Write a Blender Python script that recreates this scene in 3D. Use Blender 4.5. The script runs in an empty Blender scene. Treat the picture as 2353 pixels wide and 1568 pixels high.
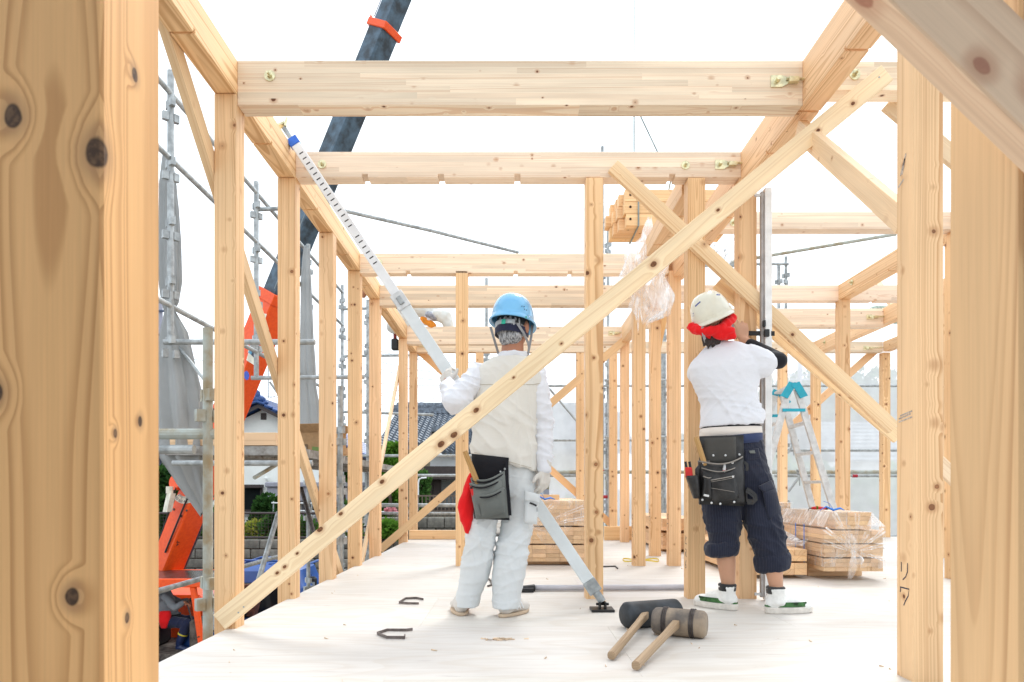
import bpy, bmesh, math, random
from mathutils import Vector, Matrix, noise, Euler
R = math.radians
S = bpy.context.scene
COL = S.collection
random.seed(11)
rnd = random.random
V = Vector
# ------------------------------------------------------------------ camera
F, CX, HY, EYE = 1620.0, 1176.5, 1124.0, 0.666
cam = bpy.data.cameras.new('camera')
cam_o = bpy.data.objects.new('camera', cam); COL.objects.link(cam_o)
cam_o.location = (0, 0, EYE); cam_o.rotation_euler = (R(90), 0, 0)
cam.sensor_width = 36; cam.lens = F * 36 / 2353; cam.shift_y = 340 / 2353
cam.clip_start = 0.05; cam.clip_end = 900
cam.dof.use_dof = True; cam.dof.focus_distance = 4.3; cam.dof.aperture_fstop = 11
S.camera = cam_o
# ------------------------------------------------------------------ daylight: a bright white overcast
SUN_EL, SUN_AZ = 54, 24            # the veiled sun stands beyond the house, a little to the right
w = bpy.data.worlds.new('World'); S.world = w; w.use_nodes = True
nt = w.node_tree; nt.nodes.clear()
sky = nt.nodes.new('ShaderNodeTexSky'); sky.sky_type = 'NISHITA'; sky.sun_disc = False
sky.sun_elevation = R(SUN_EL); sky.sun_rotation = R(SUN_AZ); sky.dust_density = 4; sky.air_density = 1
bw = nt.nodes.new('ShaderNodeHueSaturation'); bw.inputs['Saturation'].default_value = 0.16
mx = nt.nodes.new('ShaderNodeMix'); mx.data_type = 'RGBA'; mx.inputs[0].default_value = 0.72
mx.inputs[7].default_value = (6.9, 7.55, 8.15, 1)     # even cloud cover over the clear sky
bg = nt.nodes.new('ShaderNodeBackground'); bg.inputs['Strength'].default_value = 0.15
wo = nt.nodes.new('ShaderNodeOutputWorld')
nt.links.new(sky.outputs[0], bw.inputs['Color']); nt.links.new(bw.outputs[0], mx.inputs[6])
nt.links.new(mx.outputs[2], bg.inputs[0]); nt.links.new(bg.outputs[0], wo.inputs[0])
sl = bpy.data.lights.new('sun', 'SUN'); sl.energy = 1.1; sl.angle = R(14); sl.color = (1, .985, .96)
so = bpy.data.objects.new('sun', sl); COL.objects.link(so)
so.rotation_euler = Euler((R(-(90 - SUN_EL)), 0, R(-SUN_AZ)), 'XYZ'); so.location = (0, 0, 30)
S.view_settings.view_transform = 'Standard'; S.view_settings.look = 'None'
S.view_settings.exposure = 0.80; S.view_settings.gamma = 1; S.view_settings.use_curve_mapping = False
S.cycles.use_denoising = True; S.cycles.max_bounces = 8; S.cycles.diffuse_bounces = 5
S.cycles.transparent_max_bounces = 24; S.cycles.sample_clamp_indirect = 6

def at(x, y, Y):
    return V(((x - CX) * Y / F, Y, EYE + (HY - y) * Y / F))

# ------------------------------------------------------------------ object helpers
FM = {}
W = {}                                   # world position of every empty's origin
def wpos(o):
    return W.get(o.name, V((0, 0, 0))) if o else V((0, 0, 0))
def tag(o, label=None, cat=None, group=None, kind=None):
    if label: o['label'] = label
    if cat: o['category'] = cat
    if group: o['group'] = group
    if kind: o['kind'] = kind
    return o
def thing(name, label, cat, loc=(0, 0, 0), group=None):
    o = bpy.data.objects.new(name, None); COL.objects.link(o)
    o.location = loc; o.empty_display_size = .05; W[o.name] = V(loc)
    return tag(o, label, cat, group)
def link(o, parent=None, frame=None):
    """frame = world matrix of the object; parents carry translation only"""
    COL.objects.link(o)
    frame = frame or Matrix.Identity(4)
    if parent:
        o.parent = parent
        o.matrix_basis = FM[parent.name].inverted() @ frame if parent.name in FM else Matrix.Translation(-wpos(parent)) @ frame
    else:
        o.matrix_basis = frame
    W[o.name] = frame.to_translation(); FM[o.name] = frame.copy()
    return o

class MB:
    def __init__(s): s.v = []; s.f = []
    def quad(s, *p):
        i = len(s.v); s.v += [V(q) for q in p]; s.f.append(tuple(range(i, i + len(p)))); return s
    def box(s, c, d, M=None):
        c = V(c); hx, hy, hz = d[0] / 2, d[1] / 2, d[2] / 2; i = len(s.v)
        for z in (-hz, hz):
            for x, y in ((-hx, -hy), (hx, -hy), (hx, hy), (-hx, hy)):
                p = V((x, y, z)); s.v.append(c + (M @ p if M else p))
        for q in ((3, 2, 1, 0), (4, 5, 6, 7), (0, 1, 5, 4), (1, 2, 6, 5), (2, 3, 7, 6), (3, 0, 4, 7)):
            s.f.append(tuple(i + k for k in q))
        return s
    def span(s, a, b):
        a, b = V(a), V(b); return s.box((a + b) / 2, [abs(q) for q in (b - a)])
    def rings(s, rings, cap=True, closed=True):
        i0 = len(s.v); n = len(rings[0])
        for r in rings: s.v += [V(p) for p in r]
        for k in range(len(rings) - 1):
            for j in range(n if closed else n - 1):
                a = i0 + k * n + j; b = i0 + k * n + (j + 1) % n
                s.f.append((a, b, b + n, a + n))
        if cap:
            s.f.append(tuple(i0 + j for j in range(n - 1, -1, -1)))
            s.f.append(tuple(i0 + (len(rings) - 1) * n + j for j in range(n)))
        return s
    def tube(s, pts, r, n=8, cap=True):
        pts = [V(p) for p in pts]; rr = []
        t0 = (pts[1] - pts[0]).normalized()
        u = t0.orthogonal().normalized()
        for k, p in enumerate(pts):
            a = pts[max(k - 1, 0)]; b = pts[min(k + 1, len(pts) - 1)]
            t = (b - a).normalized()
            u = (u - t * u.dot(t)).normalized(); v = t.cross(u)
            q = r[k] if isinstance(r, (list, tuple)) else r
            rr.append([p + (u * math.cos(2 * math.pi * j / n) + v * math.sin(2 * math.pi * j / n)) * q for j in range(n)])
        return s.rings(rr, cap)
    def cap(s, p0, r0, p1, r1, n=12):
        """tapered capsule"""
        p0, p1 = V(p0), V(p1); t = p1 - p0
        L = t.length; t = t.normalized() if L > 1e-6 else V((0, 0, 1))
        u = t.orthogonal().normalized(); v = t.cross(u); rr = []
        for a in (-80, -50, -20): rr.append((p0 + t * r0 * math.sin(R(a)), r0 * math.cos(R(a))))
        for k in range(1, 4): rr.append((p0.lerp(p1, k / 4), r0 + (r1 - r0) * k / 4))
        for a in (20, 50, 80): rr.append((p1 + t * r1 * math.sin(R(a)), r1 * math.cos(R(a))))
        return s.rings([[c + (u * math.cos(2 * math.pi * j / n) + v * math.sin(2 * math.pi * j / n)) * q for j in range(n)] for c, q in rr])
    def ell(s, c, r, M=None, n=16, m=10):
        c = V(c); rr = []
        for k in range(m):
            a = R(-86 + 172 * k / (m - 1)); row = []
            for j in range(n):
                b = 2 * math.pi * j / n
                p = V((r[0] * math.cos(a) * math.cos(b), r[1] * math.cos(a) * math.sin(b), r[2] * math.sin(a)))
                row.append(c + (M @ p if M else p))
            rr.append(row)
        return s.rings(rr)
    def loft(s, secs, n=20, p=2.4):
        """secs: (centre, half width x, half depth y[, yaw, roll slope]) super-ellipses stacked"""
        rr = []
        for q in secs:
            c = V(q[0]); yaw = q[3] if len(q) > 3 else 0; sl = q[4] if len(q) > 4 else 0; row = []
            for j in range(n):
                a = 2 * math.pi * j / n; ca, sa = math.cos(a), math.sin(a)
                x = q[1] * math.copysign(abs(ca) ** (2 / p), ca); y = q[2] * math.copysign(abs(sa) ** (2 / p), sa)
                row.append(c + V((x * math.cos(yaw) - y * math.sin(yaw), x * math.sin(yaw) + y * math.cos(yaw), sl * x)))
            rr.append(row)
        return s.rings(rr)
    def puff(s, tl, tr, br, bl, t=.004, bulge=.03, nu=9, nv=8, sag=0, n=V((0, -1, 0)), prof=None, wav=0):
        """a thin-backed panel that swells along n: pocket, cloth, cushion"""
        tl, tr, br, bl = map(V, (tl, tr, br, bl)); i0 = len(s.v)
        for side in (0, 1):
            for j in range(nv):
                v = j / (nv - 1)
                for i in range(nu):
                    u = i / (nu - 1)
                    p = tl.lerp(tr, u).lerp(bl.lerp(br, u), v)
                    p = p - V((0, 0, 1)) * sag * math.sin(math.pi * u) * (1 - v)
                    k = math.sin(math.pi * u) ** .6 * (prof(v) if prof else math.sin(math.pi * (.25 + .75 * v)) ** .7)
                    k = max(k, 0) if not isinstance(k, complex) else 0
                    off = (t + bulge * k + wav * noise.noise(p * 14)) if side == 0 else 0
                    s.v.append(p + n * off)
        N = nu * nv
        for j in range(nv - 1):
            for i in range(nu - 1):
                a = i0 + j * nu + i; s.f.append((a, a + nu, a + nu + 1, a + 1))
                b = a + N; s.f.append((b, b + 1, b + nu + 1, b + nu))
        edge = [i for i in range(nu)] + [j * nu + nu - 1 for j in range(1, nv)] + [(nv - 1) * nu + i for i in range(nu - 2, -1, -1)] + [j * nu for j in range(nv - 2, 0, -1)]
        for k in range(len(edge)):
            a, b = edge[k], edge[(k + 1) % len(edge)]
            s.f.append((i0 + a, i0 + b, i0 + b + N, i0 + a + N))
        return s
    def build(s, name, m, parent=None, smooth=False, bevel=0, origin=None):
        o0 = V(origin) if origin is not None else (wpos(parent) if parent else V((0, 0, 0)))
        me = bpy.data.meshes.new(name)
        me.from_pydata([tuple(p - o0) for p in s.v], [], s.f); me.validate(); me.update()
        if bevel or True:
            b = bmesh.new(); b.from_mesh(me)
            if bevel: bmesh.ops.bevel(b, geom=b.edges[:], offset=bevel, segments=1, affect='EDGES', clamp_overlap=True)
            bmesh.ops.recalc_face_normals(b, faces=b.faces[:]); b.to_mesh(me); b.free()
        if smooth: me.polygons.foreach_set('use_smooth', [True] * len(me.polygons))
        if m: me.materials.append(m)
        o = bpy.data.objects.new(name, me)
        return link(o, parent, Matrix.Translation(o0))

def organic(name, mb, m, parent, vox=.011, it=6, disp=None, fac=.5):
    o = mb.build(name, m, parent, smooth=True)
    r = o.modifiers.new('r', 'REMESH'); r.mode = 'VOXEL'; r.voxel_size = vox
    sm = o.modifiers.new('s', 'SMOOTH'); sm.factor = fac; sm.iterations = it
    bpy.context.view_layer.update()
    dg = bpy.context.evaluated_depsgraph_get()
    me = bpy.data.meshes.new_from_object(o.evaluated_get(dg)); me.name = name
    o.modifiers.clear(); o.data = me
    if disp:
        base = wpos(parent)
        nn = [v.normal.copy() for v in me.vertices]
        for v, q in zip(me.vertices, nn):
            v.co += q * disp(v.co + base, q)
    me.polygons.foreach_set('use_smooth', [True] * len(me.polygons))
    if not me.materials: me.materials.append(m)
    return o

def frame_of(p0, p1, up=V((0, 0, 1))):
    x = (V(p1) - V(p0)).normalized()
    y = up.cross(x)
    if y.length < 1e-4: y = V((0, 1, 0)).cross(x)
    y.normalize(); z = x.cross(y)
    M = Matrix((x, y, z)).transposed().to_4x4(); M.translation = V(p0)
    return M
TIM = {}
def timber(name, p0, p1, w, h, m, up=V((0, 0, 1)), parent=None, notch=(), bev=.0025, tint=(1, 1, 1)):
    """a straight timber: w across, h along `up`; grain runs along its local X"""
    L = (V(p1) - V(p0)).length
    key = (round(L, 4), w, h, tuple(notch), bev, m.name)
    if key not in TIM:
        me = bpy.data.meshes.new(name); b = bmesh.new()
        pr = [(0, -h / 2)]
        for (x, ww, dp) in sorted(notch):
            pr += [(x - ww / 2, -h / 2), (x - ww / 2, -h / 2 + dp), (x + ww / 2, -h / 2 + dp), (x + ww / 2, -h / 2)]
        pr += [(L, -h / 2), (L, h / 2), (0, h / 2)]
        A = [b.verts.new((x, -w / 2, z)) for x, z in pr]; B = [b.verts.new((x, w / 2, z)) for x, z in pr]
        n = len(pr)
        b.faces.new(A); b.faces.new(B[::-1])
        for k in range(n): b.faces.new((A[k], B[k], B[(k + 1) % n], A[(k + 1) % n]))
        bmesh.ops.recalc_face_normals(b, faces=b.faces[:])
        if bev: bmesh.ops.bevel(b, geom=b.edges[:], offset=bev, segments=1, affect='EDGES', clamp_overlap=True)
        b.to_mesh(me); b.free(); me.materials.append(m); TIM[key] = me
    o = bpy.data.objects.new(name, TIM[key])
    t = .92 + .15 * rnd()
    o.color = (tint[0] * t, tint[1] * t * (.985 + .03 * rnd()), tint[2] * t * (.95 + .08 * rnd()), 1)
    return link(o, parent, frame_of(p0, p1, up))

# ------------------------------------------------------------------ materials
class NT:
    def __init__(s, name):
        s.m = bpy.data.materials.new(name); s.m.use_nodes = True; s.t = s.m.node_tree
        s.t.nodes.clear(); s.out = s.t.nodes.new('ShaderNodeOutputMaterial')
    def n(s, typ, ins=None, **kw):
        q = s.t.nodes.new('ShaderNode' + typ)
        for k, v in kw.items(): setattr(q, k, v)
        for k, v in (ins or {}).items(): s.set(q.inputs[k], v)
        return q
    def set(s, sock, v):
        if isinstance(v, bpy.types.NodeSocket): s.t.links.new(v, sock)
        elif isinstance(v, tuple) and len(v) == 3 and sock.type == 'RGBA': sock.default_value = (*v, 1)
        else: sock.default_value = v
    def m1(s, op, a, b=0.0, c=0.0, clamp=False):
        q = s.n('Math', operation=op); q.use_clamp = clamp
        for i, v in enumerate((a, b, c)): s.set(q.inputs[i], v)
        return q.outputs[0]
    def rng(s, v, a, b, c=0.0, d=1.0, smooth=True):
        q = s.n('MapRange', {0: v, 1: a, 2: b, 3: c, 4: d}); q.interpolation_type = 'SMOOTHSTEP' if smooth else 'LINEAR'
        return q.outputs[0]
    def mix(s, f, a, b, typ='MIX'):
        q = s.n('Mix', data_type='RGBA', blend_type=typ); s.set(q.inputs[0], f); s.set(q.inputs[6], a); s.set(q.inputs[7], b)
        return q.outputs[2]
    def vec(s, x, y, z): return s.n('CombineXYZ', {0: x, 1: y, 2: z}).outputs[0]
    def noise(s, vec, scale, detail=2.0, rough=.5):
        return s.n('TexNoise', {'Vector': vec, 'Scale': scale, 'Detail': detail, 'Roughness': rough}).outputs[0]
    def bsdf(s, **kw):
        q = s.n('BsdfPrincipled')
        for k, v in kw.items(): s.set(q.inputs[k.replace('_', ' ')], v)
        s.t.links.new(q.outputs[0], s.out.inputs[0]); return q
    def bump(s, h, strength=.3, dist=.01):
        return s.n('Bump', {'Height': h, 'Strength': strength, 'Distance': dist}).outputs[0]

def mat(name, base, rough=.6, metal=0.0, var=.12, scale=8.0, bump=0.0, bscale=None, spec=.4, tint2=None, detail=4.0, stretch=(1, 1, 1), coat=0.0):
    T = NT(name); tc = T.n('TexCoord').outputs['Object']
    if stretch != (1, 1, 1): tc = T.n('Mapping', {0: tc, 3: V(stretch)}).outputs[0]
    nz = T.noise(tc, scale, detail, .6)
    dark = tint2 or tuple(c * (1 - 2.2 * var) for c in base); light = tuple(min(1, c * (1 + var)) for c in base)
    col = T.mix(T.rng(nz, .3, .7), dark, light) if var else base
    kw = dict(Base_Color=col, Roughness=rough, Metallic=metal)
    q = T.bsdf(**kw); q.inputs['Specular IOR Level'].default_value = spec
    if coat: q.inputs['Coat Weight'].default_value = coat; q.inputs['Coat Roughness'].default_value = .12
    if bump:
        h = T.noise(tc, bscale or scale * 4, 5.0, .65); T.set(q.inputs['Normal'], T.bump(h, bump, .004))
    return T.m

def wood(name, light, dark, ring=.0065, lam=False, fixed=None, wx=.55, wamp=.05, swellamp=.0055, ctr=None, jitk=3.2, ringmix=.55, ks=8.5, kmin=.02, kmax=.085, rough=.55, knots=True, kdark=(.15, .06, .028), tintknot=(.46, .21, .09)):
    T = NT(name); oi = T.n('ObjectInfo'); tc = T.n('TexCoord').outputs['Object']
    xyz = T.n('SeparateXYZ', {0: tc}); x, y, z = xyz.outputs
    rd = T.m1('MULTIPLY', oi.outputs['Random'], 73.0)
    wn = T.n('TexWhiteNoise', {'W': rd}, noise_dimensions='1D').outputs['Color']
    c1, c2, c3 = T.n('SeparateColor', {0: wn}).outputs[:3]
    xo = T.m1('ADD', x, T.m1('MULTIPLY', c3, 60.0))
    bright = None
    if lam:
        li = T.m1('FLOOR', T.m1('DIVIDE', T.m1('ADD', z, .615), .03))
        a = T.n('TexWhiteNoise', {'W': T.m1('ADD', T.m1('MULTIPLY', li, 1.37), rd)}, noise_dimensions='1D').outputs['Value']
        seg = T.m1('FLOOR', T.m1('DIVIDE', T.m1('ADD', x, T.m1('MULTIPLY', a, 5.0)), 1.35))
        wl = T.n('TexWhiteNoise', {'W': T.m1('ADD', T.m1('ADD', T.m1('MULTIPLY', seg, 3.31), T.m1('MULTIPLY', li, 7.13)), rd)}, noise_dimensions='1D').outputs['Color']
        d1, d2, d3 = T.n('SeparateColor', {0: wl}).outputs[:3]
        zc = T.m1('ADD', T.m1('SUBTRACT', T.m1('MULTIPLY', li, .03), .6), T.m1('MULTIPLY', T.m1('SUBTRACT', d2, .5), .34))
        yc = T.m1('MULTIPLY', T.m1('SUBTRACT', d1, .5), .2)
        bright = T.rng(d3, 0, 1, .86, 1.08, False)
        xo = T.m1('ADD', xo, T.m1('MULTIPLY', d1, 9.0))
    else:
        yc = T.m1('MULTIPLY', T.m1('SUBTRACT', c1, .5), .15); zc = T.m1('MULTIPLY', T.m1('SUBTRACT', c2, .5), .15)
    if ctr: yc, zc = ctr
    dy = T.m1('SUBTRACT', y, yc); dz = T.m1('SUBTRACT', z, zc)
    wv = T.vec(T.m1('MULTIPLY', xo, wx), T.m1('MULTIPLY', y, 3.0), T.m1('MULTIPLY', z, 3.0))
    warp = T.m1('MULTIPLY', T.m1('SUBTRACT', T.noise(wv, 1.0, 2.0, .4), .5), wamp)
    r = T.m1('ADD', T.m1('SQRT', T.m1('ADD', T.m1('MULTIPLY', dy, dy), T.m1('MULTIPLY', dz, dz))), warp)
    if knots:
        kv = T.vec(xo, T.m1('ADD', y, c1), T.m1('ADD', z, c2))
        vo = T.n('TexVoronoi', {'Vector': kv, 'Scale': ks, 'Randomness': 1.0})
        kd = vo.outputs['Distance']; kc = T.n('SeparateColor', {0: vo.outputs['Color']}).outputs
        kn = T.m1('ADD', kd, T.m1('MULTIPLY', T.m1('SUBTRACT', T.noise(kv, 90.0, 2.0), .5), .035))
        thr = T.rng(T.m1('POWER', kc[0], 1.6), 0, 1, kmin, kmax, False)
        ratio = T.m1('DIVIDE', kn, thr)
        if fixed:
            wob = T.m1('MULTIPLY', T.m1('SUBTRACT', T.noise(tc, 45.0, 2.0), .5), .5); ratio = None
            for (fx, fy, fz, fr_) in fixed:
                dd = T.n('VectorMath', {0: tc, 1: V((fx, fy, fz))}, operation='SUBTRACT').outputs[0]
                dd = T.n('VectorMath', {0: dd, 1: V((.72, 1, 1))}, operation='MULTIPLY').outputs[0]
                ln_ = T.n('VectorMath', {0: dd}, operation='LENGTH').outputs['Value']
                q_ = T.m1('ADD', T.m1('DIVIDE', ln_, fr_), wob)
                ratio = q_ if ratio is None else T.m1('MINIMUM', ratio, q_)
        kmask = T.rng(ratio, 1.1, .8); halo = T.rng(ratio, 2.6, .9)
        rimm = T.m1('MULTIPLY', T.rng(ratio, .62, .95), kmask)
        swell = T.rng(ratio, 4.2, .6)
        r = T.m1('ADD', r, T.m1('MULTIPLY', swell, swellamp))
    jit = T.n('TexNoise', {'W': T.m1('ADD', T.m1('MULTIPLY', r, .45 / ring), T.m1('MULTIPLY', c3, 30.0)), 'Scale': 1.0, 'Detail': 1.0}, noise_dimensions='1D').outputs[0]
    rq = T.m1('ADD', T.m1('DIVIDE', r, ring), T.m1('MULTIPLY', T.m1('SUBTRACT', jit, .5), jitk))
    fr = T.m1('FRACT', rq); rid = T.m1('FLOOR', rq)
    ln = T.m1('MULTIPLY', T.rng(fr, .35, .9), T.rng(fr, 1.0, .93))
    amp = T.rng(T.n('TexWhiteNoise', {'W': T.m1('ADD', rid, rd)}, noise_dimensions='1D').outputs['Value'], 0, 1, .22, 1.0, False)
    fib = T.noise(T.vec(T.m1('MULTIPLY', xo, 5.0), T.m1('MULTIPLY', y, 260.0), T.m1('MULTIPLY', z, 260.0)), 1.0, 2.0)
    blot = T.noise(T.vec(T.m1('MULTIPLY', xo, 1.3), T.m1('MULTIPLY', y, 9.0), T.m1('MULTIPLY', z, 9.0)), 1.0, 2.0)
    col = T.mix(T.m1('MULTIPLY', T.m1('MULTIPLY', ln, amp), ringmix), light, dark)
    k = T.m1('MULTIPLY', T.rng(fib, .2, .8, .93, 1.05, False), T.rng(blot, .3, .7, .9, 1.06))
    if bright is not None: k = T.m1('MULTIPLY', k, bright)
    col = T.mix(1.0, col, T.vec(k, k, k), 'MULTIPLY')
    col = T.mix(1.0, col, oi.outputs['Color'], 'MULTIPLY')
    if knots:
        col = T.mix(T.m1('MULTIPLY', halo, .55), col, tintknot)
        kgr = T.noise(tc, 110.0, 2.0)
        kcol = T.mix(T.m1('MULTIPLY', T.rng(kgr, .35, .75), .35) if fixed else T.rng(kc[1], .3, 1.1), kdark, tintknot)
        col = T.mix(kmask, col, T.mix(rimm, kcol, kdark))
    q = T.bsdf(Base_Color=col, Roughness=rough); q.inputs['Specular IOR Level'].default_value = .25
    T.set(q.inputs['Normal'], T.bump(T.m1('ADD', T.m1('MULTIPLY', ln, .5), fib), .12, .002))
    return T.m

M = {}
M['post'] = wood('cedar_post', (.86, .59, .35), (.53, .265, .11), ring=.009, ringmix=.72, ks=10.5, kmin=.055, kmax=.145)
M['beam'] = wood('laminated_beam', (.90, .765, .60), (.71, .455, .285), ring=.006, lam=True, ringmix=.6, ks=10, kmin=.04, kmax=.115)
M['solid'] = wood('solid_beam', (.86, .59, .35), (.53, .27, .11), ring=.0085, ringmix=.72, ks=9, kmin=.03, kmax=.08, wamp=.07)
M['brace'] = wood('pine_brace', (.88, .69, .475), (.63, .38, .19), ring=.008, ringmix=.55, ks=7.5, kmin=.045, kmax=.12)
M['nearpost'] = wood('near_post', (.84, .575, .315), (.50, .27, .12), ring=.0125, ringmix=.7, ctr=(.045, .02), jitk=4.5, fixed=[(.30, -.02, -.06, .006), (1.9, .05, .06, .009), (.12, -.06, -.01, .006), (1.28, -.06, .02, .004)], wx=.7, wamp=.075)
M['stackwood'] = wood('stack_wood', (.72, .50, .31), (.42, .23, .11), ring=.006, ringmix=.6, ks=7, kmin=.02, kmax=.05)
M['handle'] = wood('handle_wood', (.42, .30, .19), (.22, .14, .08), ring=.004, ringmix=.8, knots=False)
M['hammer_handle'] = wood('hammer_handle_wood', (.55, .33, .13), (.30, .15, .05), ring=.003, ringmix=.8, knots=False)
M['zinc'] = mat('galvanised_steel', (.42, .45, .46), .48, .35, .16, 14, .15, 60)
M['zinc_old'] = mat('weathered_galvanised_steel', (.36, .40, .38), .6, .2, .22, 9, .25, 40, tint2=(.33, .27, .17))
M['yzinc'] = mat('yellow_zinc', (.72, .66, .42), .3, .7, .15, 30)
M['steel'] = mat('dark_steel', (.10, .085, .08), .55, .4, .2, 40)
M['alu'] = mat('aluminium', (.62, .63, .63), .42, .35, .08, 20, .05)
M['white_paint'] = mat('white_paint', (.80, .82, .84), .4, 0, .03, 12)
M['black'] = mat('black_plastic', (.018, .018, .02), .45, 0, .1, 20)
M['ink'] = mat('ink', (.03, .04, .075), .8, 0, .1, 60)
M['red'] = mat('red_plastic', (.62, .02, .02), .4, 0, .08, 30)
M['blue_plastic'] = mat('blue_plastic', (.03, .14, .62), .4, 0, .06, 30)

# ------------------------------------------------------------------ ground
def ground_mat():
    T = NT('bare_earth'); tc = T.n('TexCoord').outputs['Object']
    a = T.noise(tc, .35, 6, .6); b = T.noise(tc, 9, 5, .7)
    col = T.mix(T.rng(a, .35, .65), (.23, .19, .15), (.34, .31, .27))
    col = T.mix(T.m1('MULTIPLY', T.rng(b, .45, .6), .5), col, (.12, .10, .08))
    q = T.bsdf(Base_Color=col, Roughness=.95); T.set(q.inputs['Normal'], T.bump(b, .5, .03))
    return T.m
g = MB(); g.quad((-400, -300, -3.0), (400, -300, -3.0), (400, 700, -3.0), (-400, 700, -3.0))
tag(g.build('ground', ground_mat()), kind='structure')

# ------------------------------------------------------------------ upper floor of plywood sheets
def ply_mat():
    T = NT('plywood'); oi = T.n('ObjectInfo'); tc = T.n('TexCoord').outputs['Object']
    x, y, z = T.n('SeparateXYZ', {0: tc}).outputs
    rd = T.m1('MULTIPLY', oi.outputs['Random'], 40.0)
    v = T.vec(T.m1('ADD', T.m1('MULTIPLY', x, 1.1), rd), T.m1('MULTIPLY', y, 9.0), z)
    grain = T.noise(v, 2.4, 5, .62); wide = T.noise(T.vec(T.m1('ADD', x, rd), T.m1('MULTIPLY', y, 2.0), rd), .9, 3, .5)
    col = T.mix(T.rng(grain, .34, .66), (.60, .57, .53), (.66, .635, .60))
    fig = T.m1('FRACT', T.m1('MULTIPLY', T.noise(T.vec(T.m1('ADD', T.m1('MULTIPLY', x, .55), rd), T.m1('MULTIPLY', y, 1.9), rd), 1.3, 1.5), 11.0))
    col = T.mix(T.m1('MULTIPLY', T.m1('MULTIPLY', T.rng(fig, .5, .9), T.rng(fig, 1.0, .92)), .22), col, (.52, .44, .35))
    k = T.rng(wide, .3, .7, .95, 1.03); col = T.mix(1.0, col, T.vec(k, k, k), 'MULTIPLY')
    st = T.noise(T.vec(T.m1('ADD', T.m1('MULTIPLY', x, 2.0), rd), T.m1('MULTIPLY', y, 7.0), rd), 2.1, 6, .7)
    col = T.mix(T.m1('MULTIPLY', T.rng(st, .60, .74), .5), col, (.42, .38, .36))
    vo = T.n('TexVoronoi', {'Vector': T.vec(T.m1('ADD', x, rd), y, 0.0), 'Scale': 5.5}).outputs['Distance']
    col = T.mix(T.m1('MULTIPLY', T.rng(vo, .035, .02), .5), col, (.40, .27, .16))
    col = T.mix(1.0, col, oi.outputs['Color'], 'MULTIPLY')
    q = T.bsdf(Base_Color=col, Roughness=.5); q.inputs['Specular IOR Level'].default_value = .3
    T.set(q.inputs['Normal'], T.bump(grain, .06, .002))
    return T.m
M['ply'] = ply_mat()
floor = tag(thing('floor', None, None), kind='structure')
x0, x1, row = -1.357, 5.9, 0
Y0 = -1.14
y = Y0
while y < 9.86:
    y2 = min(y + .91, 9.865)
    x = x0 - (0.91 if row % 2 else 0)
    while x < x1:
        a, b = max(x, x0) + .00025, min(x + 1.82, x1) - .00025
        if b - a > .05:
            dz = -.0004 * rnd()
            m = MB().box((0, 0, -.014 + dz), (b - a, y2 - y - .0009, .028))
            o = m.build('plywood_sheet', M['ply'], None, bevel=.0004, origin=(0, 0, 0))
            o.parent = floor; o.location = ((a + b) / 2, (y + y2) / 2, 0)
            t = .975 + .03 * rnd(); o.color = (t, t * (.992 + .01 * rnd()), t * (.98 + .025 * rnd()), 1)
        x += 1.82
    y = y2; row += 1
joist = MB()
for k in range(13): joist.span((x0 + .06, Y0 + .1 + k * .91, -.24), (x1 - .02, Y0 + .205 + k * .91, -.032))
joist.build('floor_joist', M['solid'], floor)
rim = MB().span((x0 + .012, Y0, -.30), (x0 + .05, 9.85, -.031)).span((x1 - .05, Y0, -.30), (x1 - .012, 9.85, -.031)).build('rim_beam', M['solid'], floor)
lw = MB()
for (a, b) in (((-1.30, Y0 + .1, -3), (-1.2, 9.8, -.31)), ((5.7, Y0 + .1, -3), (5.8, 9.8, -.31)), ((-1.19, 9.7, -3), (5.69, 9.8, -.31)), ((-1.19, Y0 + .1, -3), (5.69, Y0 + .2, -.31))): lw.span(a, b)
lw.build('lower_wall', mat('sheathing_board', (.45, .38, .28), .8, 0, .15, 3), floor)

# ------------------------------------------------------------------ timber posts
TOP = 2.552
WARM = (1.0, .975, .93)
def strokes(parent, name, lines, org, ux, uz, nrm, size, wd=.0032, m=None):
    """pen strokes: polylines in a 0..1 square, lying a hair proud of the face"""
    b = MB(); org, ux, uz, nrm = map(V, (org, ux, uz, nrm))
    for ln in lines:
        P = [org + ux * (p[0] * size) + uz * (p[1] * size) + nrm * .0008 for p in ln]
        L, Rr = [], []
        for k, p in enumerate(P):
            t = (P[min(k + 1, len(P) - 1)] - P[max(k - 1, 0)]).normalized(); s = nrm.cross(t) * wd
            L.append(p + s); Rr.append(p - s)
        for k in range(len(P) - 1): b.quad(L[k], Rr[k], Rr[k + 1], L[k + 1])
    return b.build(name, m or M['ink'], parent)
POST = {}
def post(key, label, xl, yf, z0=-.03, z1=TOP, w=.105, tint=WARM, group='cedar posts of the timber frame', m=None):
    xc, yc = xl + w / 2, yf + w / 2
    o = timber('timber_post', (xc, yc, z0), (xc, yc, z1), w, w, m or M['post'], up=V((0, 1, 0)), bev=.003, tint=tint)
    tag(o, label, 'post', group); POST[key] = o; return o
XL = -1.42
lw_ = 'post in the left-hand row, '
post('P1', lw_ + 'nearest, with the foot of the long brace across it', XL, 3.36, -.36)
post('P2', lw_ + 'second from the front, beside the crane boom', XL, 4.27, -.36)
post('P3', lw_ + 'third from the front, half hiding a cardboard box', XL, 5.18, -.36)
post('P4', lw_ + 'fourth from the front', XL, 6.09, -.36)
post('P5', lw_ + 'fifth from the front, right of the fourth', XL, 7.00, -.36)
post('P6', lw_ + 'sixth, below the end of a beam where a man kneels', XL, 8.82, -.36)
post('P7', lw_ + 'last and farthest, close right of the sixth', XL, 9.73, -.36)
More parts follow.
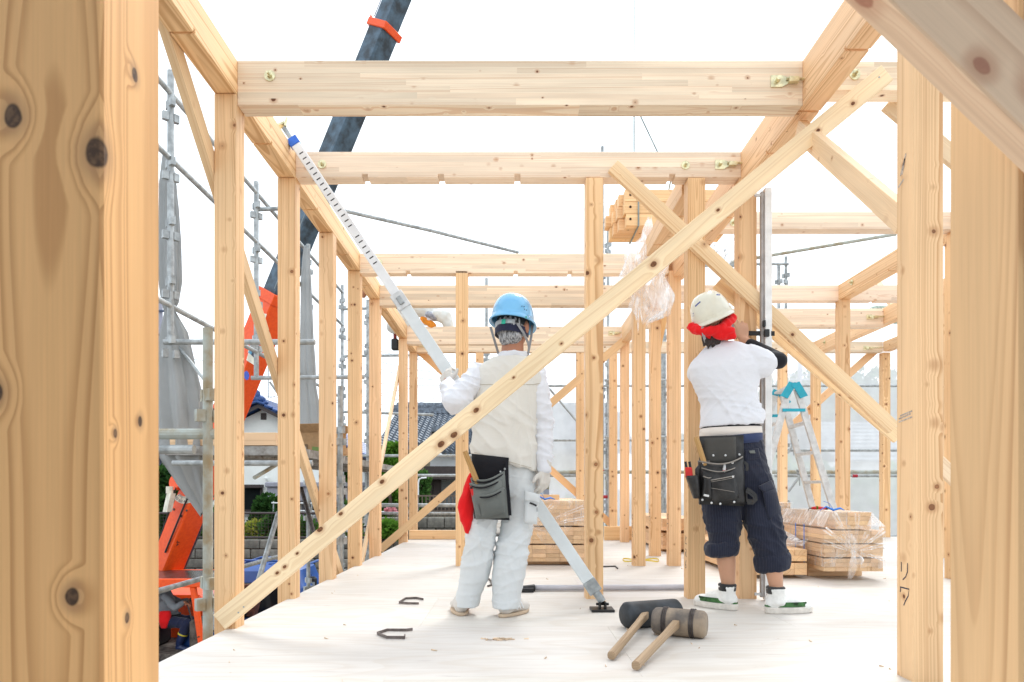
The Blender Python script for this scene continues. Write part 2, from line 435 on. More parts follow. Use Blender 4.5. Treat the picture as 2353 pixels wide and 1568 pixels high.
def near_knots(l, xc, yc, Yf):
    out = []
    for (px, py, r) in l:
        p = at(px, py, Yf) if isinstance(py, (int, float)) else None
        out.append((p.z + .03, p.x - xc, p.y - yc, r))
    return out
L0C = (-.487, .795)
def side_pt(px, py, X):     # a pixel on the face x = X of the near post
    Y = X * F / (px - CX); return (px, py, Y)
lk = [(at(x, y, .735), r) for x, y, r in ((30, 266, .0095), (222, 352, .0120), (166, 1372, .0072), (-10, 900, .008))]
lk += [(at(x, y, -.427 * F / (x - CX)), r) for x, y, r in ((310, 172, .0062), (322, 968, .0048), (265, 996, .0035), (292, 1420, .0045))]
M['nearleft'] = wood('near_left_post', (.84, .495, .235), (.44, .195, .068), ring=.0125, ringmix=.75, ctr=(.005, .045), jitk=4.5, wx=.7, wamp=.07, swellamp=.012, fixed=[(p.z + .03, p.x - L0C[0], p.y - L0C[1], r) for p, r in lk], kdark=(.07, .04, .025), tintknot=(.40, .23, .12))
post('L0', 'huge blurred post at the left edge of the view with big dark knots', -.427 - .12, .735, -.03, 2.7, .12, (1.0, .98, .95), 'near posts framing the view', M['nearleft'])
post('R0', 'blurred near post at the right edge of the view under the slanting board', .530, .735, -.03, 2.7, .12, (1.02, .98, .92), 'near posts framing the view', M['nearpost'])
r1 = post('R1', 'tall near post on the right with two characters penned on its pale side', 1.383, 2.43)
q1 = post('Q1', 'post right of the blue-helmeted man, beside the foot of the white prop', .448, 4.27)
q2 = post('Q2', 'post left of the white-helmeted man where the two braces cross', 1.066, 4.27)
q3 = post('Q3', 'post in front of the white-helmeted man, under his raised hand', 1.378, 4.27)
q4 = post('Q4', 'post under the hanging plastic film with a yellow strap round its foot', 1.05, 6.09)
q5 = post('Q5', 'post just right of the one with the yellow strap at its foot', 1.376, 7.0)
q6 = post('Q6', 'post close left of the crossing-braces post, standing behind it', 1.357, 6.09)
post('Q7', 'thin far post with a pencilled band, rising behind the plastic film', 1.364, 8.82)
post('Q8', 'thin far knotty post directly right of the post beside the white prop', 1.35, 9.73)
post('Q9', 'slim post standing behind the raised arm of the blue-helmeted man', -.487, 6.09)
post('Q10', 'far post partly hidden on the left side of the post beside the white prop', .89, 9.73)
post('Q17', 'far post of which a stub shows above the shoulder of the beige vest', -.50, 9.73)
post('Q11', 'post right of the stepladder, crossed by the double slanting boards', 3.256, 7.0)
post('Q12', 'far right post close to the big post with penned characters', 5.12, 9.73)
post('Q13', 'far post directly behind the top of the stepladder', 3.70, 9.73)
post('Q14', 'far post between the stepladder and the post crossed by double boards', 4.16, 9.73)
post('Q15', 'post with pen marks glimpsed in the slot between the two nearest right-hand posts', 3.24, 5.18)
post('Q16', 'edge of a far post peeping out right of the big post with characters', 4.12, 6.8)
# pen marks
RI = [[(.15, 1), (.15, .45)], [(.8, 1), (.78, .5), (.6, .2), (.3, 0)]]
SEVEN = [[(.05, .72), (.1, 1)], [(.02, 1), (.95, 1), (.85, .6), (.55, .25), (.4, 0)]]
TO = [[(.25, 1), (.45, .62)], [(.9, .85), (.35, .5), (.15, .25), (.35, .03), (.95, 0)]]
HATA = [[(.1, .95), (.85, .9), (.3, .05)], [(.2, .6), (.9, .0)]]
SIX = [[(.75, 1), (.3, .55), (.18, .2), (.45, 0), (.8, .2), (.65, .45), (.25, .35)]]
HA = [[(.1, 1), (.05, .0)], [(.4, .75), (.95, .78)], [(.7, 1), (.7, .15), (.45, .0), (.4, .18), (.95, .1)]]
L_ = V((-1, 0, 0)); Zu = V((0, 0, 1))
def marks(p, xl, yc, zs, glyphs, size, off=0):
    for zz, gl in zip(zs, glyphs):
        strokes(p, 'pen_mark', gl, (xl, yc + off + size / 2, zz), (0, -1, 0), Zu, L_, size, .0016 + size * .012)
marks(r1, 1.383, 2.482, (.345, .255), (RI, SEVEN), .062)
marks(q2, 1.066, 4.322, (.33, .25, .18), (TO, HATA, SIX), .05)
marks(q3, 1.378, 4.322, (.36, .27), (TO, SEVEN), .055)
marks(q6, 1.357, 6.142, (.40, .31), (HA, SEVEN), .055)
marks(q4, 1.05, 6.142, (.40, .32, .25), (HA, HATA, SIX), .05)
marks(q5, 1.376, 7.05, (.42, .34), (HA, SEVEN), .05)
smear = mat('grey_smudge', (.58, .48, .40), .9, 0, .2, 120)
strokes(r1, 'smudge', [[(0, 0), (1, .12)], [(.1, .25), (1, .36)], [(0, .13), (.9, .26)]], (1.383, 2.52, .905), (0, -1, 0), Zu, L_, .085, .0028, smear)
strokes(r1, 'smudge', [[(.3, 0), (.8, .9)], [(.45, 0), (.7, .7)], [(.1, -.5), (.6, -.3)]], (1.383, 2.53, 1.78), (0, -1, 0), Zu, L_, .07, .004, smear)

# ------------------------------------------------------------------ beams
PALE = (1.03, 1.0, .965)
def bolt(parent, p, n=(0, -1, 0)):
    n = V(n); p = V(p); b = MB()
    b.tube([p, p + n * .005], .026, 20); b.tube([p + n * .0052, p + n * .018], .0115, 6); b.tube([p + n * .018, p + n * .036], .006, 8)
    return b.build('bolt', M['yzinc'], parent)
def bracket(parent, p, L=.19, sx=1):
    """strap plate and long bolt that ties a cross beam to the beam it meets (sx: towards +x or -x)"""
    p = V(p); b = MB()
    b.span(p + V((0, -.006, -.028)), p + V((sx * .055, -.0005, .028)))
    b.quad(p + V((sx * .055, -.006, -.026)), p + V((sx * .085, -.012, -.012)), p + V((sx * .085, -.012, .012)), p + V((sx * .055, -.006, .026)))
    b.span(p + V((sx * .078, -.030, -.014)), p + V((sx * .125, -.006, .010)))
    b.tube([p + V((sx * .03, -.006, 0)), p + V((sx * .03, -.028, .004))], .011, 6)
    b.tube([p + V((sx * .07, -.017, .005)), p + V((sx * L, -.013, .005))], .007, 8)
    return b.build('strap_bolt', M['yzinc'], parent)
def xbeam(label, xa, xb, yf, zb, zt, notch=(), m=None, tint=PALE, w=.105, group='cross beams between the two long beams'):
    zc = (zb + zt) / 2
    o = timber('cross_beam', (xa, yf + w / 2, zc), (xb, yf + w / 2, zc), w, zt - zb, m or M['beam'], notch=notch, tint=tint)
    return tag(o, label, 'beam', group)
def ybeam(label, xl, ya, yb, zb, zt, notch=(), tint=WARM, w=.105, group='long beams running away from the view'):
    zc = (zb + zt) / 2
    o = timber('long_beam', (xl + w / 2, ya, zc), (xl + w / 2, yb, zc), w, zt - zb, M['solid'], notch=notch, tint=tint)
    return tag(o, label, 'beam', group)
kerf = lambda y0, ys: [(y - y0, .015, .016) for y in ys]
lb = ybeam('long beam on top of the left-hand row of posts, notched underneath', XL, .9, 9.83, 2.554, 2.718, kerf(.9, [1.99 + .455, 2.9 + .02, 3.86, 4.77, 5.68, 6.55, 7.46, 7.95, 8.4, 9.3]))
rb = ybeam('long beam coming over the white-helmeted man towards the upper right corner', 1.393, .9, 6.19, 2.502, 2.72, kerf(.9, [2.55, 2.95, 3.43, 3.86, 4.77, 5.3]))
rb2 = ybeam('far stretch of long beam behind the hanging plastic film', 1.366, 6.19, 8.815, 2.50, 2.70, kerf(6.19, [6.9, 7.8]))
mbm = ybeam('short long beam beside the hoisted bundle, right of it', 1.06, 4.40, 6.085, 2.502, 2.64, kerf(4.4, [4.75, 5.3, 5.75]))
r2b = ybeam('long beam whose far end rests on the post right of the stepladder', 3.256, 1.6, 7.105, 2.552, 2.70, kerf(1.6, [4.7, 5.4, 6.1]))
r3b = ybeam('far long beam low behind the post right of the stepladder', 4.17, 2.6, 9.725, 2.52, 2.70, kerf(2.6, [7.2, 8.8]))
ybeam('farthest long beam at the upper right, meeting the last cross beam', 5.12, 4.5, 9.73, 2.56, 2.70)
t1 = xbeam('nearest and largest cross beam spanning the top of the view, a bolt at its left', -1.315, 1.393, 3.375, 2.503, 2.718)
bolt(t1, at(620, 175, 3.375)); bracket(t1, at(1771, 188, 3.375), (1.393 - at(1771, 0, 3.375).x))
t1r = xbeam('cross beam at the upper right behind the end of the long brace', 1.498, 4.6, 3.40, 2.588, 2.728, group='cross beams on the right side')
bolt(t1r, at(1964, 172, 3.40))
n2 = [(at(x, 0, 4.285).x + 1.315, .035, .02) for x in (838, 1013, 1189, 1545)]
t2 = xbeam('second cross beam from the front with square notches underneath', -1.315, 1.393, 4.285, 2.56, 2.716, n2)
bolt(t2, at(740, 378, 4.285)); bolt(t2, at(1575, 380, 4.285)); bracket(t2, at(1643, 379, 4.285), 1.393 - at(1643, 0, 4.285).x)
t3r = xbeam('cross beam behind the aluminium rod at the right, a bolt near its left end', 1.498, 4.6, 5.18, 2.575, 2.703, group='cross beams on the right side')
bolt(t3r, at(1685, 512, 5.18))
n3 = [(at(x, 0, 6.09).x + 1.315, .035, .02) for x in (937, 1185, 1310)]
t3 = xbeam('third cross beam, above the blue helmet, with notches underneath', -1.315, 1.355, 6.09, 2.53, 2.70, n3)
bolt(t3, at(872, 603, 6.09))
t4 = xbeam('fourth cross beam, directly above the blue helmet', -1.315, 1.366, 7.0, 2.488, 2.69)
t4r = xbeam('cross beam behind the white helmet running right to the stepladder post', 1.471, 6.0, 7.03, 2.545, 2.70, [(2.15, .03, .015)], group='cross beams on the right side')
t5r = xbeam('cross beam with a yellow strap bolt at its right end, above the stepladder', 1.471, 4.17, 7.91, 2.482, 2.69, group='cross beams on the right side')
bracket(t5r, at(1991, 729, 7.91), 4.17 - at(1991, 0, 7.91).x)
t5 = xbeam('fifth cross beam on which a man in pale trousers kneels', -1.315, 1.366, 8.82, 2.478, 2.70)
bracket(t5, at(1398, 766, 8.82), 1.366 - at(1398, 0, 8.82).x)
t6 = xbeam('last cross beam at the back of the house, low behind the blue helmet', -1.315, 5.12, 9.73, 2.555, 2.70, [(1.3, .035, .015)], group='cross beams at the back')
bracket(t6, at(1984, 800, 9.73), 5.12 - at(1984, 0, 9.73).x); bracket(t6, at(1650, 795, 9.73), .0001 + .19); bracket(t6, at(985, 795, 9.73), at(985, 0, 9.73).x + 1.315, -1)
bolt(r2b, at(1930, 671, 7.0) + V((-.001, -.25, .02)), (-1, 0, 0)); bolt(r3b, (4.17, 9.4, 2.62), (-1, 0, 0))

# ------------------------------------------------------------------ braces (boards nailed on)
def brace(label, p0, p1, w, t, upish, tint=(1, 1, 1), name='brace', group='slanting braces', m=None):
    """upish: direction across the width of the board"""
    o = timber(name, p0, p1, t, w, m or M['brace'], up=V(upish), tint=tint, bev=.002)
    return tag(o, label, 'brace', group)
def nails(o, pts, n):
    for p in pts: MB().tube([V(p), V(p) + V(n) * .002], .004, 8).build('nail', M['zinc'], o)
def perp_y(p0, p1):       # across the board, in the plane facing the camera
    d = (V(p1) - V(p0)).normalized(); return V((-d.z, 0, d.x)) if d.x > 0 else V((d.z, 0, -d.x))
def perp_x(p0, p1):
    d = (V(p1) - V(p0)).normalized(); return V((0, -d.z, d.y)) if d.y > 0 else V((0, d.z, -d.y))
# the brace frame: up x dir -> side, so `up` is the width direction
a, b = at(506, 1429, 3.343), at(2036, 170, 3.343)
dk = []
dirv = (b - a).normalized(); upd = perp_y(a, b)
for x, y, r in ((1502, 607, .0125), (1094, 943, .0110), (1043, 1000, .0135), (1013, 1021, .0135), (878, 1107, .009), (783, 1181, .0075), (735, 1217, .012), (683, 1272, .006), (654, 1303, .0075), (637, 1317, .007), (1180, 868, .005), (1290, 790, .005), (1650, 483, .007), (1880, 300, .008), (1960, 238, .008)):
    q = at(x, y, 3.3285) - a; dk.append((q.dot(dirv), 3.3285 - a.y, q.dot(upd), r))
M['front_brace'] = wood('front_brace', (.87, .70, .505), (.64, .41, .22), ring=.009, ringmix=.5, fixed=[(x_, -(y_), z_, r_) if False else (x_, y_, z_, r_) for x_, y_, z_, r_ in dk], kdark=(.13, .05, .022), tintknot=(.50, .24, .10))
d1 = brace('long pale diagonal brace in front, from the bottom left post to the upper right', a, b, .089, .029, perp_y(a, b), (1.02, .99, .93), m=M['front_brace'])
nails(d1, [at(548, 1408, 3.3285), at(560, 1395, 3.3285), at(2020, 178, 3.3285)], (0, -1, 0))
a, b = at(1408, 383, 4.247), at(2052, 985, 4.247)
brace('brace slanting down to the right from the second cross beam over the crossing post', a, b, .083, .04, perp_y(a, b), (1, .97, .88))
a, b = at(1648, 650, 4.40), at(2064, 1006, 4.40)
brace('board slanting down right directly below a parallel one, past the stepladder', a, b, .083, .03, perp_y(a, b), (1.03, 1.0, .92))
a, b = V((-1.442, 2.85, 2.685)), V((-1.442, 5.99, -.13))
brace('brace on the outside of the nearest left-hand posts, falling away from the view', a, b, .09, .04, perp_x(a, b), (.95, .88, .76))
a, b = V((-1.442, 6.76, -.05)), V((-1.442, 9.42, 2.6))
brace('thin pale brace leaning outside the far left-hand posts', a, b, .06, .03, perp_x(a, b), (1.06, 1.05, 1.0))
a, b = at(874, 1263, 8.79), at(1470, 752, 8.79)
brace('far brace rising to the right behind the blue-helmeted man', a, b, .095, .028, perp_y(a, b), (1.0, .87, .72))
a, b = at(958, 802, 9.855), at(1412, 1212, 9.855)
brace('far brace falling to the right behind the wrapped stack and beside the prop', a, b, .095, .03, perp_y(a, b), (.98, .78, .60))
a, b = at(1560, 1212, 9.86), at(2014, 803, 9.86)
brace('far brace rising to the right behind the stepladder', a, b, .1, .03, perp_y(a, b), (1.0, .85, .70))
a, b = V((1.44, 3.52, 2.46)), V((1.44, 2.58, 1.645))
brace('brace in the right wall falling from the long beam behind the big marked post', a, b, .09, .042, perp_x(a, b), (1.05, .98, .93))
a, b = at(2040, 236, 3.53), at(2420, 556, 3.53)
brace('short board end showing between the two nearest right-hand posts, high up', a, b, .09, .03, perp_y(a, b))
a, b = at(2010, 640, 8.6), at(2090, 760, 7.4)
brace('short brace under the far right long beam', a, b, .09, .04, perp_y(a, b), (.95, .85, .75))
a, b = at(2130, 1040, 4.2), at(2260, 1162, 4.2)
brace('board low in the slot between the two nearest right-hand posts', a, b, .09, .03, perp_y(a, b))
a, b = at(1535, 690, 6.8), at(1497, 880, 7.6)
brace('narrow slanting board between two posts below the plastic film', a, b, .05, .03, perp_y(a, b), (1.0, .85, .62))
# the near blurred board at the upper right corner
sl_ = V((1, 0, -.965)).normalized(); up_ = V((.965, 0, 1)).normalized()
c = at(2044, 0, .692) + up_ * .0395 + V((0, .0195, 0))
nk = []
for x, y, r in ((2255, 152, .0075), (2375, 215, .008)):
    q = at(x, y, .693) - (c - sl_ * .9); nk.append((q.dot(sl_), -.0195, q.dot(up_), r))
q = at(1965, 10, .71) - (c - sl_ * .9); nk.append((q.dot(sl_), .0, -.0395, .010))
M['nearbrace'] = wood('near_brace', (.82, .63, .475), (.57, .35, .23), ring=.012, ringmix=.6, fixed=nk, wx=.4, kdark=(.42, .20, .13), tintknot=(.55, .30, .19))
nb = brace('huge blurred board cutting across the upper right corner', c - sl_ * .9, c + sl_ * .62, .079, .039, up_, (1.0, .95, .92), m=M['nearbrace'])
# ================================================================== SCAFFOLD along the left side
scaf = thing('scaffold', 'galvanised pipe scaffold standing outside the left-hand row of posts', 'scaffold', (-2.1, 6.5, -3))
def standard(par, x, y, z0, z1, r=.0243, m=None, cup=None, step=.475, first=.2):
    s = MB().tube([(x, y, z0), (x, y, z1)], r, 14).build('standard', m or M['zinc'], par, smooth=False)
    z = cup if cup is not None else z1 - first
    while z > max(z0, -1.9):
        b = MB()
        for k in range(4):
            a = k * math.pi / 2 + math.pi / 4; d = V((math.cos(a), math.sin(a), 0)); t = V((-d.y, d.x, 0))
            zz = z if k % 2 else z - .105
            q = [(V((x, y, zz)) + d * dd + t * tt) for dd, tt in ((r * .8, -.022), (r + .036, -.016), (r + .036, .016), (r * .8, .022))]
            b.rings([[p + V((0, 0, -.03)) for p in q], [p + V((0, 0, .03)) for p in q]])
        tag(b.build('wedge_pocket', m or M['zinc'], s), kind='stuff')
        z -= step
    return s
def pipe(par, a, b, r=.0215, m=None, name='ledger', n=12):
    return MB().tube([a, b], r, n).build(name, m or M['zinc'], par)
XO = -2.6
OY = (5.37, 7.17, 9.0, 10.8)
standard(scaf, XO, 5.37, 1.78, 3.85, cup=3.60, step=.45)
for y in OY[1:]: standard(scaf, XO, y, 1.80 if y < 8 else -2.9, 3.79, cup=3.55, step=.45)
standard(scaf, -2.2, 10.75, -2.9, 3.55, cup=3.3, step=.45)
standard(scaf, -1.54, 3.57, -2.9, 1.48, m=M['zinc_old'], cup=1.14, step=.95)
standard(scaf, -1.56, 6.4, -2.9, 1.60, cup=1.2, step=.45)
standard(scaf, -1.60, 8.2, -2.9, 1.60, cup=1.2, step=.45)
for z in (3.68, 3.18, 2.06):
    pipe(scaf, (XO, 1.8, z), (XO, 10.85, z), name='ledger')
pipe(scaf, (XO, 2.2, -.085), (XO, 11, -.085)); pipe(scaf, (-2.62, 11.1, .02), (-2.0, 9.2, .05))
pipe(scaf, (XO - .05, 5.37, 1.785), (-1.5, 5.37, 1.785)); pipe(scaf, (XO - .05, 7.17, 1.795), (-1.5, 7.17, 1.805))
pipe(scaf, (XO, 7.2, 3.52), (-2.08, 7.02, 3.47))
pipe(scaf, (XO, 10.8, 3.42), (-2.2, 10.75, 3.42)); pipe(scaf, (XO, 10.8, 1.85), (-1.2, 10.8, 1.80)); pipe(scaf, (XO, 10.8, 2.7), (-1.2, 10.8, 2.72))
pipe(scaf, (-2.2, 10.7, .30), (.3, 10.7, .29)); pipe(scaf, (-2.3, 10.65, .42), (.3, 10.65, .42), .03)
pipe(scaf, (-2.3, 10.7, 1.17), (-.45, 10.7, 1.17))
for (a, b, r, m) in (((-2.9, 3.58, .945), (-1.45, 3.58, .945), .028, 'zinc_old'), ((-2.9, 3.55, .865), (-1.6, 3.55, .865), .024, 'zinc'), ((-2.55, 5.3, .86), (-1.5, 5.3, .86), .022, 'zinc')):
    pipe(scaf, a, b, r, M[m], 'transom')
clamp = MB().box((-1.86, 3.53, .875), (.035, .06, .075)).tube([(-1.86, 3.51, .90), (-1.855, 3.49, .86), (-1.85, 3.50, .82)], .012, 8)
clamp.build('clamp', M['zinc'], scaf)
for (a, b, r, m) in ((at(640, 1178, 6.2), at(585, 1365, 5.6), .021, 'zinc'), (at(692, 1122, 7.0), at(727, 1246, 6.6), .020, 'steel'), (at(700, 1030, 6.2), at(585, 1098, 5.4), .016, 'zinc_old'), (at(480, 885, 5.37), at(408, 795, 5.5), .014, 'zinc'), (at(660, 935, 7.17), at(620, 878, 7.2), .012, 'zinc')):
    pipe(scaf, a, b, r, M[m], 'diagonal_pipe')
# walkway boards of steel
plankm = mat('steel_walkway', (.34, .34, .33), .7, .25, .25, 12, tint2=(.20, .18, .16))
for k, xx in enumerate((-2.42, -1.93)):
    for j, (ya, yb) in enumerate(((5.4, 7.15), (7.2, 8.95), (9.0, 10.7))):
        b = MB().span((xx - .24, ya, .985), (xx + .24, yb, .995))
        b.span((xx - .24, ya, .925), (xx - .232, yb, .985)).span((xx + .232, ya, .925), (xx + .24, yb, .985))
        b.span((xx - .232, ya, .925), (xx + .232, ya + .05, .985)).span((xx - .232, yb - .05, .925), (xx + .232, yb, .985))
        for q in range(4): b.span((xx - .23, ya + .35 + q * .33, .945), (xx + .23, ya + .38 + q * .33, .984))
        b.build('walkway_board', plankm, scaf)
for (a, b, w_, h_, lab) in (((-2.65, 5.55, 1.05), (-1.84, 5.58, 1.055), .2, .10, 'short timber lying across the scaffold walkway behind the second left-hand post'),
                        ((-2.4, 7.0, 1.035), (-1.62, 7.05, 1.035), .1, .075, 'small square timber on the scaffold walkway behind the fourth left-hand post')):
    tag(timber('timber_offcut', a, b, w_, h_, M['stackwood'], tint=(1.2, 1.2, 1.2)), lab, 'timber', 'timbers on the scaffold walkway')
# cardboard box on the walkway
card = mat('cardboard', (.46, .29, .15), .85, 0, .06, 30)
bx = thing('cardboard_box', 'open brown cardboard box on the walkway between the second and third left-hand posts', 'box', (-1.80, 6.75, 1.0))
c0 = V((-1.85, 6.72, .997)); ux = V((.96, -.2, 0)).normalized(); uy = V((.2, .96, 0)).normalized(); wd, dp, hh = .44, .3, .20
def bp(u, v, z): return c0 + ux * (u * wd) + uy * (v * dp) + V((0, 0, z))
for (A, B_) in (((-.5, -.5), (.5, -.5)), ((.5, -.5), (.5, .5)), ((.5, .5), (-.5, .5)), ((-.5, .5), (-.5, -.5))):
    b = MB(); p, q = bp(*A, 0), bp(*B_, 0); n_ = (q - p).cross(Zu).normalized() * -.004
    b.rings([[p, q, q + n_, p + n_], [p + Zu * hh, q + Zu * hh, q + Zu * hh + n_, p + n_ + Zu * hh]]); b.build('side_panel', card, bx)
MB().rings([[bp(-.5, -.5, 0), bp(.5, -.5, 0), bp(.5, .5, 0), bp(-.5, .5, 0)], [bp(-.5, -.5, .004), bp(.5, -.5, .004), bp(.5, .5, .004), bp(-.5, .5, .004)]]).build('bottom', card, bx)
for (A, B_, o_) in (((-.5, -.5), (.5, -.5), -uy * .10 + Zu * .07 + ux * .02), ((.5, .5), (.5, -.5), ux * .13 + Zu * .05), ((-.5, .5), (.5, .5), uy * .06 + Zu * .07)):
    p, q = bp(*A, hh), bp(*B_, hh); n_ = (q - p).cross(o_).normalized() * .004
    MB().rings([[p, q, q + n_, p + n_], [p + o_, q + o_, q + o_ + n_, p + o_ + n_]]).build('flap', card, bx)
gm = mat('green_print', (.20, .30, .10), .85, 0, .05, 40); bm_ = mat('brown_print', (.20, .13, .08), .85, 0, .05, 40)
fr = lambda u, z: bp(u, -.5, z) - uy * .0055
b = MB().quad(fr(-.40, .165), fr(-.30, .16), fr(-.30, .185), fr(-.40, .19))
b.rings([[fr(-.42, .05), fr(-.30, .045), fr(-.29, .11), fr(-.33, .145), fr(-.37, .147), fr(-.42, .115)]], cap=False) if False else b.quad(fr(-.42, .05), fr(-.30, .045), fr(-.29, .11), fr(-.33, .145), fr(-.37, .147), fr(-.42, .115))
b.quad(fr(.05, .03), fr(.25, .02), fr(.25, .055), fr(.05, .065))
b.build('printed_emblem', gm, bx); MB().quad(fr(-.14, .03), fr(-.05, .027), fr(-.05, .085), fr(-.14, .09)).build('printed_block', bm_, bx)

# ------------------------------------------------------------------ rolled-up grey sheets tied to the scaffold
def sheet_mat(name, col, alpha, trans=.5):
    T = NT(name); tc = T.n('TexCoord').outputs['Object']
    nz = T.noise(tc, 5, 4); c = T.mix(T.rng(nz, .3, .7), tuple(q * .9 for q in col), col)
    d = T.n('BsdfDiffuse', {0: c}).outputs[0]; tl = T.n('BsdfTranslucent', {0: c}).outputs[0]; tr = T.n('BsdfTransparent').outputs[0]
    m1 = T.n('MixShader', {0: trans, 1: d, 2: tl}).outputs[0]; m2 = T.n('MixShader', {0: alpha, 1: tr, 2: m1}).outputs[0]
    T.t.links.new(m2, T.out.inputs[0]); return T.m
M['greysheet'] = sheet_mat('grey_sheet', (.56, .58, .585), .97, .45)
def bundle(label, secs, folds=7, n=48, depth=.5, seed=0, name='tied_sheet'):
    """secs: (z, x centre, y centre, half width); cloth gathered in folds"""
    rr = []
    for k in range(61):
        t = k / 60 * (len(secs) - 1); i = min(int(t), len(secs) - 2); f = t - i; f = f * f * (3 - 2 * f) * .6 + f * .4
        z, x, y, hw = [secs[i][q] * (1 - f) + secs[i + 1][q] * f for q in range(4)]
        row = []
        for j in range(n):
            a = 2 * math.pi * j / n
            ph = folds * a + 1.5 * noise.noise(V((z * .9, seed, 0))) + 2.0 * noise.noise(V((math.cos(a) * 1.2, math.sin(a) * 1.2, z * .7 + seed)))
            q = 1 + .30 * math.sin(ph) + .16 * math.sin(2.3 * ph + 1) + .22 * noise.noise(V((a * 1.3, z * 2.2, seed)))
            row.append(V((x + hw * q * math.cos(a), y + hw * depth * q * math.sin(a), z + .05 * noise.noise(V((a * 2, seed, z))))))
        rr.append(row)
    o = MB().rings(rr).build(name, M['greysheet'], None, smooth=True)
    return tag(o, label, 'sheet', 'grey sheets gathered on the scaffold')
def secs_px(l, Y): return [(at(0, y, Y).z, (at(x0, 0, Y).x + at(x1, 0, Y).x) / 2, Y, (at(x1, 0, Y).x - at(x0, 0, Y).x) / 2) for (y, x0, x1) in l]
bundle('grey sheet gathered on the nearest scaffold standard, bulging low down', secs_px([(350, 376, 392), (430, 368, 400), (560, 368, 412), (640, 370, 414), (690, 375, 408), (712, 380, 400), (760, 372, 425), (860, 369, 448), (960, 370, 468), (1050, 378, 474), (1105, 410, 474), (1145, 438, 476), (1182, 462, 478)], 5.52), seed=1)
bundle('narrow grey sheet hanging on the scaffold behind the second left-hand post', secs_px([(568, 700, 710), (650, 693, 714), (780, 692, 718), (880, 692, 722), (960, 694, 733), (1020, 700, 738), (1045, 706, 736)], 8.6), folds=5, seed=4)

# ================================================================== BACK SCAFFOLD and mesh sheets
bs = thing('scaffold', 'galvanised pipe scaffold with wedge clamps beyond the back of the house', 'scaffold', (3, 11.2, -3))
for (x, zt) in ((1118, 640), (1386, 330), (1397, 520), (1521, 560), (1530, 600), (1806, 590), (1795, 600)):
    p = at(x, zt, 11.2); standard(bs, p.x, 11.2 + (.1 if x in (1386, 1530, 1795) else 0), -2.9, p.z, cup=p.z - .3, step=.9)
for x in (4.3, 6.1, 7.9): pass
def yz(y, Y=11.15): return at(0, y, Y).z
for (xa, xb, y, r) in ((1255, 2400, 887, .02), (1255, 1760, 1012, .02), (1255, 2500, 1085, .03), (1255, 1700, 611, .02), (1600, 1812, 607, .022), (1780, 2400, 1035, .022), (1780, 2400, 1094, .022), (960, 1330, 1093, .024), (1780, 2400, 1233, .022), (1640, 2100, 712, .02)):
    pipe(bs, V((at(xa, 0, 11.15).x, 11.15, yz(y))), V((at(xb, 0, 11.15).x, 11.15, yz(y))), r, M['zinc_old' if r > .025 else 'zinc'])
for (a, b) in ((at(1262, 893, 11.1), at(1325, 968, 11.1)), (at(1408, 1075, 11.1), at(1398, 1000, 11.1)), (at(1522, 1080, 11.1), at(1530, 1010, 11.1)), (at(1812, 1130, 10.9), at(1845, 1085, 10.9)), (at(1812, 1040, 10.9), at(1826, 1015, 10.9))):
    pipe(bs, a, b, .017, M['zinc'], 'diagonal_pipe')
redtape = mat('red_tape', (.45, .03, .05), .6)
def clampset(x, y, Y=10.95):
    p = at(x, y, Y); b = MB().box(p, (.07, .07, .06)).tube([p + V((.02, -.04, .03)), p + V((.03, -.05, -.09))], .018, 8).tube([p + V((-.03, -.045, .03)), p + V((-.02, -.045, -.2))], .008, 6).tube([p + V((-.06, -.03, .035)), p + V((.06, -.03, .035))], .02, 8)
    b.build('wedge_clamp', M['zinc'], bs)
for x, y in ((1397, 1010), (1397, 1085), (1524, 1010), (1524, 1085), (1824, 1018), (1838, 1087), (1397, 880), (1524, 880)): clampset(x, y)
for x, y in ((1390, 1083), (1521, 1083), (1765, 887), (1964, 1094), (1390, 1142)):
    p = at(x, y, 11.15); MB().tube([p - V((.04, 0, 0)), p + V((.04, 0, 0))], .026, 12).build('red_marker', redtape, bs)
tag(MB().tube([at(770, 480, 8.6), at(990, 530, 9.5), at(1190, 580, 10.6)], .024, 10).build('scaffold_pipe', M['zinc'], None), 'long lone pipe slanting away against the sky from the left-hand row', 'pipe', 'high slanting pipes')
tag(MB().tube([at(1678, 603, 10.7), at(2060, 538, 9.4)], .024, 10).build('scaffold_pipe', M['zinc_old'], None), 'long lone pipe rising to the right behind the aluminium rod', 'pipe', 'high slanting pipes')
M['mesh'] = sheet_mat('white_mesh_sheet', (.93, .96, .985), .63, .6)
def mesh_sheet(label, xa, xb, ya_, yb_, Y=11.42, seed=0):
    a, b = at(xa, 0, Y).x, at(xb, 0, Y).x; z1a, z1b, z0 = at(0, ya_, Y).z, at(0, yb_, Y).z, -2.8
    v = MB(); nu, nv = 25, 20; rows = []
    for j in range(nv):
        rows.append([V((a + (b - a) * i / (nu - 1), Y + .035 * math.sin(i / (nu - 1) * math.pi * 4 + seed) * (.4 + j / nv) + .03 * noise.noise(V((i * .3, j * .25, seed))), z0 + ((z1a + (z1b - z1a) * i / (nu - 1)) - z0) * j / (nv - 1))) for i in range(nu)])
    return tag(v.rings(rows, cap=False, closed=False).build('mesh_sheet', M['mesh'], None, smooth=True), label, 'mesh sheet', 'white mesh sheets on the back scaffold')
mesh_sheet('white see-through mesh sheet right of the blue-helmeted man', 1262, 1392, 560, 470, seed=1)
mesh_sheet('white see-through mesh sheet between the two groups of thin far posts', 1394, 1522, 556, 556, seed=2)
mesh_sheet('white see-through mesh sheet behind the white-helmeted man', 1524, 1800, 575, 590, seed=3)
mesh_sheet('white see-through mesh sheet behind the stepladder and the right-hand posts', 1802, 2420, 780, 800, seed=4)

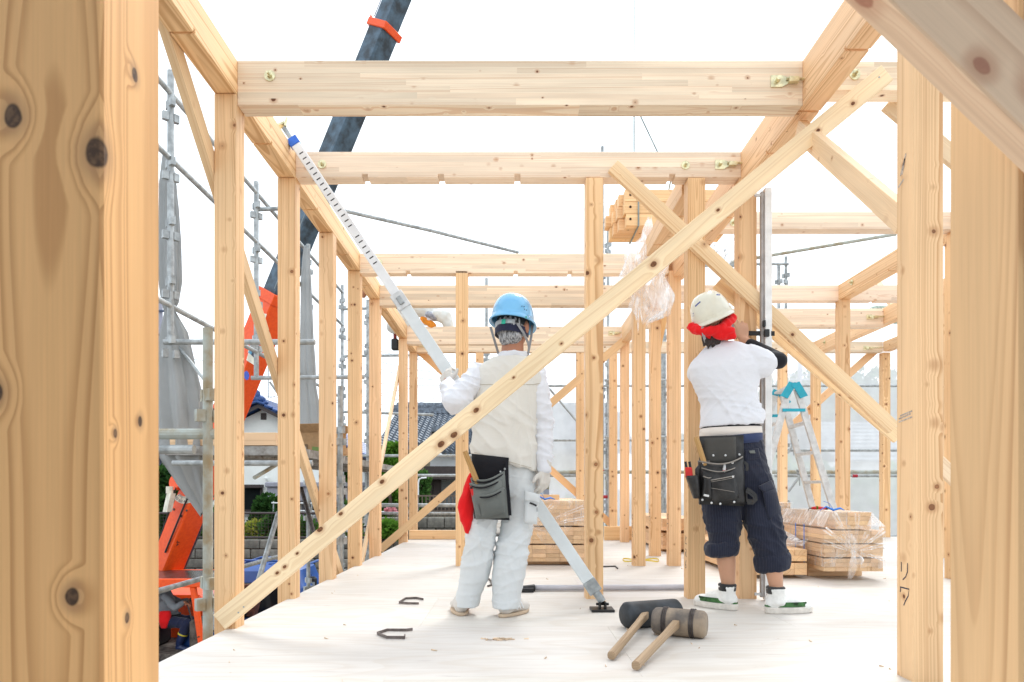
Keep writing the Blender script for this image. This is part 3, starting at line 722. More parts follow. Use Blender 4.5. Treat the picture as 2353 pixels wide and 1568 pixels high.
# unseen dark sheet added behind the viewer to shade the near posts' front faces
M['shadesheet'] = sheet_mat('shade_sheet_cloth', (.10, .11, .125), .97, .2)
v = MB(); rows = []
for j in range(10): rows.append([V((-1.5 + 3.0 * i / 14, -.62 + .04 * math.sin(i * .9), .02 + 2.5 * j / 9)) for i in range(15)])
tag(v.rings(rows, cap=False, closed=False).build('added_shade_sheet', M['shadesheet'], None, smooth=True), 'unseen dark sheet added just behind the viewer to shade the near posts', 'sheet')
# ================================================================== BACKGROUND
stucco = mat('cream_stucco', (.90, .92, .88), .9, 0, .03, 2, .1, 60); white_w = mat('white_plaster', (.74, .76, .76), .9, 0, .04, 2)
bluet = mat('blue_glazed_tile', (.035, .09, .27), .28, 0, .2, 20); greyt = mat('grey_roof_tile', (.17, .20, .24), .45, 0, .25, 9)
dglass = mat('dark_window_glass', (.015, .018, .02), .08, 0, 0); brownf = mat('brown_frame', (.055, .04, .038), .5, 0, .1, 20)
shut = mat('grey_shutter', (.40, .42, .43), .5, .1, .05, 20); lav = mat('pale_eave_metal', (.36, .36, .42), .5, 0, .05, 6)
tanw = mat('tan_wall', (.42, .36, .24), .9, 0, .1, 4); dsoil = mat('dark_soil', (.09, .075, .05), 1, 0, .3, 6)

def tiles(b, p00, pu, pv, nu, nv, tw=.05):
    """pan tiles: wavy courses that step down the slope. p00 eave corner, pu along the eave, pv up the slope"""
    p00, pu, pv = V(p00), V(pu), V(pv); n = pu.cross(pv).normalized()
    if n.z < 0: n = -n
    for j in range(nv):
        rows = []
        for s, h in ((0, tw), (1.0, .0)):
            row = []
            for i in range(nu * 4 + 1):
                u = i / (nu * 4); row.append(p00 + pu * u + pv * ((j + s * 1.05) / nv) + n * (h + .035 * math.sin(i * math.pi / 2) + .03))
            rows.append(row)
        low = [p - n * (tw + .02) for p in rows[0]]
        b.rings([low, rows[0], rows[1]], cap=False, closed=False)
def house_window(par, x0, x1, z0, z1, y, frame, pane):
    b = MB(); t = .07
    b.span((x0, y - .06, z1 - t), (x1, y, z1)).span((x0, y - .06, z0), (x1, y, z0 + t)).span((x0, y - .06, z0 + t + .001), (x0 + t, y, z1 - t - .001)).span((x1 - t, y - .06, z0 + t + .001), (x1, y, z1 - t - .001))
    w_ = b.build('window', frame, par)
    MB().span((x0 + t, y - .03, z0 + t), (x1 - t, y - .01, z1 - t)).build('pane', pane, w_)
    return w_
def xs(x, Y): return at(x, 0, Y).x
def zs_(y, Y): return at(0, y, Y).z
# cream house
Yc = 24.0
ch = thing('cream_house', 'cream house with a blue tiled gable roof behind the left-hand posts', 'house', (xs(605, Yc), Yc + 4, -.6))
cx, hw_ = xs(605, Yc), 3.45
pk = zs_(930, Yc); sl = .5; ev = pk - sl * (hw_ + .55)
b = MB(); prof = [(cx - hw_, -.6), (cx + hw_, -.6), (cx + hw_, pk - .16 - sl * hw_), (cx, pk - .16), (cx - hw_, pk - .16 - sl * hw_)]
b.rings([[V((x, Yc, z)) for x, z in prof], [V((x, Yc + 8, z)) for x, z in prof]]); b.build('wall', stucco, ch)
b = MB()
for sg in (-1, 1):
    tiles(b, (cx + sg * (hw_ + .55), Yc - .5, ev), (0, 9, 0), (-sg * (hw_ + .55), 0, pk - ev), 34, 12, .035)
    p = [V((cx + sg * (hw_ + .5), Yc - .45, ev - .02)), V((cx, Yc - .45, pk - .02)), V((cx, Yc - .45, pk - .09)), V((cx + sg * (hw_ + .5), Yc - .45, ev - .09))]
    b.rings([p, [q + V((0, 8.9, 0)) for q in p]])
rf = b.build('roof', bluet, ch)
b = MB()
for k in range(15):
    for sg in (-1, 1):
        d = (k + .5) / 15; x = cx + sg * (hw_ + .5) * d; z = pk - sl * (hw_ + .5) * d + .06
        b.tube([(x - sg * .13, Yc - .62, z + .03), (x + sg * .13, Yc - .62, z - .05)], .045, 8)
b.build('verge_tile', bluet, rf)
o = rf; MB().ell((cx, Yc - .5, pk + .12), (.26, .14, .13)).ell((cx, Yc - .55, pk + .28), (.10, .08, .14)).box((cx, Yc + 4, pk + .09), (.24, 8.8, .16)).ell((cx - .24, Yc - .5, pk + .0), (.12, .08, .08)).ell((cx + .24, Yc - .5, pk + .0), (.12, .08, .08)).build('ridge_ornament', bluet, rf)
MB().span((xs(600, Yc), Yc - .04, zs_(965, Yc)), (xs(612, Yc), Yc + .02, zs_(950, Yc))).build('gable_vent', brownf, ch)
b = MB()
for sg in (-1, 1): b.rings([[V((cx, Yc - .52, pk - .05)), V((cx + sg * (hw_ + .5), Yc - .52, ev - .05)), V((cx + sg * (hw_ + .5), Yc - .52, ev - .17)), V((cx, Yc - .52, pk - .17))], [V((cx, Yc - .47, pk - .05)), V((cx + sg * (hw_ + .5), Yc - .47, ev - .05)), V((cx + sg * (hw_ + .5), Yc - .47, ev - .17)), V((cx, Yc - .47, pk - .17))]])
b.build('barge_board', brownf, ch)
house_window(ch, xs(540, Yc), xs(604, Yc), zs_(1176, Yc), zs_(1118, Yc), Yc - .005, brownf, dglass)
MB().span((xs(530, Yc), Yc - .35, zs_(1121, Yc)), (xs(608, Yc), Yc - .07, zs_(1114, Yc))).build('window_hood', brownf, ch)
MB().span((xs(535, Yc), Yc - .15, zs_(1183, Yc)), (xs(606, Yc), Yc - .065, zs_(1177, Yc))).build('window_sill', lav, ch)
b = MB().span((xs(636, Yc), Yc - 1.0, zs_(1152, Yc)), (xs(838, Yc), Yc - .01, zs_(1116, Yc))); b.span((xs(634, Yc), Yc - 1.1, zs_(1120, Yc)), (xs(840, Yc), Yc - .01, zs_(1113, Yc) + .06)); b.build('porch_roof', lav, ch, bevel=.03)
for k, (xa, xb) in enumerate(((695, 742), (744, 782), (784, 832))):
    house_window(ch, xs(xa, Yc), xs(xb, Yc), zs_(1245, Yc), zs_(1160, Yc), Yc - .005, lav, dglass)
MB().tube([(xs(612, Yc), Yc - .1, zs_(1098, Yc)), (xs(618, Yc), Yc - .2, zs_(1100, Yc)), (xs(621, Yc), Yc - .12, zs_(1110, Yc)), (xs(621, Yc), Yc - .08, -.6)], .05, 8).build('vent_pipe', stucco, ch)
MB().tube([(cx, Yc + .5, pk + .3), (cx, Yc + .5, pk + 3.6)], .02, 6).tube([(cx - .5, Yc + .5, pk + 3.4), (cx + .6, Yc + .5, pk + 3.5)], .012, 5).tube([(cx - .3, Yc + .4, pk + 3.25), (cx - .25, Yc + 1, pk + 3.25)], .01, 5).tube([(cx + .3, Yc + .2, pk + 3.45), (cx + .3, Yc + .9, pk + 3.45)], .01, 5).build('aerial', M['zinc'], ch)
acm = mat('ac_grey', (.45, .46, .47), .6, 0, .04, 10)
u = thing('air_conditioner', 'grey outdoor air conditioner unit by the wall of the cream house', 'air conditioner', (xs(742, 23), 23, -.6))
p = at(742, 1205, 23); MB().box(p, (.62, .3, .62)).build('casing', acm, u, bevel=.02)
MB().tube([p + V((-.06, -.152, 0)), p + V((-.06, -.17, 0))], .22, 20).build('fan_grille', mat('ac_dark', (.16, .16, .17), .6), u)
for k in (-1, 1): MB().box(p + V((k * .22, 0, -.36)), (.06, .3, .1)).build('foot', acm, u)

# grey-roofed house with dark shutters
gh = thing('grey_roof_house', 'house with a large grey tiled roof and brown shutters left of the blue-helmeted man', 'house', (-1.5, 26, -.1))
b = MB(); ex0, ex1 = xs(868, 26), 4.2
tiles(b, (ex0, 26, zs_(1020, 26)), (ex1 - ex0, 0, 0), (0, 4.2, zs_(950, 30) - zs_(1020, 26)), 40, 15)
tiles(b, (ex0, 34.6, zs_(1020, 26)), (ex1 - ex0, 0, 0), (0, -4.2, zs_(950, 30) - zs_(1020, 26)), 10, 3)
rz = zs_(950, 30) + .12
b.box(((ex0 + ex1) / 2, 30.3, rz), (ex1 - ex0 + .3, .42, .2)).box(((ex0 + ex1) / 2, 30.3, rz + .17), (ex1 - ex0 + .2, .3, .16))
b.box(((ex0 + ex1) / 2, 26.02, zs_(1020, 26) - .12), (ex1 - ex0, .06, .18))
grf = b.build('roof', greyt, gh)
MB().tube([(ex0, 30.3, rz + .26), (ex1, 30.3, rz + .26)], .12, 8).build('ridge_tile', greyt, grf)
b = MB(); zt = zs_(1020, 26) - .1
b.rings([[V((x, 26.6, z)) for x, z in ((ex0 + .6, -.1), (ex1 - .6, -.1), (ex1 - .6, zt), (ex0 + .6, zt))], [V((x, 34, z)) for x, z in ((ex0 + .6, -.1), (ex1 - .6, -.1), (ex1 - .6, zt), (ex0 + .6, zt))]]); b.build('wall', tanw, gh)
# its front wing
Yw = 22.0; wx0, wx1 = xs(966, Yw), 1.0
wing = MB(); wz = zs_(1046, Yw)
wing.span((wx0 + .25, Yw + .45, -.1), (wx1, Yw + 3.9, wz + .02)); wg = wing.build('wing_wall', white_w, gh)
b = MB(); tiles(b, (xs(985, Yw), Yw, zs_(1044, Yw)), (wx1 - xs(985, Yw), 0, 0), (0, 2.2, zs_(993, Yw + 2.2) - zs_(1044, Yw)), 22, 9, .09)
b.box(((wx0 + wx1) / 2 + .1, Yw + 2.2, zs_(993, Yw + 2.2) + .1), (wx1 - wx0, .34, .2)); b.build('wing_roof', greyt, gh)
b = MB(); apex = V((wx0 + .08, Yw + 2.2, zs_(993, Yw + 2.2)))
for dy in (-2.3, 2.3):
    e = V((wx0 + .08, Yw + 2.2 + dy, zs_(1048, Yw))); b.rings([[apex, e, e - Zu * .2, apex - Zu * .2], [q + V((.12, 0, 0)) for q in (apex, e, e - Zu * .2, apex - Zu * .2)]])
b.build('barge_board', brownf, gh)
MB().rings([[V((wx0 + .26, Yw + .45, wz)), V((wx0 + .26, Yw + 3.9, wz)), apex + V((.18, 0, -.08))], [V((wx0 + .36, Yw + .45, wz)), V((wx0 + .36, Yw + 3.9, wz)), apex + V((.28, 0, -.08))]]).build('gable_wall', white_w, gh)
b = MB().span((xs(975, Yw), Yw - .12, zs_(1096, Yw)), (wx1, Yw + .44, zs_(1072, Yw))).span((xs(970, Yw), Yw - .3, zs_(1102, Yw)), (wx1, Yw + .44, zs_(1097, Yw))); b.build('canopy', brownf, gh)
for (xa, xb, dep) in ((986, 1000, .0), (1004, 1058, 0), (1066, 1110, 0)):
    z0, z1 = zs_(1166, Yw), zs_(1105, Yw); sh = MB()
    nsl = 16
    for k in range(nsl):
        z = z0 + (z1 - z0) * k / nsl; sh.rings([[V((xs(xa, Yw), Yw + .40, z)), V((xs(xb, Yw), Yw + .40, z)), V((xs(xb, Yw), Yw + .44, z)), V((xs(xa, Yw), Yw + .44, z))], [V((xs(xa, Yw), Yw + .36, z + (z1 - z0) / nsl * .9)), V((xs(xb, Yw), Yw + .36, z + (z1 - z0) / nsl * .9)), V((xs(xb, Yw), Yw + .44, z + (z1 - z0) / nsl * .9)), V((xs(xa, Yw), Yw + .44, z + (z1 - z0) / nsl * .9))]])
    tag(sh.build('shutter_slats', shut, gh), kind='stuff')
b = MB()
for x in (983, 1002, 1062, 1112): b.span((xs(x, Yw) - .12, Yw + .3, -.1), (xs(x, Yw) + .12, Yw + .448, zs_(1103, Yw)))
b.span((xs(980, Yw), Yw + .31, -.1), (wx1, Yw + .447, zs_(1167, Yw))); b.build('shutter_frame', brownf, gh)

# ------------------------------------------------------------------ raised gardens behind retaining walls of stone blocks
blockm = None
def block_mat():
    T = NT('stained_concrete_block'); oi = T.n('ObjectInfo'); tc = T.n('TexCoord').outputs['Object']
    n1 = T.noise(tc, 5, 6, .65); n2 = T.noise(tc, 1.1, 3)
    col = T.mix(T.rng(n1, .35, .7), (.13, .125, .11), (.30, .29, .25)); col = T.mix(T.m1('MULTIPLY', T.rng(n2, .45, .7), .6), col, (.07, .068, .055))
    k = T.rng(oi.outputs['Random'], 0, 1, .7, 1.25, False); col = T.mix(1.0, col, T.vec(k, k, k), 'MULTIPLY')
    q = T.bsdf(Base_Color=col, Roughness=.95); T.set(q.inputs['Normal'], T.bump(n1, .6, .02)); return T.m
blockm = block_mat()
def block_wall(label, x0, x1, ztop, Y, rows, bw_=.45, bh=.225):
    wl = thing('retaining_wall', label, 'wall', ((x0 + x1) / 2, Y, -3))
    MB().span((x0, Y + .06, -3.0), (x1, Y + .35, ztop - .03)).build('mortar', dsoil, wl)
    me = None; n = int((x1 - x0) / bw_) + 1
    for r_ in range(rows):
        for k in range(n):
            x = x0 + (k + (.5 if r_ % 2 else 0)) * bw_; z = ztop - bh * (r_ + .5)
            if x + bw_ > x1: continue
            if me is None:
                o = MB().box((0, 0, 0), (bw_ - .018, .3, bh - .018)).build('block', blockm, wl, bevel=.018, origin=(0, 0, 0)); me = o.data
            else:
                o = bpy.data.objects.new('block', me); COL.objects.link(o); o.parent = wl
            o.matrix_basis = Matrix.Translation(V((x + bw_ / 2, Y + .15 - .02 * rnd(), z)) - wpos(wl))
    return wl
YL = 17.6; ztl = zs_(1240, YL)
block_wall('stained block retaining wall below the garden of the cream house', xs(300, YL), xs(868, YL), ztl, YL, 8, .46, .24)
YR = 19.0; ztr = zs_(1189, YR)
block_wall('grey stone block retaining wall below the grey-roofed house', xs(868, YR) - .05, xs(1120, YR), ztr, YR, 5, .46, .3)
MB().quad((-24, YL + .2, ztl - .05), (xs(868, YL), YL + .2, ztl - .05), (xs(868, YL), 60, ztl - .05), (-24, 60, ztl - .05)).build('garden_bed', dsoil)['kind'] = 'structure'
MB().quad((xs(868, YR), YR + .2, ztr - .05), (9, YR + .2, ztr - .05), (9, 60, ztr - .05), (xs(868, YR), 60, ztr - .05)).build('garden_bed', dsoil)['kind'] = 'structure'
# railing on the left wall
rl = thing('garden_railing', 'dark metal railing with wire mesh on top of the garden wall', 'railing', (-8, YL + .1, ztl))
for y in (1180, 1236): MB().tube([(xs(300, YL), YL + .1, zs_(y, YL)), (xs(866, YL), YL + .1, zs_(y, YL))], .028, 8).build('rail', brownf, rl)
x = xs(330, YL)
while x < xs(860, YL):
    MB().tube([(x, YL + .1, ztl), (x, YL + .1, zs_(1178, YL))], .03, 8).build('upright', brownf, rl); x += 1.72
b = MB(); x = xs(300, YL)
while x < xs(866, YL): b.quad((x, YL + .1, ztl + .04), (x + .008, YL + .1, ztl + .04), (x + .008, YL + .1, zs_(1181, YL)), (x, YL + .1, zs_(1181, YL))); x += .085
for k in range(7): z = ztl + .05 + k * .085; b.quad((xs(300, YL), YL + .1, z), (xs(866, YL), YL + .1, z), (xs(866, YL), YL + .1, z + .007), (xs(300, YL), YL + .1, z + .007))
tag(b.build('wire_mesh', brownf, rl), kind='stuff')
rl2 = thing('bar_fence', 'brown fence of thin upright bars before the shuttered house', 'fence', (-2, YR + .4, ztr))
brownr = mat('brown_bar', (.16, .12, .09), .6)
for y in (1140, 1176): MB().span((xs(955, YR), YR + .42, zs_(y, YR) - .02), (xs(1110, YR), YR + .46, zs_(y, YR) + .02)).build('rail', brownr, rl2)
me = None; x = xs(957, YR)
while x < xs(1108, YR):
    if me is None: o = MB().span((-.012, -.012, 0), (.012, .012, .56)).build('bar', brownr, rl2, origin=(0, 0, 0)); me = o.data
    else: o = bpy.data.objects.new('bar', me); COL.objects.link(o); o.parent = rl2
    o.matrix_basis = Matrix.Translation(V((x, YR + .40, ztr)) - wpos(rl2)); x += .105
# ------------------------------------------------------------------ plants
def leafmat(name, a, b, tr=.25):
    T = NT(name); tc = T.n('TexCoord').outputs['Object']
    nz = T.noise(tc, 1.7, 3); n2 = T.n('TexWhiteNoise', {'Vector': T.n('NewGeometry').outputs['Position']}, noise_dimensions='3D').outputs['Value'] if False else T.noise(tc, 11, 2)
    c = T.mix(T.rng(T.m1('ADD', T.m1('MULTIPLY', nz, .5), T.m1('MULTIPLY', n2, .5)), .36, .64), a, b)
    d = T.n('BsdfDiffuse', {0: c}).outputs[0]; t = T.n('BsdfTranslucent', {0: c}).outputs[0]
    T.t.links.new(T.n('MixShader', {0: tr, 1: d, 2: t}).outputs[0], T.out.inputs[0]); return T.m
G1 = leafmat('bright_leaf', (.06, .16, .02), (.16, .32, .045)); G2 = leafmat('dark_leaf', (.02, .06, .018), (.055, .125, .03)); G3 = leafmat('yellow_leaf', (.25, .30, .04), (.42, .42, .08)); G4 = leafmat('mid_leaf', (.04, .11, .025), (.10, .20, .05))
bark = mat('bark', (.12, .085, .06), .95, 0, .3, 12)
def leaves(clumps, n, size, seed=1, up=.3, long=1.6):
    rg = random.Random(seed); b = MB(); tot = sum(c[1] ** 2 for c in clumps)
    for (c, r, fl) in clumps:
        for _ in range(int(n * r * r / tot)):
            d = V((rg.gauss(0, 1), rg.gauss(0, 1), rg.gauss(0, 1))).normalized()
            q = r * (rg.random() ** .35); p = V(c) + V((d.x * q, d.y * q, d.z * q * fl))
            t = (d + V((rg.gauss(0, .5), rg.gauss(0, .5), rg.gauss(0, .5) + up))).normalized(); s = t.orthogonal().normalized()
            s = (s * math.cos(6.28 * rg.random()) + t.cross(s) * math.sin(6.28 * rg.random())).normalized()
            k = size * (.6 + .8 * rg.random()); b.quad(p - s * k * .5, p + t * k * long * .5, p + s * k * .5, p - t * k * long * .5)
    return b
def plant(name, label, cat, base, clumps, n, size, m, trunk=.08, seed=1, group=None, long=1.6, limbs=True, partname='crown'):
    t = thing(name, label, cat, base, group)
    leaves(clumps, n, size, seed, long=long).build(partname, m, t)
    b = MB(); base = V(base); top = V(clumps[0][0]); b.tube([base, base.lerp(top, .5) + V((.05, 0, 0)), top], [trunk, trunk * .75, trunk * .4], 8)
    if limbs:
        for (c, r, fl) in clumps[1:]: b.tube([base.lerp(top, .55), base.lerp(top, .7).lerp(V(c), .5), V(c)], [trunk * .5, trunk * .35, trunk * .15], 6)
    b.build('trunk', bark, t); return t
def pxc(l, Y): return [(at(x, y, Y + dy), r, fl) for (x, y, r, fl, dy) in l]
plant('pine_tree', 'layered garden pine behind the orange crane boom at the far left', 'tree', at(360, 1300, 20), pxc([(372, 1085, .35, .5, 0), (400, 1105, .4, .45, .1), (345, 1110, .6, .4, 0), (400, 1140, .4, .5, 0), (350, 1160, .75, .5, 0), (402, 1175, .36, .6, 0), (350, 1215, .8, .6, 0), (395, 1205, .4, .6, .3)], 20), 5200, .085, G2, .12, 3, long=2.4)
plant('round_bush', 'rounded dark green bush beside the window of the cream house', 'bush', at(617, 1262, 21.5), pxc([(615, 1165, .42, 1.0, 0), (607, 1195, .48, 1, 0), (635, 1175, .42, 1, 0), (628, 1215, .45, .8, 0)], 21.5), 2600, .10, G2, .06, 5)
plant('leafy_tree', 'bright green clipped tree right of the sixth left-hand post', 'tree', at(893, 1240, 20.5), pxc([(893, 1060, .42, .7, 0), (905, 1030, .28, .7, 0), (880, 1085, .38, .6, 0), (903, 1095, .35, .6, 0), (885, 1040, .2, .7, 0), (895, 1140, .45, .8, .4), (872, 1175, .4, .9, .6)], 20.5), 4200, .085, G1, .07, 7)
plant('leafy_tree', 'green tree seen in a narrow gap beside the fourth left-hand post', 'tree', at(790, 1240, 23), pxc([(788, 1070, .36, .7, -1.6), (782, 1050, .25, .8, -1.6), (795, 1095, .3, .6, -1.6), (765, 1075, .3, .8, -1.6)], 23.6), 1600, .1, G4, .05, 9)
plant('leafy_tree', 'dark foliage behind the bar fence, left of the brown shutters', 'tree', at(968, 1185, 20.6), pxc([(966, 1125, .30, 1.3, 0), (972, 1100, .25, 1, 0), (962, 1160, .25, 1.2, 0)], 20.6), 1200, .08, G4, .05, 10)
k = 0
for (x, y, r, m, lab) in ((590, 1222, .30, G3, 'yellow-green leafy plant behind the railing'), (620, 1218, .34, G4, 'dark leafy shrub behind the railing beside the slanting scaffold pipe'), (574, 1225, .22, G1, 'broad-leaved green plant low behind the railing'), (700, 1215, .32, G4, 'small shrub behind the railing between the second and third posts'),
                          (728, 1228, .25, G1, 'low bright plant at the foot of the air conditioner'), (785, 1215, .4, G1, 'leafy plant behind the railing beside the fourth post'), (893, 1215, .26, G1, 'grassy tuft of long leaves under pink flowers'), (800, 1175, .25, G4, 'bushy plant higher in the gap beside the fourth post'), (640, 1200, .3, G2, 'dark shrub behind the railing near the bush'), (500, 1205, .5, G4, 'garden shrub half hidden by the nearest left-hand post'), (440, 1220, .45, G1, 'garden shrub behind the crane boom and scaffold standard')):
    k += 1; c = at(x, y, 18.3); plant('shrub', lab, 'shrub', (c.x, 18.3, ztl - .05), [(c, r, 1.0), (c + V((r * .7, .1, -.1)), r * .7, 1), (c + V((-r * .7, .15, -.06)), r * .7, 1)], 700, .085, m, .02, 20 + k, 'plants in the garden of the cream house', 2.2, False, 'foliage')
pinkm = mat('pink_petal', (.70, .30, .34), .8)
b = thing('flower_cluster', 'pink flowers in the garden beside the fifth left-hand post', 'flowers', (xs(897, 18.6), 18.6, ztl))
for (x, y) in ((889, 1173), (897, 1176), (903, 1170), (908, 1178), (899, 1168)):
    c = at(x, y, 18.6); leaves([(c, .065, .8)], 40, .06, x).build('blossom', pinkm, b); MB().tube([(c.x, c.y, ztl), c], .006, 5).build('stem', G4, b)
# laundry poles
lp = thing('laundry_stand', 'pale laundry poles with small clips hung in the garden of the cream house', 'laundry stand', (xs(720, 20), 20, ztl))
for (xa, ya, xb, yb) in ((624, 1156, 740, 1157), (690, 1174, 752, 1176), (780, 1174, 902, 1177)):
    MB().tube([at(xa, ya, 20), at(xb, yb, 20)], .017, 8).build('pole', M['white_paint'], lp)
for x in (628, 716, 850): MB().tube([(xs(x, 20), 20.02, ztl), at(x, 1152, 20) + V((0, .02, 0))], .02, 8).build('upright', M['zinc'], lp)
b = MB()
for k in range(7): c = at(716 + (k % 3 - 1) * 3, 1186 + k * 2, 19.95); b.box(c, (.03, .02, .09), Euler((0, .4 * (k % 3 - 1), 0)).to_matrix())
b.build('clothes_pegs', M['white_paint'], lp)
sp = thing('water_pipe', 'bent white standpipe beside the brown shuttered house', 'pipe', (xs(961, 19.8), 19.8, ztr))
MB().tube([(xs(961, 19.8), 19.8, ztr), at(961, 1112, 19.8), at(963, 1102, 19.8), at(968, 1099, 19.8), at(980, 1098, 19.8)], .022, 8).build('tube', M['white_paint'], sp)
# behind the mesh sheets
fh = thing('far_house', 'pale house seen dimly through the mesh behind the far right posts', 'house', (xs(2010, 30), 30, -2))
xa, xb = xs(1940, 30), xs(2200, 30)
MB().span((xa, 30, -3), (xb, 37, zs_(1060, 30))).build('wall', white_w, fh)
b = MB(); tiles(b, (xa - .6, 29.4, zs_(1062, 30)), (xb - xa + 1.2, 0, 0), (0, 4, 2.0), 30, 10); tiles(b, (xa - .6, 37.6, zs_(1062, 30)), (xb - xa + 1.2, 0, 0), (0, -4.2, 2.0), 8, 3); b.build('roof', greyt, fh)
house_window(fh, xs(2000, 30), xs(2030, 30), zs_(1190, 30), zs_(1130, 30), 29.99, lav, dglass)
fh2 = thing('far_house', 'grey-roofed house seen dimly through the mesh right of the blue-helmeted man', 'house', (xs(1300, 27), 27, -2))
xa, xb = xs(1240, 27), xs(1420, 27)
MB().span((xa, 27, -3), (xb, 33, zs_(1030, 27))).build('wall', white_w, fh2)
b = MB(); tiles(b, (xa - .6, 26.4, zs_(1045, 27)), (xb - xa + 1.2, 0, 0), (0, 3.5, 1.9), 26, 9); tiles(b, (xa - .6, 33.6, zs_(1045, 27)), (xb - xa + 1.2, 0, 0), (0, -3.7, 1.9), 8, 3); b.build('roof', greyt, fh2)
MB().span((xs(1235, 25), 24.6, -3), (xs(1420, 25), 25, zs_(1125, 25))).build('garden_wall', lav, fh2)
for k, (x, y, r, Y) in enumerate(((1800, 905, 2.6, 62), (1860, 890, 3.0, 64), (1925, 905, 2.8, 61), (1990, 890, 3.2, 63), (2050, 900, 3, 60), (1730, 930, 2.5, 62), (2110, 900, 3, 62), (1660, 950, 2.6, 63))):
    c = at(x, y + 25, Y); side = ('far tree on the skyline above the stepladder top', 'far tree on the skyline between the ladder and the next post', 'far tree on the skyline under the double boards', 'far tree on the skyline left of the far right post', 'far tree on the skyline beside the big marked post', 'far tree on the skyline hidden mostly by the aluminium rod', 'far tree on the skyline behind the big marked post', 'far tree on the skyline behind the white-helmeted man')[k]
    plant('far_tree', side, 'tree', (c.x, Y, -3), [(c, r, .9), (c + V((r * .6, 0, -r * .5)), r * .8, .9), (c + V((-r * .7, 0, -r * .6)), r * .8, .9), (c + V((0, 0, -r * 1.3)), r, 1)], 1500, .5, G4, .35, 60 + k, 'far trees on the skyline')
for k, (x, y, r, Y, m) in enumerate(((1930, 1140, .8, 22, G1), (2000, 1160, .9, 21, G4), (1860, 1120, .9, 22, G4), (1790, 1100, .9, 22, G1), (2080, 1130, 1.0, 22, G1), (1300, 1190, .5, 17, G4))):
    c = at(x, y, Y); plant('shrub', ('bright shrub dimly seen through mesh right of the stepladder', 'shrub dimly seen through mesh left of the far right post', 'dark shrub dimly seen through mesh between the ladder legs', 'bright shrub dimly seen through mesh left of the stepladder', 'shrub dimly seen through mesh beside the big marked post', 'shrub with white flowers dimly seen through mesh above the wrapped stack')[k], 'shrub', (c.x, Y, -3), [(c, r, 1.0), (c + V((r, 0, -.2)), r * .8, 1), (c + V((-r, 0, -.3)), r * .8, 1), (c + V((0, .2, -1.2)), r * 1.1, 1.2)], 1500, .16, m, .06, 80 + k, 'shrubs behind the mesh', 1.6, True, 'foliage')
# utility wires and a far pole
WIRE_L = ['uppermost of the three parallel wires left of the raised glove', 'middle one of the three parallel wires left of the raised glove', 'lowest of the three parallel wires left of the raised glove', 'overhead wire just under the three parallel ones', 'long overhead wire passing just above the grey tiled roof', 'overhead wire rising to the right between the cream and grey roofs', 'overhead wire at the far left beside the gathered grey sheet', 'overhead wire falling to the right just over the grey ridge', 'overhead wire rising steeply to the right over the grey ridge', 'overhead wire just over the peak of the cream house']
wirem = mat('wire', (.10, .13, .2), .6)
for k, (xa, ya, xb, yb, Y) in enumerate(((860, 808, 1060, 838, 40), (860, 832, 1050, 862, 40), (860, 850, 1050, 880, 40), (770, 872, 1045, 890, 42), (640, 918, 1060, 935, 45), (560, 935, 860, 912, 45), (365, 800, 500, 838, 40), (870, 912, 1060, 940, 44), (870, 945, 1040, 905, 46), (560, 918, 640, 912, 45))):
    a, b_ = at(xa, ya, Y), at(xb, yb, Y); d = b_ - a; a, b_ = a - d * .35, b_ + d * .35
    pts = [a.lerp(b_, t / 10) - Zu * (.5 * math.sin(math.pi * t / 10)) + Zu * .42 for t in range(11)]
    tag(MB().tube(pts, .017, 5).build('overhead_wire', wirem, None), WIRE_L[k], 'wire', 'overhead wires')
up = thing('utility_pole', 'faint utility pole with crossarms behind the mesh above the stepladder', 'utility pole', (xs(1838, 48), 48, -3))
MB().tube([(xs(1838, 48), 48, -3), at(1838, 828, 48)], .14, 10).build('pole', lav, up)
MB().span(at(1810, 862, 48) - V((0, .05, .05)), at(1866, 862, 48) + V((0, .05, .05))).span(at(1815, 872, 48) - V((0, .05, .05)), at(1862, 872, 48) + V((0, .05, .05))).build('crossarm', lav, up)
up2 = thing('utility_pole', 'far utility pole with insulators at the left beside the gathered sheet', 'utility pole', (xs(371, 30), 30, -3))
MB().tube([(xs(368, 30), 30, -3), at(368, 690, 30)], .11, 10).build('pole', lav, up2)
b = MB()
for y in (715, 770, 880): b.span(at(358, y, 29.9) - V((0, .05, .04)), at(386, y, 29.9) + V((0, .05, .04)))
b.build('crossarm', wirem, up2)
# ================================================================== CRANE TRUCK
def crane_paint():
    T = NT('worn_orange_paint'); tc = T.n('TexCoord').outputs['Object']
    n1 = T.noise(tc, 3.2, 6, .62); n2 = T.noise(tc, 22, 3)
    col = T.mix(T.rng(n2, .3, .7), (.84, .075, .004), (.92, .10, .007))
    col = T.mix(T.rng(n1, .685, .70), col, (.035, .025, .02))
    q = T.bsdf(Base_Color=col, Roughness=.38); return T.m
OR = crane_paint()
BOOM = mat('dark_blue_grey_boom', (.07, .115, .16), .42, .2, .28, 5, .08, 40, tint2=(.03, .04, .05), coat=.1)
dblue = mat('truck_blue', (.02, .085, .33), .35, 0, .06, 6, coat=.3)
DIRT = mat('oily_deck', (.12, .10, .085), .8, .1, .3, 9)
rubber = mat('black_rubber', (.02, .02, .022), .8, 0, .15, 30)
ct = thing('crane_truck', 'orange crane truck with a long dark telescopic boom parked on the left', 'crane truck', (-6, 12.4, -3))
A = at(426, 1196, 12.6); B_ = at(912, 0, 10.9); ax = (B_ - A).normalized()
n1 = V((-.50, -.87, 0)); n1 = (n1 - ax * n1.dot(ax)).normalized(); n2 = ax.cross(n1) * -1
if n2.x < 0: n2 = -n2
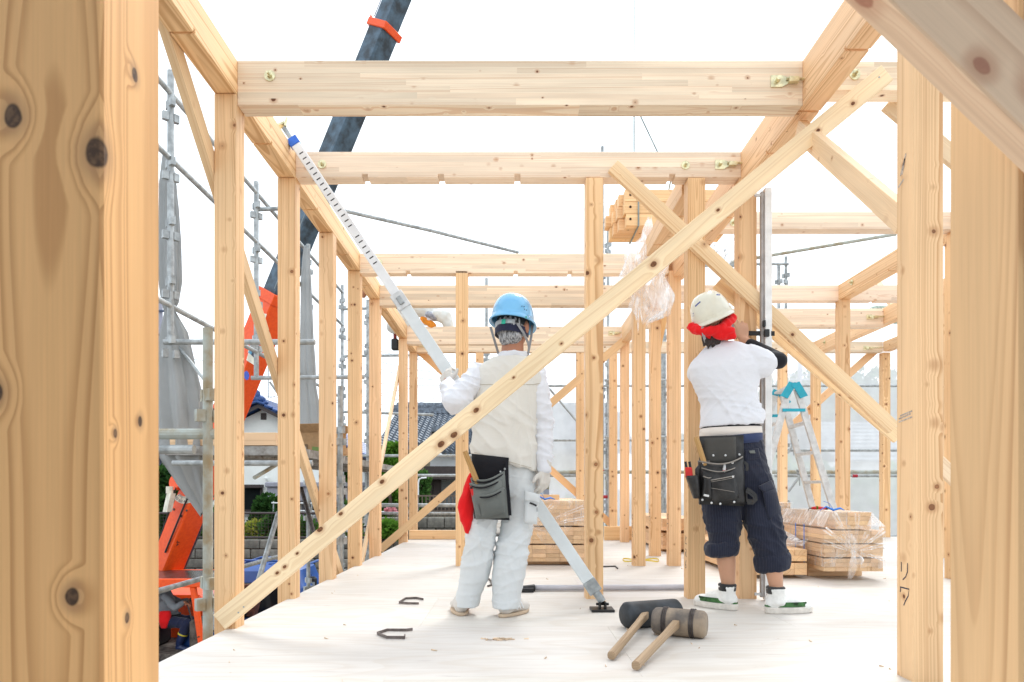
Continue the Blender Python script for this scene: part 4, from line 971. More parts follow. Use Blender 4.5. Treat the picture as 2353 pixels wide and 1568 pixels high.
def boombox(b, t0, t1, w1, w2):
    """section seen as a broad face (normal n1) and a narrow one (normal n2)"""
    r = []
    for t in (t0, t1):
        c = A + ax * t; r.append([c + n1 * w2 / 2 + n2 * w1 / 2, c + n1 * w2 / 2 - n2 * w1 / 2, c - n1 * w2 / 2 - n2 * w1 / 2, c - n1 * w2 / 2 + n2 * w1 / 2])
    b.rings(r); return b
Lo = (at(622, 672, 11.8) - A).length; Lc = (at(876, 66, 11.0) - A).length
ob = boombox(MB(), -1.3, Lo, .41, .42).build('boom_base', OR, ct, bevel=.02)
b = MB(); boombox(b, -.2, Lo - .1, .05, .445); b.build('boom_edge_rail', OR, ob) if False else None
boombox(MB(), Lo - .6, Lc, .345, .36).build('boom_section', BOOM, ct, bevel=.03)
boombox(MB(), Lc - .5, 15.5, .30, .31).build('boom_tip_section', BOOM, ct, bevel=.025)
b = MB(); boombox(b, Lc - .06, Lc + .05, .40, .41); cb = b.build('boom_collar', OR, ct, bevel=.01)
b = MB(); c = A + ax * Lc - n2 * .25 + n1 * .1; b.rings([[c + n2 * .05 - ax * .1, c + n2 * .05 + ax * .06, c - n2 * .06 + ax * .14, c - n2 * .03 - ax * .02], [q - n1 * .12 for q in (c + n2 * .05 - ax * .1, c + n2 * .05 + ax * .06, c - n2 * .06 + ax * .14, c - n2 * .03 - ax * .02)]]); b.build('cable_guide', OR, cb)
b = MB(); boombox(b, Lo - .16, Lo + .02, .445, .455); b.build('boom_end_collar', OR, ob, bevel=.01)
b = MB()
for k in (-1, 1): 
    c0_ = A + n2 * (.16) + n1 * .185; b.tube([A + n1 * (.182) + n2 * .11 + ax * (Lo + .1), A + n1 * .157 + n2 * .095 + ax * (Lc - .2)], .014, 6); break
b.build('boom_seam', mat('seam', (.22, .27, .30), .4, .3), ct)
for k in (0, 1):
    q = -n2 * (.27 + .06 * k); tag(MB().tube([A + q - ax * .5, A + q + ax * 15.3], .007, 5).build('hoist_cable', wirem, ct))
def on_face(px, py, off=.004, w2=.42):
    o = V((0, 0, EYE)); d = V(((px - CX) / F, 1, (HY - py) / F)); pl = A + n1 * (w2 / 2 + off)
    return o + d * ((pl - o).dot(n1) / d.dot(n1))
cream_p = mat('cream_decal', (.78, .75, .62), .5)
b = MB(); cc = (424, 1128)
def arc(r, a): return on_face(cc[0] + r * math.cos(R(a)), cc[1] + r * math.sin(R(a)))
N_ = 14
b.rings([[arc(13, 20 + 128 * k / N_) for k in range(N_ + 1)], [arc(30, 20 + 128 * k / N_) for k in range(N_ + 1)]], cap=False, closed=False)
dial = b.build('angle_dial', cream_p, ob)
b = MB()
for k in range(13):
    a = 26 + 116 * k / 12; p, q = [on_face(cc[0] + r * math.cos(R(a)), cc[1] + r * math.sin(R(a)), .006) for r in (13, 20 if k % 3 == 0 else 17)]
    s = (q - p).cross(n1).normalized() * .004; b.quad(p - s, q - s, q + s, p + s)
tag(b.build('scale_mark', M['ink'], dial), kind='stuff')
def text_on(par, s, px, py, h, ang, off=.006, m=None, fn=on_face):
    cu = bpy.data.curves.new('t', 'FONT'); cu.body = s; cu.size = 1; cu.align_x = 'CENTER'; cu.align_y = 'CENTER'
    o = bpy.data.objects.new('t', cu); COL.objects.link(o); bpy.context.view_layer.update()
    me = bpy.data.meshes.new_from_object(o.evaluated_get(bpy.context.evaluated_depsgraph_get()))
    bpy.data.objects.remove(o)
    ca, sa = math.cos(R(ang)), math.sin(R(ang)); base = wpos(par)
    for v in me.vertices:
        x, y = v.co.x * h, v.co.y * h
        v.co = fn(px + x * ca + y * sa, py + x * sa - y * ca, off) - base
    me.materials.append(m or M['ink']); o = bpy.data.objects.new('number', me)
    link(o, par, Matrix.Translation(base)); return o
for s, a in (('80', 138), ('60', 112), ('40', 86), ('20', 58), ('0', 30)):
    text_on(dial, s, cc[0] + 25 * math.cos(R(a)), cc[1] + 25 * math.sin(R(a)), 9, a - 90)
def decal(name, pts, m, off=.004): return MB().quad(*[on_face(x, y, off) for x, y in pts]).build(name, m, ob)
decal('white_sign', [(598, 719), (613, 722), (600, 768), (574, 815), (569, 810), (586, 762)], cream_p)
decal('white_sign', [(576, 792), (594, 806), (588, 842), (566, 828)], cream_p, .005)
decal('dark_sign_mark', [(582, 800), (592, 808), (589, 828), (576, 815)], mat('navy_print', (.03, .035, .07), .5), .0075)
decal('blue_sign_mark', [(575, 803), (580, 806), (577, 816), (570, 810)], mat('sky_print', (.10, .35, .55), .5), .0085)
decal('blue_round_mark', [(566, 852), (571, 856), (573, 864), (571, 872), (566, 874), (560, 868), (560, 857)], mat('cobalt_print', (.03, .08, .45), .5), .005)
b = MB()
for t in (.3, .75, 1.2, 1.7, 2.3): b.tube([A + n1 * .212 + n2 * .19 + ax * t, A + n1 * .225 + n2 * .19 + ax * t], .018, 8)
tag(b.build('rivets', DIRT, ob), kind='stuff')
b = MB()
for t, o_ in ((.15, -.12), (.15, .12), (1.1, -.14), (1.1, .14), (2.1, -.14), (2.9, .13)):
    c_ = A + ax * t + n2 * o_ + n1 * .21; b.tube([c_, c_ + n1 * .014], .022, 8)
tag(b.build('bolt_heads', M['steel'], ob), kind='stuff')
MB().tube([A + n1 * .23 + n2 * .10 - ax * .6, A + n1 * .245 + n2 * .12 + ax * .3, A + n1 * .24 + n2 * .15 + ax * 1.6, A + n1 * .225 + n2 * .16 + ax * 2.8], .016, 7).build('hydraulic_hose', M['black'], ob)
MB().tube([A - n1 * .30 + n2 * .0 - ax * 1.2, A - n1 * .30 + ax * .8], .09, 14).tube([A - n1 * .30 + ax * .8, A - n1 * .27 + ax * 2.1], .045, 12).build('lift_cylinder', M['steel'], ct)
for t in (.55, 1.75): 
    b = MB(); boombox(b, t - .03, t + .03, .43, .44); b.build('stiffener', OR, ob, bevel=.006)
p = on_face(411, 1110, 0); MB().tube([p - n1 * .02, p + n1 * .10], .13, 20).build('pivot_boss', OR, ct)
p = on_face(431, 1112, 0); MB().tube([p - n1 * .02, p + n1 * .06], .05, 14).tube([p + V((-.1, 0, .06)), p + n1 * .05 + V((-.08, 0, .1)), p + n1 * .05 + V((.08, 0, .08))], .012, 6).build('hydraulic_joint', OR, ct)
p = at(383, 1150, 12.2); MB().rings([[p + V((-.07, 0, -.2)), p + V((.05, -.1, -.2)), p + V((.12, -.1, .12)), p + V((0, 0, .12))], [q + V((.03, .12, 0)) for q in (p + V((-.07, 0, -.2)), p + V((.05, -.1, -.2)), p + V((.12, -.1, .12)), p + V((0, 0, .12)))]]).tube([p + V((.05, 0, .12)), p + V((.05, 0, .24))], .06, 10).build('work_lamp', cream_p, ct)
tag(MB().tube([at(405, 1120, 12.3), at(375, 1215, 12.2), at(340, 1300, 12.1)], .012, 6).build('hose', M['black'], ct))
# turret and cab
MB().span((-7.6, 12.7, -2.1), (-5.6, 13.9, -1.25)).build('turret', OR, ct, bevel=.05)
cx0, cx1, cy0, cy1, czt, czb = -6.75, -5.04, 11.4, 12.62, -.83, -2.0
cabp = MB(); 
MB().span((cx0, cy0, czt), (cx1, cy1, czt + .045)).build('cab_roof_panel', mat('dusty_roof_glass', (.05, .045, .045), .25, 0, .3, 8), ct)
b = MB(); e = .055
b.span((cx0 - .03, cy0 - e, czt - .09), (cx1 + e, cy0, czt + .05)).span((cx0 - .03, cy1, czt - .09), (cx1 + e, cy1 + e, czt + .05)).span((cx1 + .0005, cy0 + .001, czt - .09), (cx1 + e, cy1 - .001, czt + .05)).span((cx0 - .03, cy0 + .001, czt - .09), (cx0 - .0005, cy1 - .001, czt + .05))
b.build('cab_roof_frame', OR, ct, bevel=.012)
for (x, y, dx) in ((cx1 - .16, cy0, .16), (cx1 - .1, cy1, .1), (cx0 + .1, cy0, 0), (cx0 + .1, cy1, 0)):
    b = MB(); q = [V((x, y - .04, czt - .09)), V((x + .09, y - .04, czt - .09)), V((x + .09, y + .04, czt - .09)), V((x, y + .04, czt - .09))]
    b.rings([q, [p + V((dx, 0, czb - czt + .09)) for p in q]]); b.build('cab_pillar', OR, ct, bevel=.012)
b = MB(); x = cx1 + .0; b.rings([[V((x, cy0 + .05, czt - .10)), V((x, cy1 - .05, czt - .10)), V((x + .12, cy1 - .05, czb + .35)), V((x + .12, cy0 + .05, czb + .35))], [V((x + .012, cy0 + .05, czt - .10)), V((x + .012, cy1 - .05, czt - .10)), V((x + .132, cy1 - .05, czb + .35)), V((x + .132, cy0 + .05, czb + .35))]])
gl = NT('windscreen'); gb = gl.n('BsdfPrincipled', {'Base Color': (.8, .85, .86), 'Roughness': .05, 'Alpha': .22}); gl.t.links.new(gb.outputs[0], gl.out.inputs[0])
b.build('windscreen', gl.m, ct)
MB().span((cx0, cy0 - .02, czb - .12), (cx1 + .25, cy1 + .05, czb)).build('cab_floor', DIRT, ct, bevel=.01)
MB().span((-6.5, 11.55, czb + .001), (-5.95, 12.35, czb + .42)).span((-6.62, 11.55, czb + .421), (-6.5, 12.35, -1.1)).build('seat', M['black'], ct, bevel=.05)
b = MB()
for k in range(3): b.tube([(-5.25, 11.75 + k * .16, czb + .2), (-5.42, 11.75 + k * .16, -1.22)], .014, 8).ell((-5.42, 11.75 + k * .16, -1.2), (.03, .03, .035))
b.build('control_levers', M['steel'], ct)
MB().span((-5.32, 11.6, czb + .001), (-5.1, 12.5, czb + .5)).build('console', DIRT, ct, bevel=.03)
b = MB().rings([[V((-5.98, 11.33, -1.95)), V((-5.72, 11.33, -2.05)), V((-5.70, 11.33, -2.8)), V((-6.1, 11.33, -2.9))], [V((-5.98, 11.37, -1.95)), V((-5.72, 11.37, -2.05)), V((-5.70, 11.37, -2.8)), V((-6.1, 11.37, -2.9))]]) if False else MB().rings([[V((-6.4, 11.30, -1.25)), V((-5.72, 11.30, -1.95)), V((-5.86, 11.30, -2.35)), V((-6.4, 11.30, -2.45))], [V((-6.4, 11.36, -1.25)), V((-5.72, 11.36, -1.95)), V((-5.86, 11.36, -2.35)), V((-6.4, 11.36, -2.45))]])
b.build('cab_side_door', OR, ct, bevel=.015)
MB().span((-9.5, 11.2, -2.45), (-4.7, 13.9, -2.13)).build('carrier_deck', dblue, ct, bevel=.03)
MB().span((-9.4, 11.6, -2.75), (-4.9, 13.5, -2.451)).build('chassis', M['black'], ct)
for (x, y) in ((-5.6, 11.45), (-5.6, 13.6), (-8.2, 11.45), (-8.2, 13.6)):
    wq = MB().tube([(x, y - .13, -2.55), (x, y + .13, -2.55)], .45, 24).build('wheel', rubber, ct, bevel=.03)
    MB().tube([(x, y - .14, -2.55), (x, y + .14, -2.55)], .24, 20).build('rim', M['zinc_old'], wq)
# blue truck behind
bt = thing('blue_truck', 'blue truck cab with a black wing mirror below the floor edge', 'truck', (-4.7, 13.6, -3))
X0, X1, Y0_, Y1_ = at(530, 0, 13.2).x, at(656, 0, 13.2).x, 13.2, 14.7
zr = zs_(1297, 13.6)
b = MB().loft([(V(((X0 + X1) / 2, (Y0_ + Y1_) / 2, z)), hx, hy) for z, hx, hy in ((-2.5, .86, .78), (-1.6, .86, .78), (zr - .42, .84, .76), (zr - .10, .72, .66), (zr, .55, .5))], 32, 7)
b.build('cab', dblue, bt, smooth=False)
b = MB()
for k in range(5): x = X0 + .35 + k * .24; b.span((x, Y0_ + .35, zr - .002), (x + .07, Y1_ - .35, zr + .02))
b.build('roof_rib', dblue, bt) and None
b = MB().span((X0 + .1, Y0_ - .07, zr - .95), (X1 - .1, Y0_ + .05, zr - .30)); b.build('rear_window', dglass, bt, bevel=.02)
b = MB().span((X1 - .05, Y0_ + .3, zr - .95), (X1 + .012, Y1_ - .35, zr - .42)); b.build('side_window', dglass, bt, bevel=.02)
p = at(716, 1346, 13.9); b = MB().box(p, (.2, .12, .36)); mi = b.build('wing_mirror', M['black'], bt, bevel=.04)
MB().box(p + V((0, -.062, -.04)), (.15, .01, .24)).build('mirror_glass', M['zinc'], mi)
MB().tube([(X1, 14.2, zr - .5), p + V((-.03, .05, .2)), p + V((0, .02, -.1))], .018, 8).tube([(X1, 14.2, zr - 1.0), p + V((0, .05, -.15))], .015, 8).build('mirror_arm', M['black'], mi)
b = MB()
for k in range(4): b.tube([at(560 + k * 30, 1292 - k * 3, 13.1), at(590 + k * 30, 1290 - k * 3, 13.1)], .02, 6)
MB().tube([at(556, 1296, 13.1), at(600, 1281, 13.1), at(648, 1281, 13.1)], .02, 8).tube([at(560, 1288, 13.05), at(648, 1290, 13.05)], .02, 8).build('roof_rack', dblue, bt)
MB().span((X0 - .3, 11.9, -2.3), (X1 + .1, 13.15, -2.15)).span((X0 - .3, 11.85, -2.149), (X1 + .1, 11.9, -1.75)).span((X1 + .05, 11.901, -2.149), (X1 + .1, 13.15, -1.75)).build('truck_bed', dblue, bt)
tag(MB().tube([at(657, 1400, 12.3), at(657, 1440, 12.3)], .18, 18).build('drum', M['zinc_old'], None), 'grey drum standing on the bed of the blue truck', 'drum')
for (x, y) in ((X0 + .25, 13.9), (X1 - .25, 13.9)):
    wq = MB().tube([(x - .12, y, -2.6), (x + .12, y, -2.6)], .4, 22).build('wheel', rubber, bt, bevel=.03)
rust = mat('rusty_steel', (.11, .035, .022), .85, .1, .25, 14)
tag(MB().box(at(575, 1375, 12.5), (.13, .1, .5)).box(at(575, 1350, 12.5), (.26, .14, .1)).box(at(585, 1390, 12.5), (.12, .2, .4), Euler((0, .25, 0)).to_matrix()).build('outrigger', rust, ct))

# ================================================================== HOISTED BUNDLE
hb = thing('timber_bundle', 'bundle of short timbers hanging from crane slings behind the crossing braces', 'timber bundle', at(1535, 540, 6.5))
yaw = .0; rx = V((math.cos(yaw), math.sin(yaw), 0)); ry = V((-rx.y, rx.x, 0)); z0_ = at(0, 519, 6.3).z
o0 = at(1441, 519, 6.3); o0.z = 0
for r_ in range(3):
    for c in range(4):
        j = .03 * (rnd() - .5) - (.02 if r_ == 1 else 0) - c * .032
        a = o0 + rx * (j - .02) + ry * (.055 + c * .108); a.z = z0_ + .054 + r_ * .1085
        q = timber('squared_timber', a, a + rx * (1.02 + .05 * rnd()), .105, .105, M['solid'], parent=hb, tint=(1.05, 1.02, .95))
b = MB()
for r_ in range(3):
    p = o0 + rx * .03 + ry * -.0005; p.z = z0_ + .06 + r_ * .1085; b.tube([p - ry * .001, p + ry * .004], .011, 10)
b.build('peg_hole', mat('dark_hole', (.05, .02, .01), .9), hb)
apex = at(1457, 236, 6.58)
wire2 = mat('sling_wire', (.26, .31, .31), .5, .3)
for k, (px, d_, lab) in enumerate(((1429, .10, 'left wire sling holding up the hoisted timber bundle'), (1516, .44, 'right wire sling holding up the hoisted timber bundle'))):
    c0_ = o0 + rx * d_; F_ = c0_ - ry * .012; B2 = c0_ + ry * .45; top = z0_ + .345; Mi = (F_ + B2) / 2
    V3 = lambda p, z: V((p.x, p.y, z))
    t = thing('lifting_sling', lab, 'sling', V3(Mi, top), 'slings of the hoisted bundle')
    q = V3(Mi, top + .16); b = MB().tube([apex, q], .007, 6).tube([q, V3(F_, top), V3(F_, z0_ - .006), V3(B2, z0_ - .006), V3(B2, top), q], .007, 6)
    b.build('wire_loop', wire2, t)
hk = thing('crane_hook', 'crane cable with its hook hidden behind the nearest cross beam', 'crane hook', apex)
MB().tube([apex + V((0, 0, .18)), at(1464, -900, 6.6)], .004, 6).build('cable', wire2, hk)
MB().tube([apex + V((0, 0, -.0)), apex + V((.05, 0, .03)), apex + V((.04, 0, .1)), apex + V((0, 0, .13))], .018, 8).tube([apex + V((0, 0, .12)), apex + V((0, 0, .22))], .04, 12).build('hook', OR, hk)

# plastic films
def film_mat(name, a, col=(.92, .93, .95)):
    T = NT(name); tc = T.n('TexCoord').outputs['Object']
    nz = T.noise(T.n('Mapping', {0: tc, 3: V((1, 1, .28))}).outputs[0], 17, 3, .6); n2 = T.noise(tc, 3.5, 2); f = T.m1('ADD', T.rng(nz, .50, .68, a * .42, min(1, a * 1.9)), T.rng(n2, .4, .7, 0, a * .4))  # pale streaks painted into the opacity stand in for glints on the film
    d = T.n('MixShader', {0: .5, 1: T.n('BsdfDiffuse', {0: col}).outputs[0], 2: T.n('BsdfTranslucent', {0: col}).outputs[0]}).outputs[0]
    gb = T.n('BsdfGlossy', {0: (1, 1, 1), 1: .12}).outputs[0]
    s = T.n('MixShader', {0: .25, 1: d, 2: gb}).outputs[0]
    T.t.links.new(T.n('MixShader', {0: f, 1: T.n('BsdfTransparent').outputs[0], 2: s}).outputs[0], T.out.inputs[0])
    return T.m
M['film'] = film_mat('clear_plastic_film', .48, (.97, .98, 1)); M['wrap'] = film_mat('stretch_wrap', .20, (.97, .98, 1)); M['wrapw'] = film_mat('milky_wrap', .60, (.97, .98, 1))
rr = []; n = 56; seed = 3
fs = secs_px([(505, 1490, 1496), (545, 1474, 1502), (570, 1448, 1516), (620, 1428, 1526), (650, 1424, 1530), (690, 1452, 1540), (715, 1458, 1538), (738, 1462, 1494)], 5.6)
for k in range(50):
    t = k / 49 * (len(fs) - 1); i = min(int(t), len(fs) - 2); f = t - i
    z, x, y, hw2 = [fs[i][q] * (1 - f) + fs[i + 1][q] * f for q in range(4)]; row = []
    for j in range(n):
        a = 2 * math.pi * j / n; q = 1 + .16 * math.sin(7 * a + 2 * noise.noise(V((z * 4, seed, 0)))) + .5 * noise.noise(V((math.cos(a) * 2.2, math.sin(a) * 2.2, z * 7)))
        fl = .12 * max(0, (k - 38) / 11) * (noise.noise(V((a * 2.2, 5, 1))) + .1)
        row.append(V((x + hw2 * q * math.cos(a), y + .35 * hw2 * q * math.sin(a), z + .05 * noise.noise(V((a * 3, z * 6, 2))) + fl)))
    rr.append(row)
tag(MB().rings(rr, cap=False).build('plastic_film', M['film'], None, smooth=True), 'crumpled clear plastic film hanging from the short long beam beside the hoisted bundle', 'plastic film')
rr = []
for k in range(14):
    row = []
    for j in range(20):
        p = at(1628 + j * 3.2, 545 + k * 5, 10.6); q = V((j * .35, k * .4, 3)); row.append(p + V((.05 * noise.noise(q * 2), .25 * noise.noise(q), .14 * noise.noise(q + V((5, 0, 0))) - .0 + .10 * math.sin(j * .4))))
    rr.append(row)
tag(MB().rings(rr, cap=False, closed=False).build('plastic_film', M['wrapw'], None, smooth=True), 'crumpled white plastic sheet bunched on the back scaffold left of the aluminium rod', 'plastic film')

# ================================================================== ADJUSTABLE PROP
pr = thing('adjustable_prop', 'white adjustable prop with a slotted upper tube and blue collar, held by the blue-helmeted man', 'prop', (.494, 3.86, 0))
P0, P1 = at(1352, 1335, 3.875), at(672, 322, 4.165); ax_ = (P1 - P0).normalized(); Lp = (P1 - P0).length
upv = perp_y(P0, P1)
def pbox(name, t0, t1, w_, t_, m, par=pr, off=0, bev=.003):
    c0_, c1_ = P0 + ax_ * t0, P0 + ax_ * t1
    Fm = frame_of(c0_, c1_, upv); o = MB().box((t1 / 2 - t0 / 2, off, 0), (t1 - t0, t_, w_)).build(name, m, None, bevel=bev, origin=(0, 0, 0))
    COL.objects.unlink(o); link(o, par, Fm); return o
tj = ((at(917, 690, 4.0)) - P0).dot(ax_)
Mw = M['white_paint']
pbox('lower_tube', 0, tj, .070, .042, mat('pale_blue_white', (.70, .745, .76), .45, 0, .03, 9))
pbox('upper_tube', tj - .3, Lp, .056, .032, Mw)
jb = pbox('joint_clamp', tj - .045, tj + .06, .078, .056, M['alu']); pbox('clamp_button', tj - .02, tj + .03, .03, .075, M['zinc'], pr)
pbox('collar', Lp - .045, Lp + .008, .064, .042, M['blue_plastic'])
b = MB(); fm = frame_of(P0, P1, upv)
for k in range(38):
    t = tj + .28 + k * .0385
    if k in (6,): continue
    if t < Lp - .1: b.box((t, -.0164, 0), (.0065, .001, .026)); b.box((t, .0164, 0), (.0065, .001, .026))
o = b.build('adjusting_slots', M['black'], None, origin=(0, 0, 0)); COL.objects.unlink(o); link(o, pr, fm); tag(o, kind='stuff')
pbox('ferrule', -.075, .0, .075, .05, M['zinc']); b = MB()
F0 = V((.494, 3.86, .03)); Pb = P0 - ax_ * .075
MB().tube([Pb, Pb - ax_ * .06], .022, 16).build('socket', M['zinc'], pr)
b = MB(); Ls = (Pb - ax_ * .06 - F0).length; d = (F0 - (Pb - ax_ * .06)).normalized()
pts, rs = [], []
for k in range(25): pts.append(Pb - ax_ * .06 + d * Ls * k / 24); rs.append(.0105 + .003 * (k % 2))
b.tube(pts, rs, 12); b.build('screw', M['steel'], pr)
MB().span((.43, 3.80, .0), (.555, 3.92, .014)).span((.475, 3.83, .014), (.485, 3.89, .05)).span((.505, 3.83, .014), (.515, 3.89, .05)).tube([(.46, 3.86, .036), (.53, 3.86, .036)], .008, 8).build('foot_plate', M['black'], pr, bevel=.002)
hk_ = P1 + ax_ * .02
MB().tube([P1, P1 + ax_ * .09], .016, 12).build('head_tube', M['zinc'], pr)
MB().box(P1 + ax_ * .105 + V((-.012, 0, .004)), (.05, .05, .012), Euler((0, -.5, .2)).to_matrix()).box(P1 + ax_ * .10 + V((.016, 0, .02)), (.012, .05, .05), Euler((0, .2, .2)).to_matrix()).build('head_bracket', M['yzinc'], pr)
b = MB()
for (t, o_) in ((tj * .82, .01), (tj * .83, -.008), (tj * .80, .0)): b.box((t, -.0215, o_), (.018, .0006, .012))
o = b.build('maker_mark', M['ink'], None, origin=(0, 0, 0)); COL.objects.unlink(o); link(o, pr, fm); tag(o, kind='stuff')

# ================================================================== MALLETS
def mallet(name_label, l, r, rad, hnd0, hnd1, hm, head_m, bands, barrel):
    l, r = V(l), V(r); t = thing('mallet', name_label, 'mallet', ((l.x + r.x) / 2, (l.y + r.y) / 2, 0), 'big mallets lying on the floor')
    ax2 = (r - l); L = ax2.length; pts, rs = [], []
    for k in range(25):
        s = k / 24; e = min(s, 1 - s) * L; q = min(1, e / .022); pts.append(l + ax2 * s); rs.append(rad * (.80 + .20 * math.sqrt(1 - (1 - q) ** 2)) * (1 + barrel * math.sin(math.pi * s)))
    h = MB().tube(pts, rs, 36).build('head', head_m, t, smooth=True)
    try: h.data.set_sharp_from_angle(angle=R(50))
    except Exception: pass
    for s in bands:
        for d in (-.008, 0, .008):
            c = l + ax2 * s + ax2.normalized() * d; rb_ = rad * (1 + barrel * math.sin(math.pi * s)) + .0015
            u = ax2.normalized().orthogonal().normalized(); v = ax2.normalized().cross(u)
            b = MB(); b.tube([c + (u * math.cos(2 * math.pi * j / 32) + v * math.sin(2 * math.pi * j / 32)) * rb_ for j in range(33)], .0036, 6, cap=False); b.build('wire_band', M['steel'], t, smooth=True)
    a, c = V(hnd0), V(hnd1); Fm = frame_of(a, c); L = (c - a).length; b = MB(); rr = []
    for k in range(13):
        s = k / 12; x = L * s; q = min(1, s * 3.2); p_ = 7 - 4.4 * q; row = []
        wy, wz = .0165 - .0015 * q + .001 * s, .0185 - .003 * q + .001 * s
        for j in range(16):
            an = 2 * math.pi * j / 16; ca, sa = math.cos(an), math.sin(an)
            row.append(V((x, wy * math.copysign(abs(ca) ** (2 / p_), ca), wz * math.copysign(abs(sa) ** (2 / p_), sa))))
        rr.append(row)
    o = b.rings(rr).build('handle', hm, None, smooth=True, origin=(0, 0, 0)); COL.objects.unlink(o); link(o, t, Fm)
    try: o.data.set_sharp_from_angle(angle=R(40))
    except Exception: pass
    return t
blk = mat('black_rubber_head', (.035, .042, .05), .55, 0, .25, 9, .2, 30, tint2=(.018, .02, .022))
wdh = mat('worn_wood_head', (.30, .235, .17), .75, 0, .25, 7, .4, 24, tint2=(.10, .09, .085), stretch=(1, 1, 1))
rz = .0635
mallet('black rubber mallet head with a pale handle, behind the banded one', (.535, 3.36, rz), (.815, 3.47, rz), rz, (.655, 3.40, .072), (.385, 2.73, .021), M['handle'], blk, (), .0)
mallet('worn wooden mallet with wire bands, in front of the black one', (.652, 3.245, .0615), (.865, 3.14, .0615), .0615, (.745, 3.17, .066), (.452, 2.575, .021), M['handle'], wdh, (.24, .76), .02)

# ================================================================== SMALL THINGS ON THE FLOOR
def fl(x, y, z=0.0): Y = EYE * F / (y - HY); return V(((x - CX) * Y / F, Y, z))
STAPLE = mat('brown_steel', (.17, .14, .13), .5, .3, .15, 40)
def z3(zx, zy): return ((600 + zx * .616) * .58825, (1700 + zy * .616) * .58825)
for k, (pts, lab) in enumerate((([(1710, 1050), (1665, 1042), (1597, 1045), (1557, 1071), (1612, 1076), (1682, 1077)], 'farther of two bent steel staples left of the man in the vest'),
                             ([(1642, 1243), (1600, 1248), (1482, 1247), (1418, 1268), (1480, 1295), (1590, 1296), (1594, 1283)], 'nearer of two bent steel staples left of the man in the vest'))):
    P = [fl(*z3(*p), .002) for p in pts]; b = MB()
    for a, c in zip(P, P[1:]):
        s = (c - a).cross(Zu).normalized() * .0022; b.rings([[a - s, a + s, a + s + Zu * .013, a - s + Zu * .013], [c - s, c + s, c + s + Zu * .013, c - s + Zu * .013]])
    tag(b.build('timber_staple', STAPLE, None), lab, 'staple', 'steel staples on the floor')
for pts, lab in (([(1121, 1349), (1131, 1346), (1127, 1336), (1120, 1330)], 'steel staple half hidden between the legs of the man in the vest'), ([(1386, 1304), (1414, 1303), (1419, 1308)], 'steel staple on the floor right of the post beside the prop'), ([(1216, 1356), (1262, 1351), (1330, 1351)], 'thin dark offcut lying beyond the grey pole')):
    P = [fl(*p, .006) for p in pts]; tag(MB().tube(P, .007, 6).build('timber_staple' if 'staple' in lab else 'offcut', M['steel'], None), lab, 'staple' if 'staple' in lab else 'offcut')
gp = thing('grey_pole', 'pale grey pole with a black end lying on the floor behind the white prop', 'pole', fl(1380, 1357))
a, c = fl(1228, 1359, .022), fl(1600, 1357, .022)
MB().tube([a, c], .019, 14).build('tube', mat('pale_violet_grey', (.52, .52, .57), .4, .1, .05, 9), gp, smooth=True)
MB().tube([fl(1196, 1360, .022), a], [.016, .024], 12).box(fl(1210, 1361, .014), (.09, .05, .026)).build('end_fitting', M['black'], gp)
ys = mat('yellow_strap', (.85, .70, .12), .5)
c = fl(1471, 1291, .004); b = MB(); P = []
for j in range(40): an = 2 * math.pi * j / 39; P.append(c + V((.165 * math.cos(an), .09 * math.sin(an) - .03, .008 + .008 * math.sin(3 * an))))
for a, d in zip(P, P[1:]): b.rings([[a, a + Zu * .013, a + Zu * .013 + V((.001, .001, 0)), a + V((.001, .001, 0))], [d, d + Zu * .013, d + Zu * .013 + V((.001, .001, 0)), d + V((.001, .001, 0))]])
tag(b.build('packing_strap', ys, None), 'yellow packing strap looped on the floor round the foot of a post', 'strap')
b = MB(); rg = random.Random(5)
for _ in range(70):
    p = V((-1.2 + rg.random() * 4.2, 2.35 + rg.random() ** 1.5 * 5.5, .001)); l = .004 + .010 * rg.random() ** 2; an = rg.random() * 3.1; d = V((math.cos(an), math.sin(an), 0)) * l; s = V((-d.y, d.x, 0)) * .22
    b.rings([[p - d - s, p + d - s * .4, p + d + s * .4, p - d + s], [p - d - s + Zu * .002, p + d - s * .4 + Zu * .006, p + d + s * .4 + Zu * .006, p - d + s + Zu * .002]])
for _ in range(90):
    p = fl(1153 + rg.gauss(0, 16), 1470 + rg.gauss(0, 1.6), .001); l = .004 + .010 * rg.random(); an = rg.random() * 3.1; d = V((math.cos(an), math.sin(an), 0)) * l; s = V((-d.y, d.x, 0)) * .3
    b.quad(p - d - s, p + d - s, p + d + s + Zu * .004, p - d + s + Zu * .003)
tag(b.build('wood_shavings', mat('wood_shaving', (.70, .53, .37), .8, 0, .15, 20), None), 'small wood shavings scattered over the plywood floor', 'shavings', kind='stuff')
# timbers along the far edge of the floor
for (xa, xb, Y, h_, lab, z_) in ((941, 1062, 9.35, .115, 'timber lying at the far left end of the floor', .06), (1388, 1476, 9.2, .18, 'timber on the floor at the back between the two groups of thin posts', .09), (1470, 1525, 9.25, .18, 'end of a timber on the floor behind the yellow strap post', .09)):
    a, c = at(xa, 0, Y), at(xb, 0, Y); a.z = c.z = z_
    tag(timber('floor_timber', a, c, .09, h_, M['brace'], tint=(1.0, .86, .70)), lab, 'timber', 'timbers lying at the far edge of the floor')
tag(timber('floor_timber', fl(1590, 1278, .03), fl(1626, 1278, .03), .06, .06, M['brace'], tint=(.9, .75, .6)), 'small block of wood on the floor left of the crossing-braces post', 'timber', 'timbers lying at the far edge of the floor')

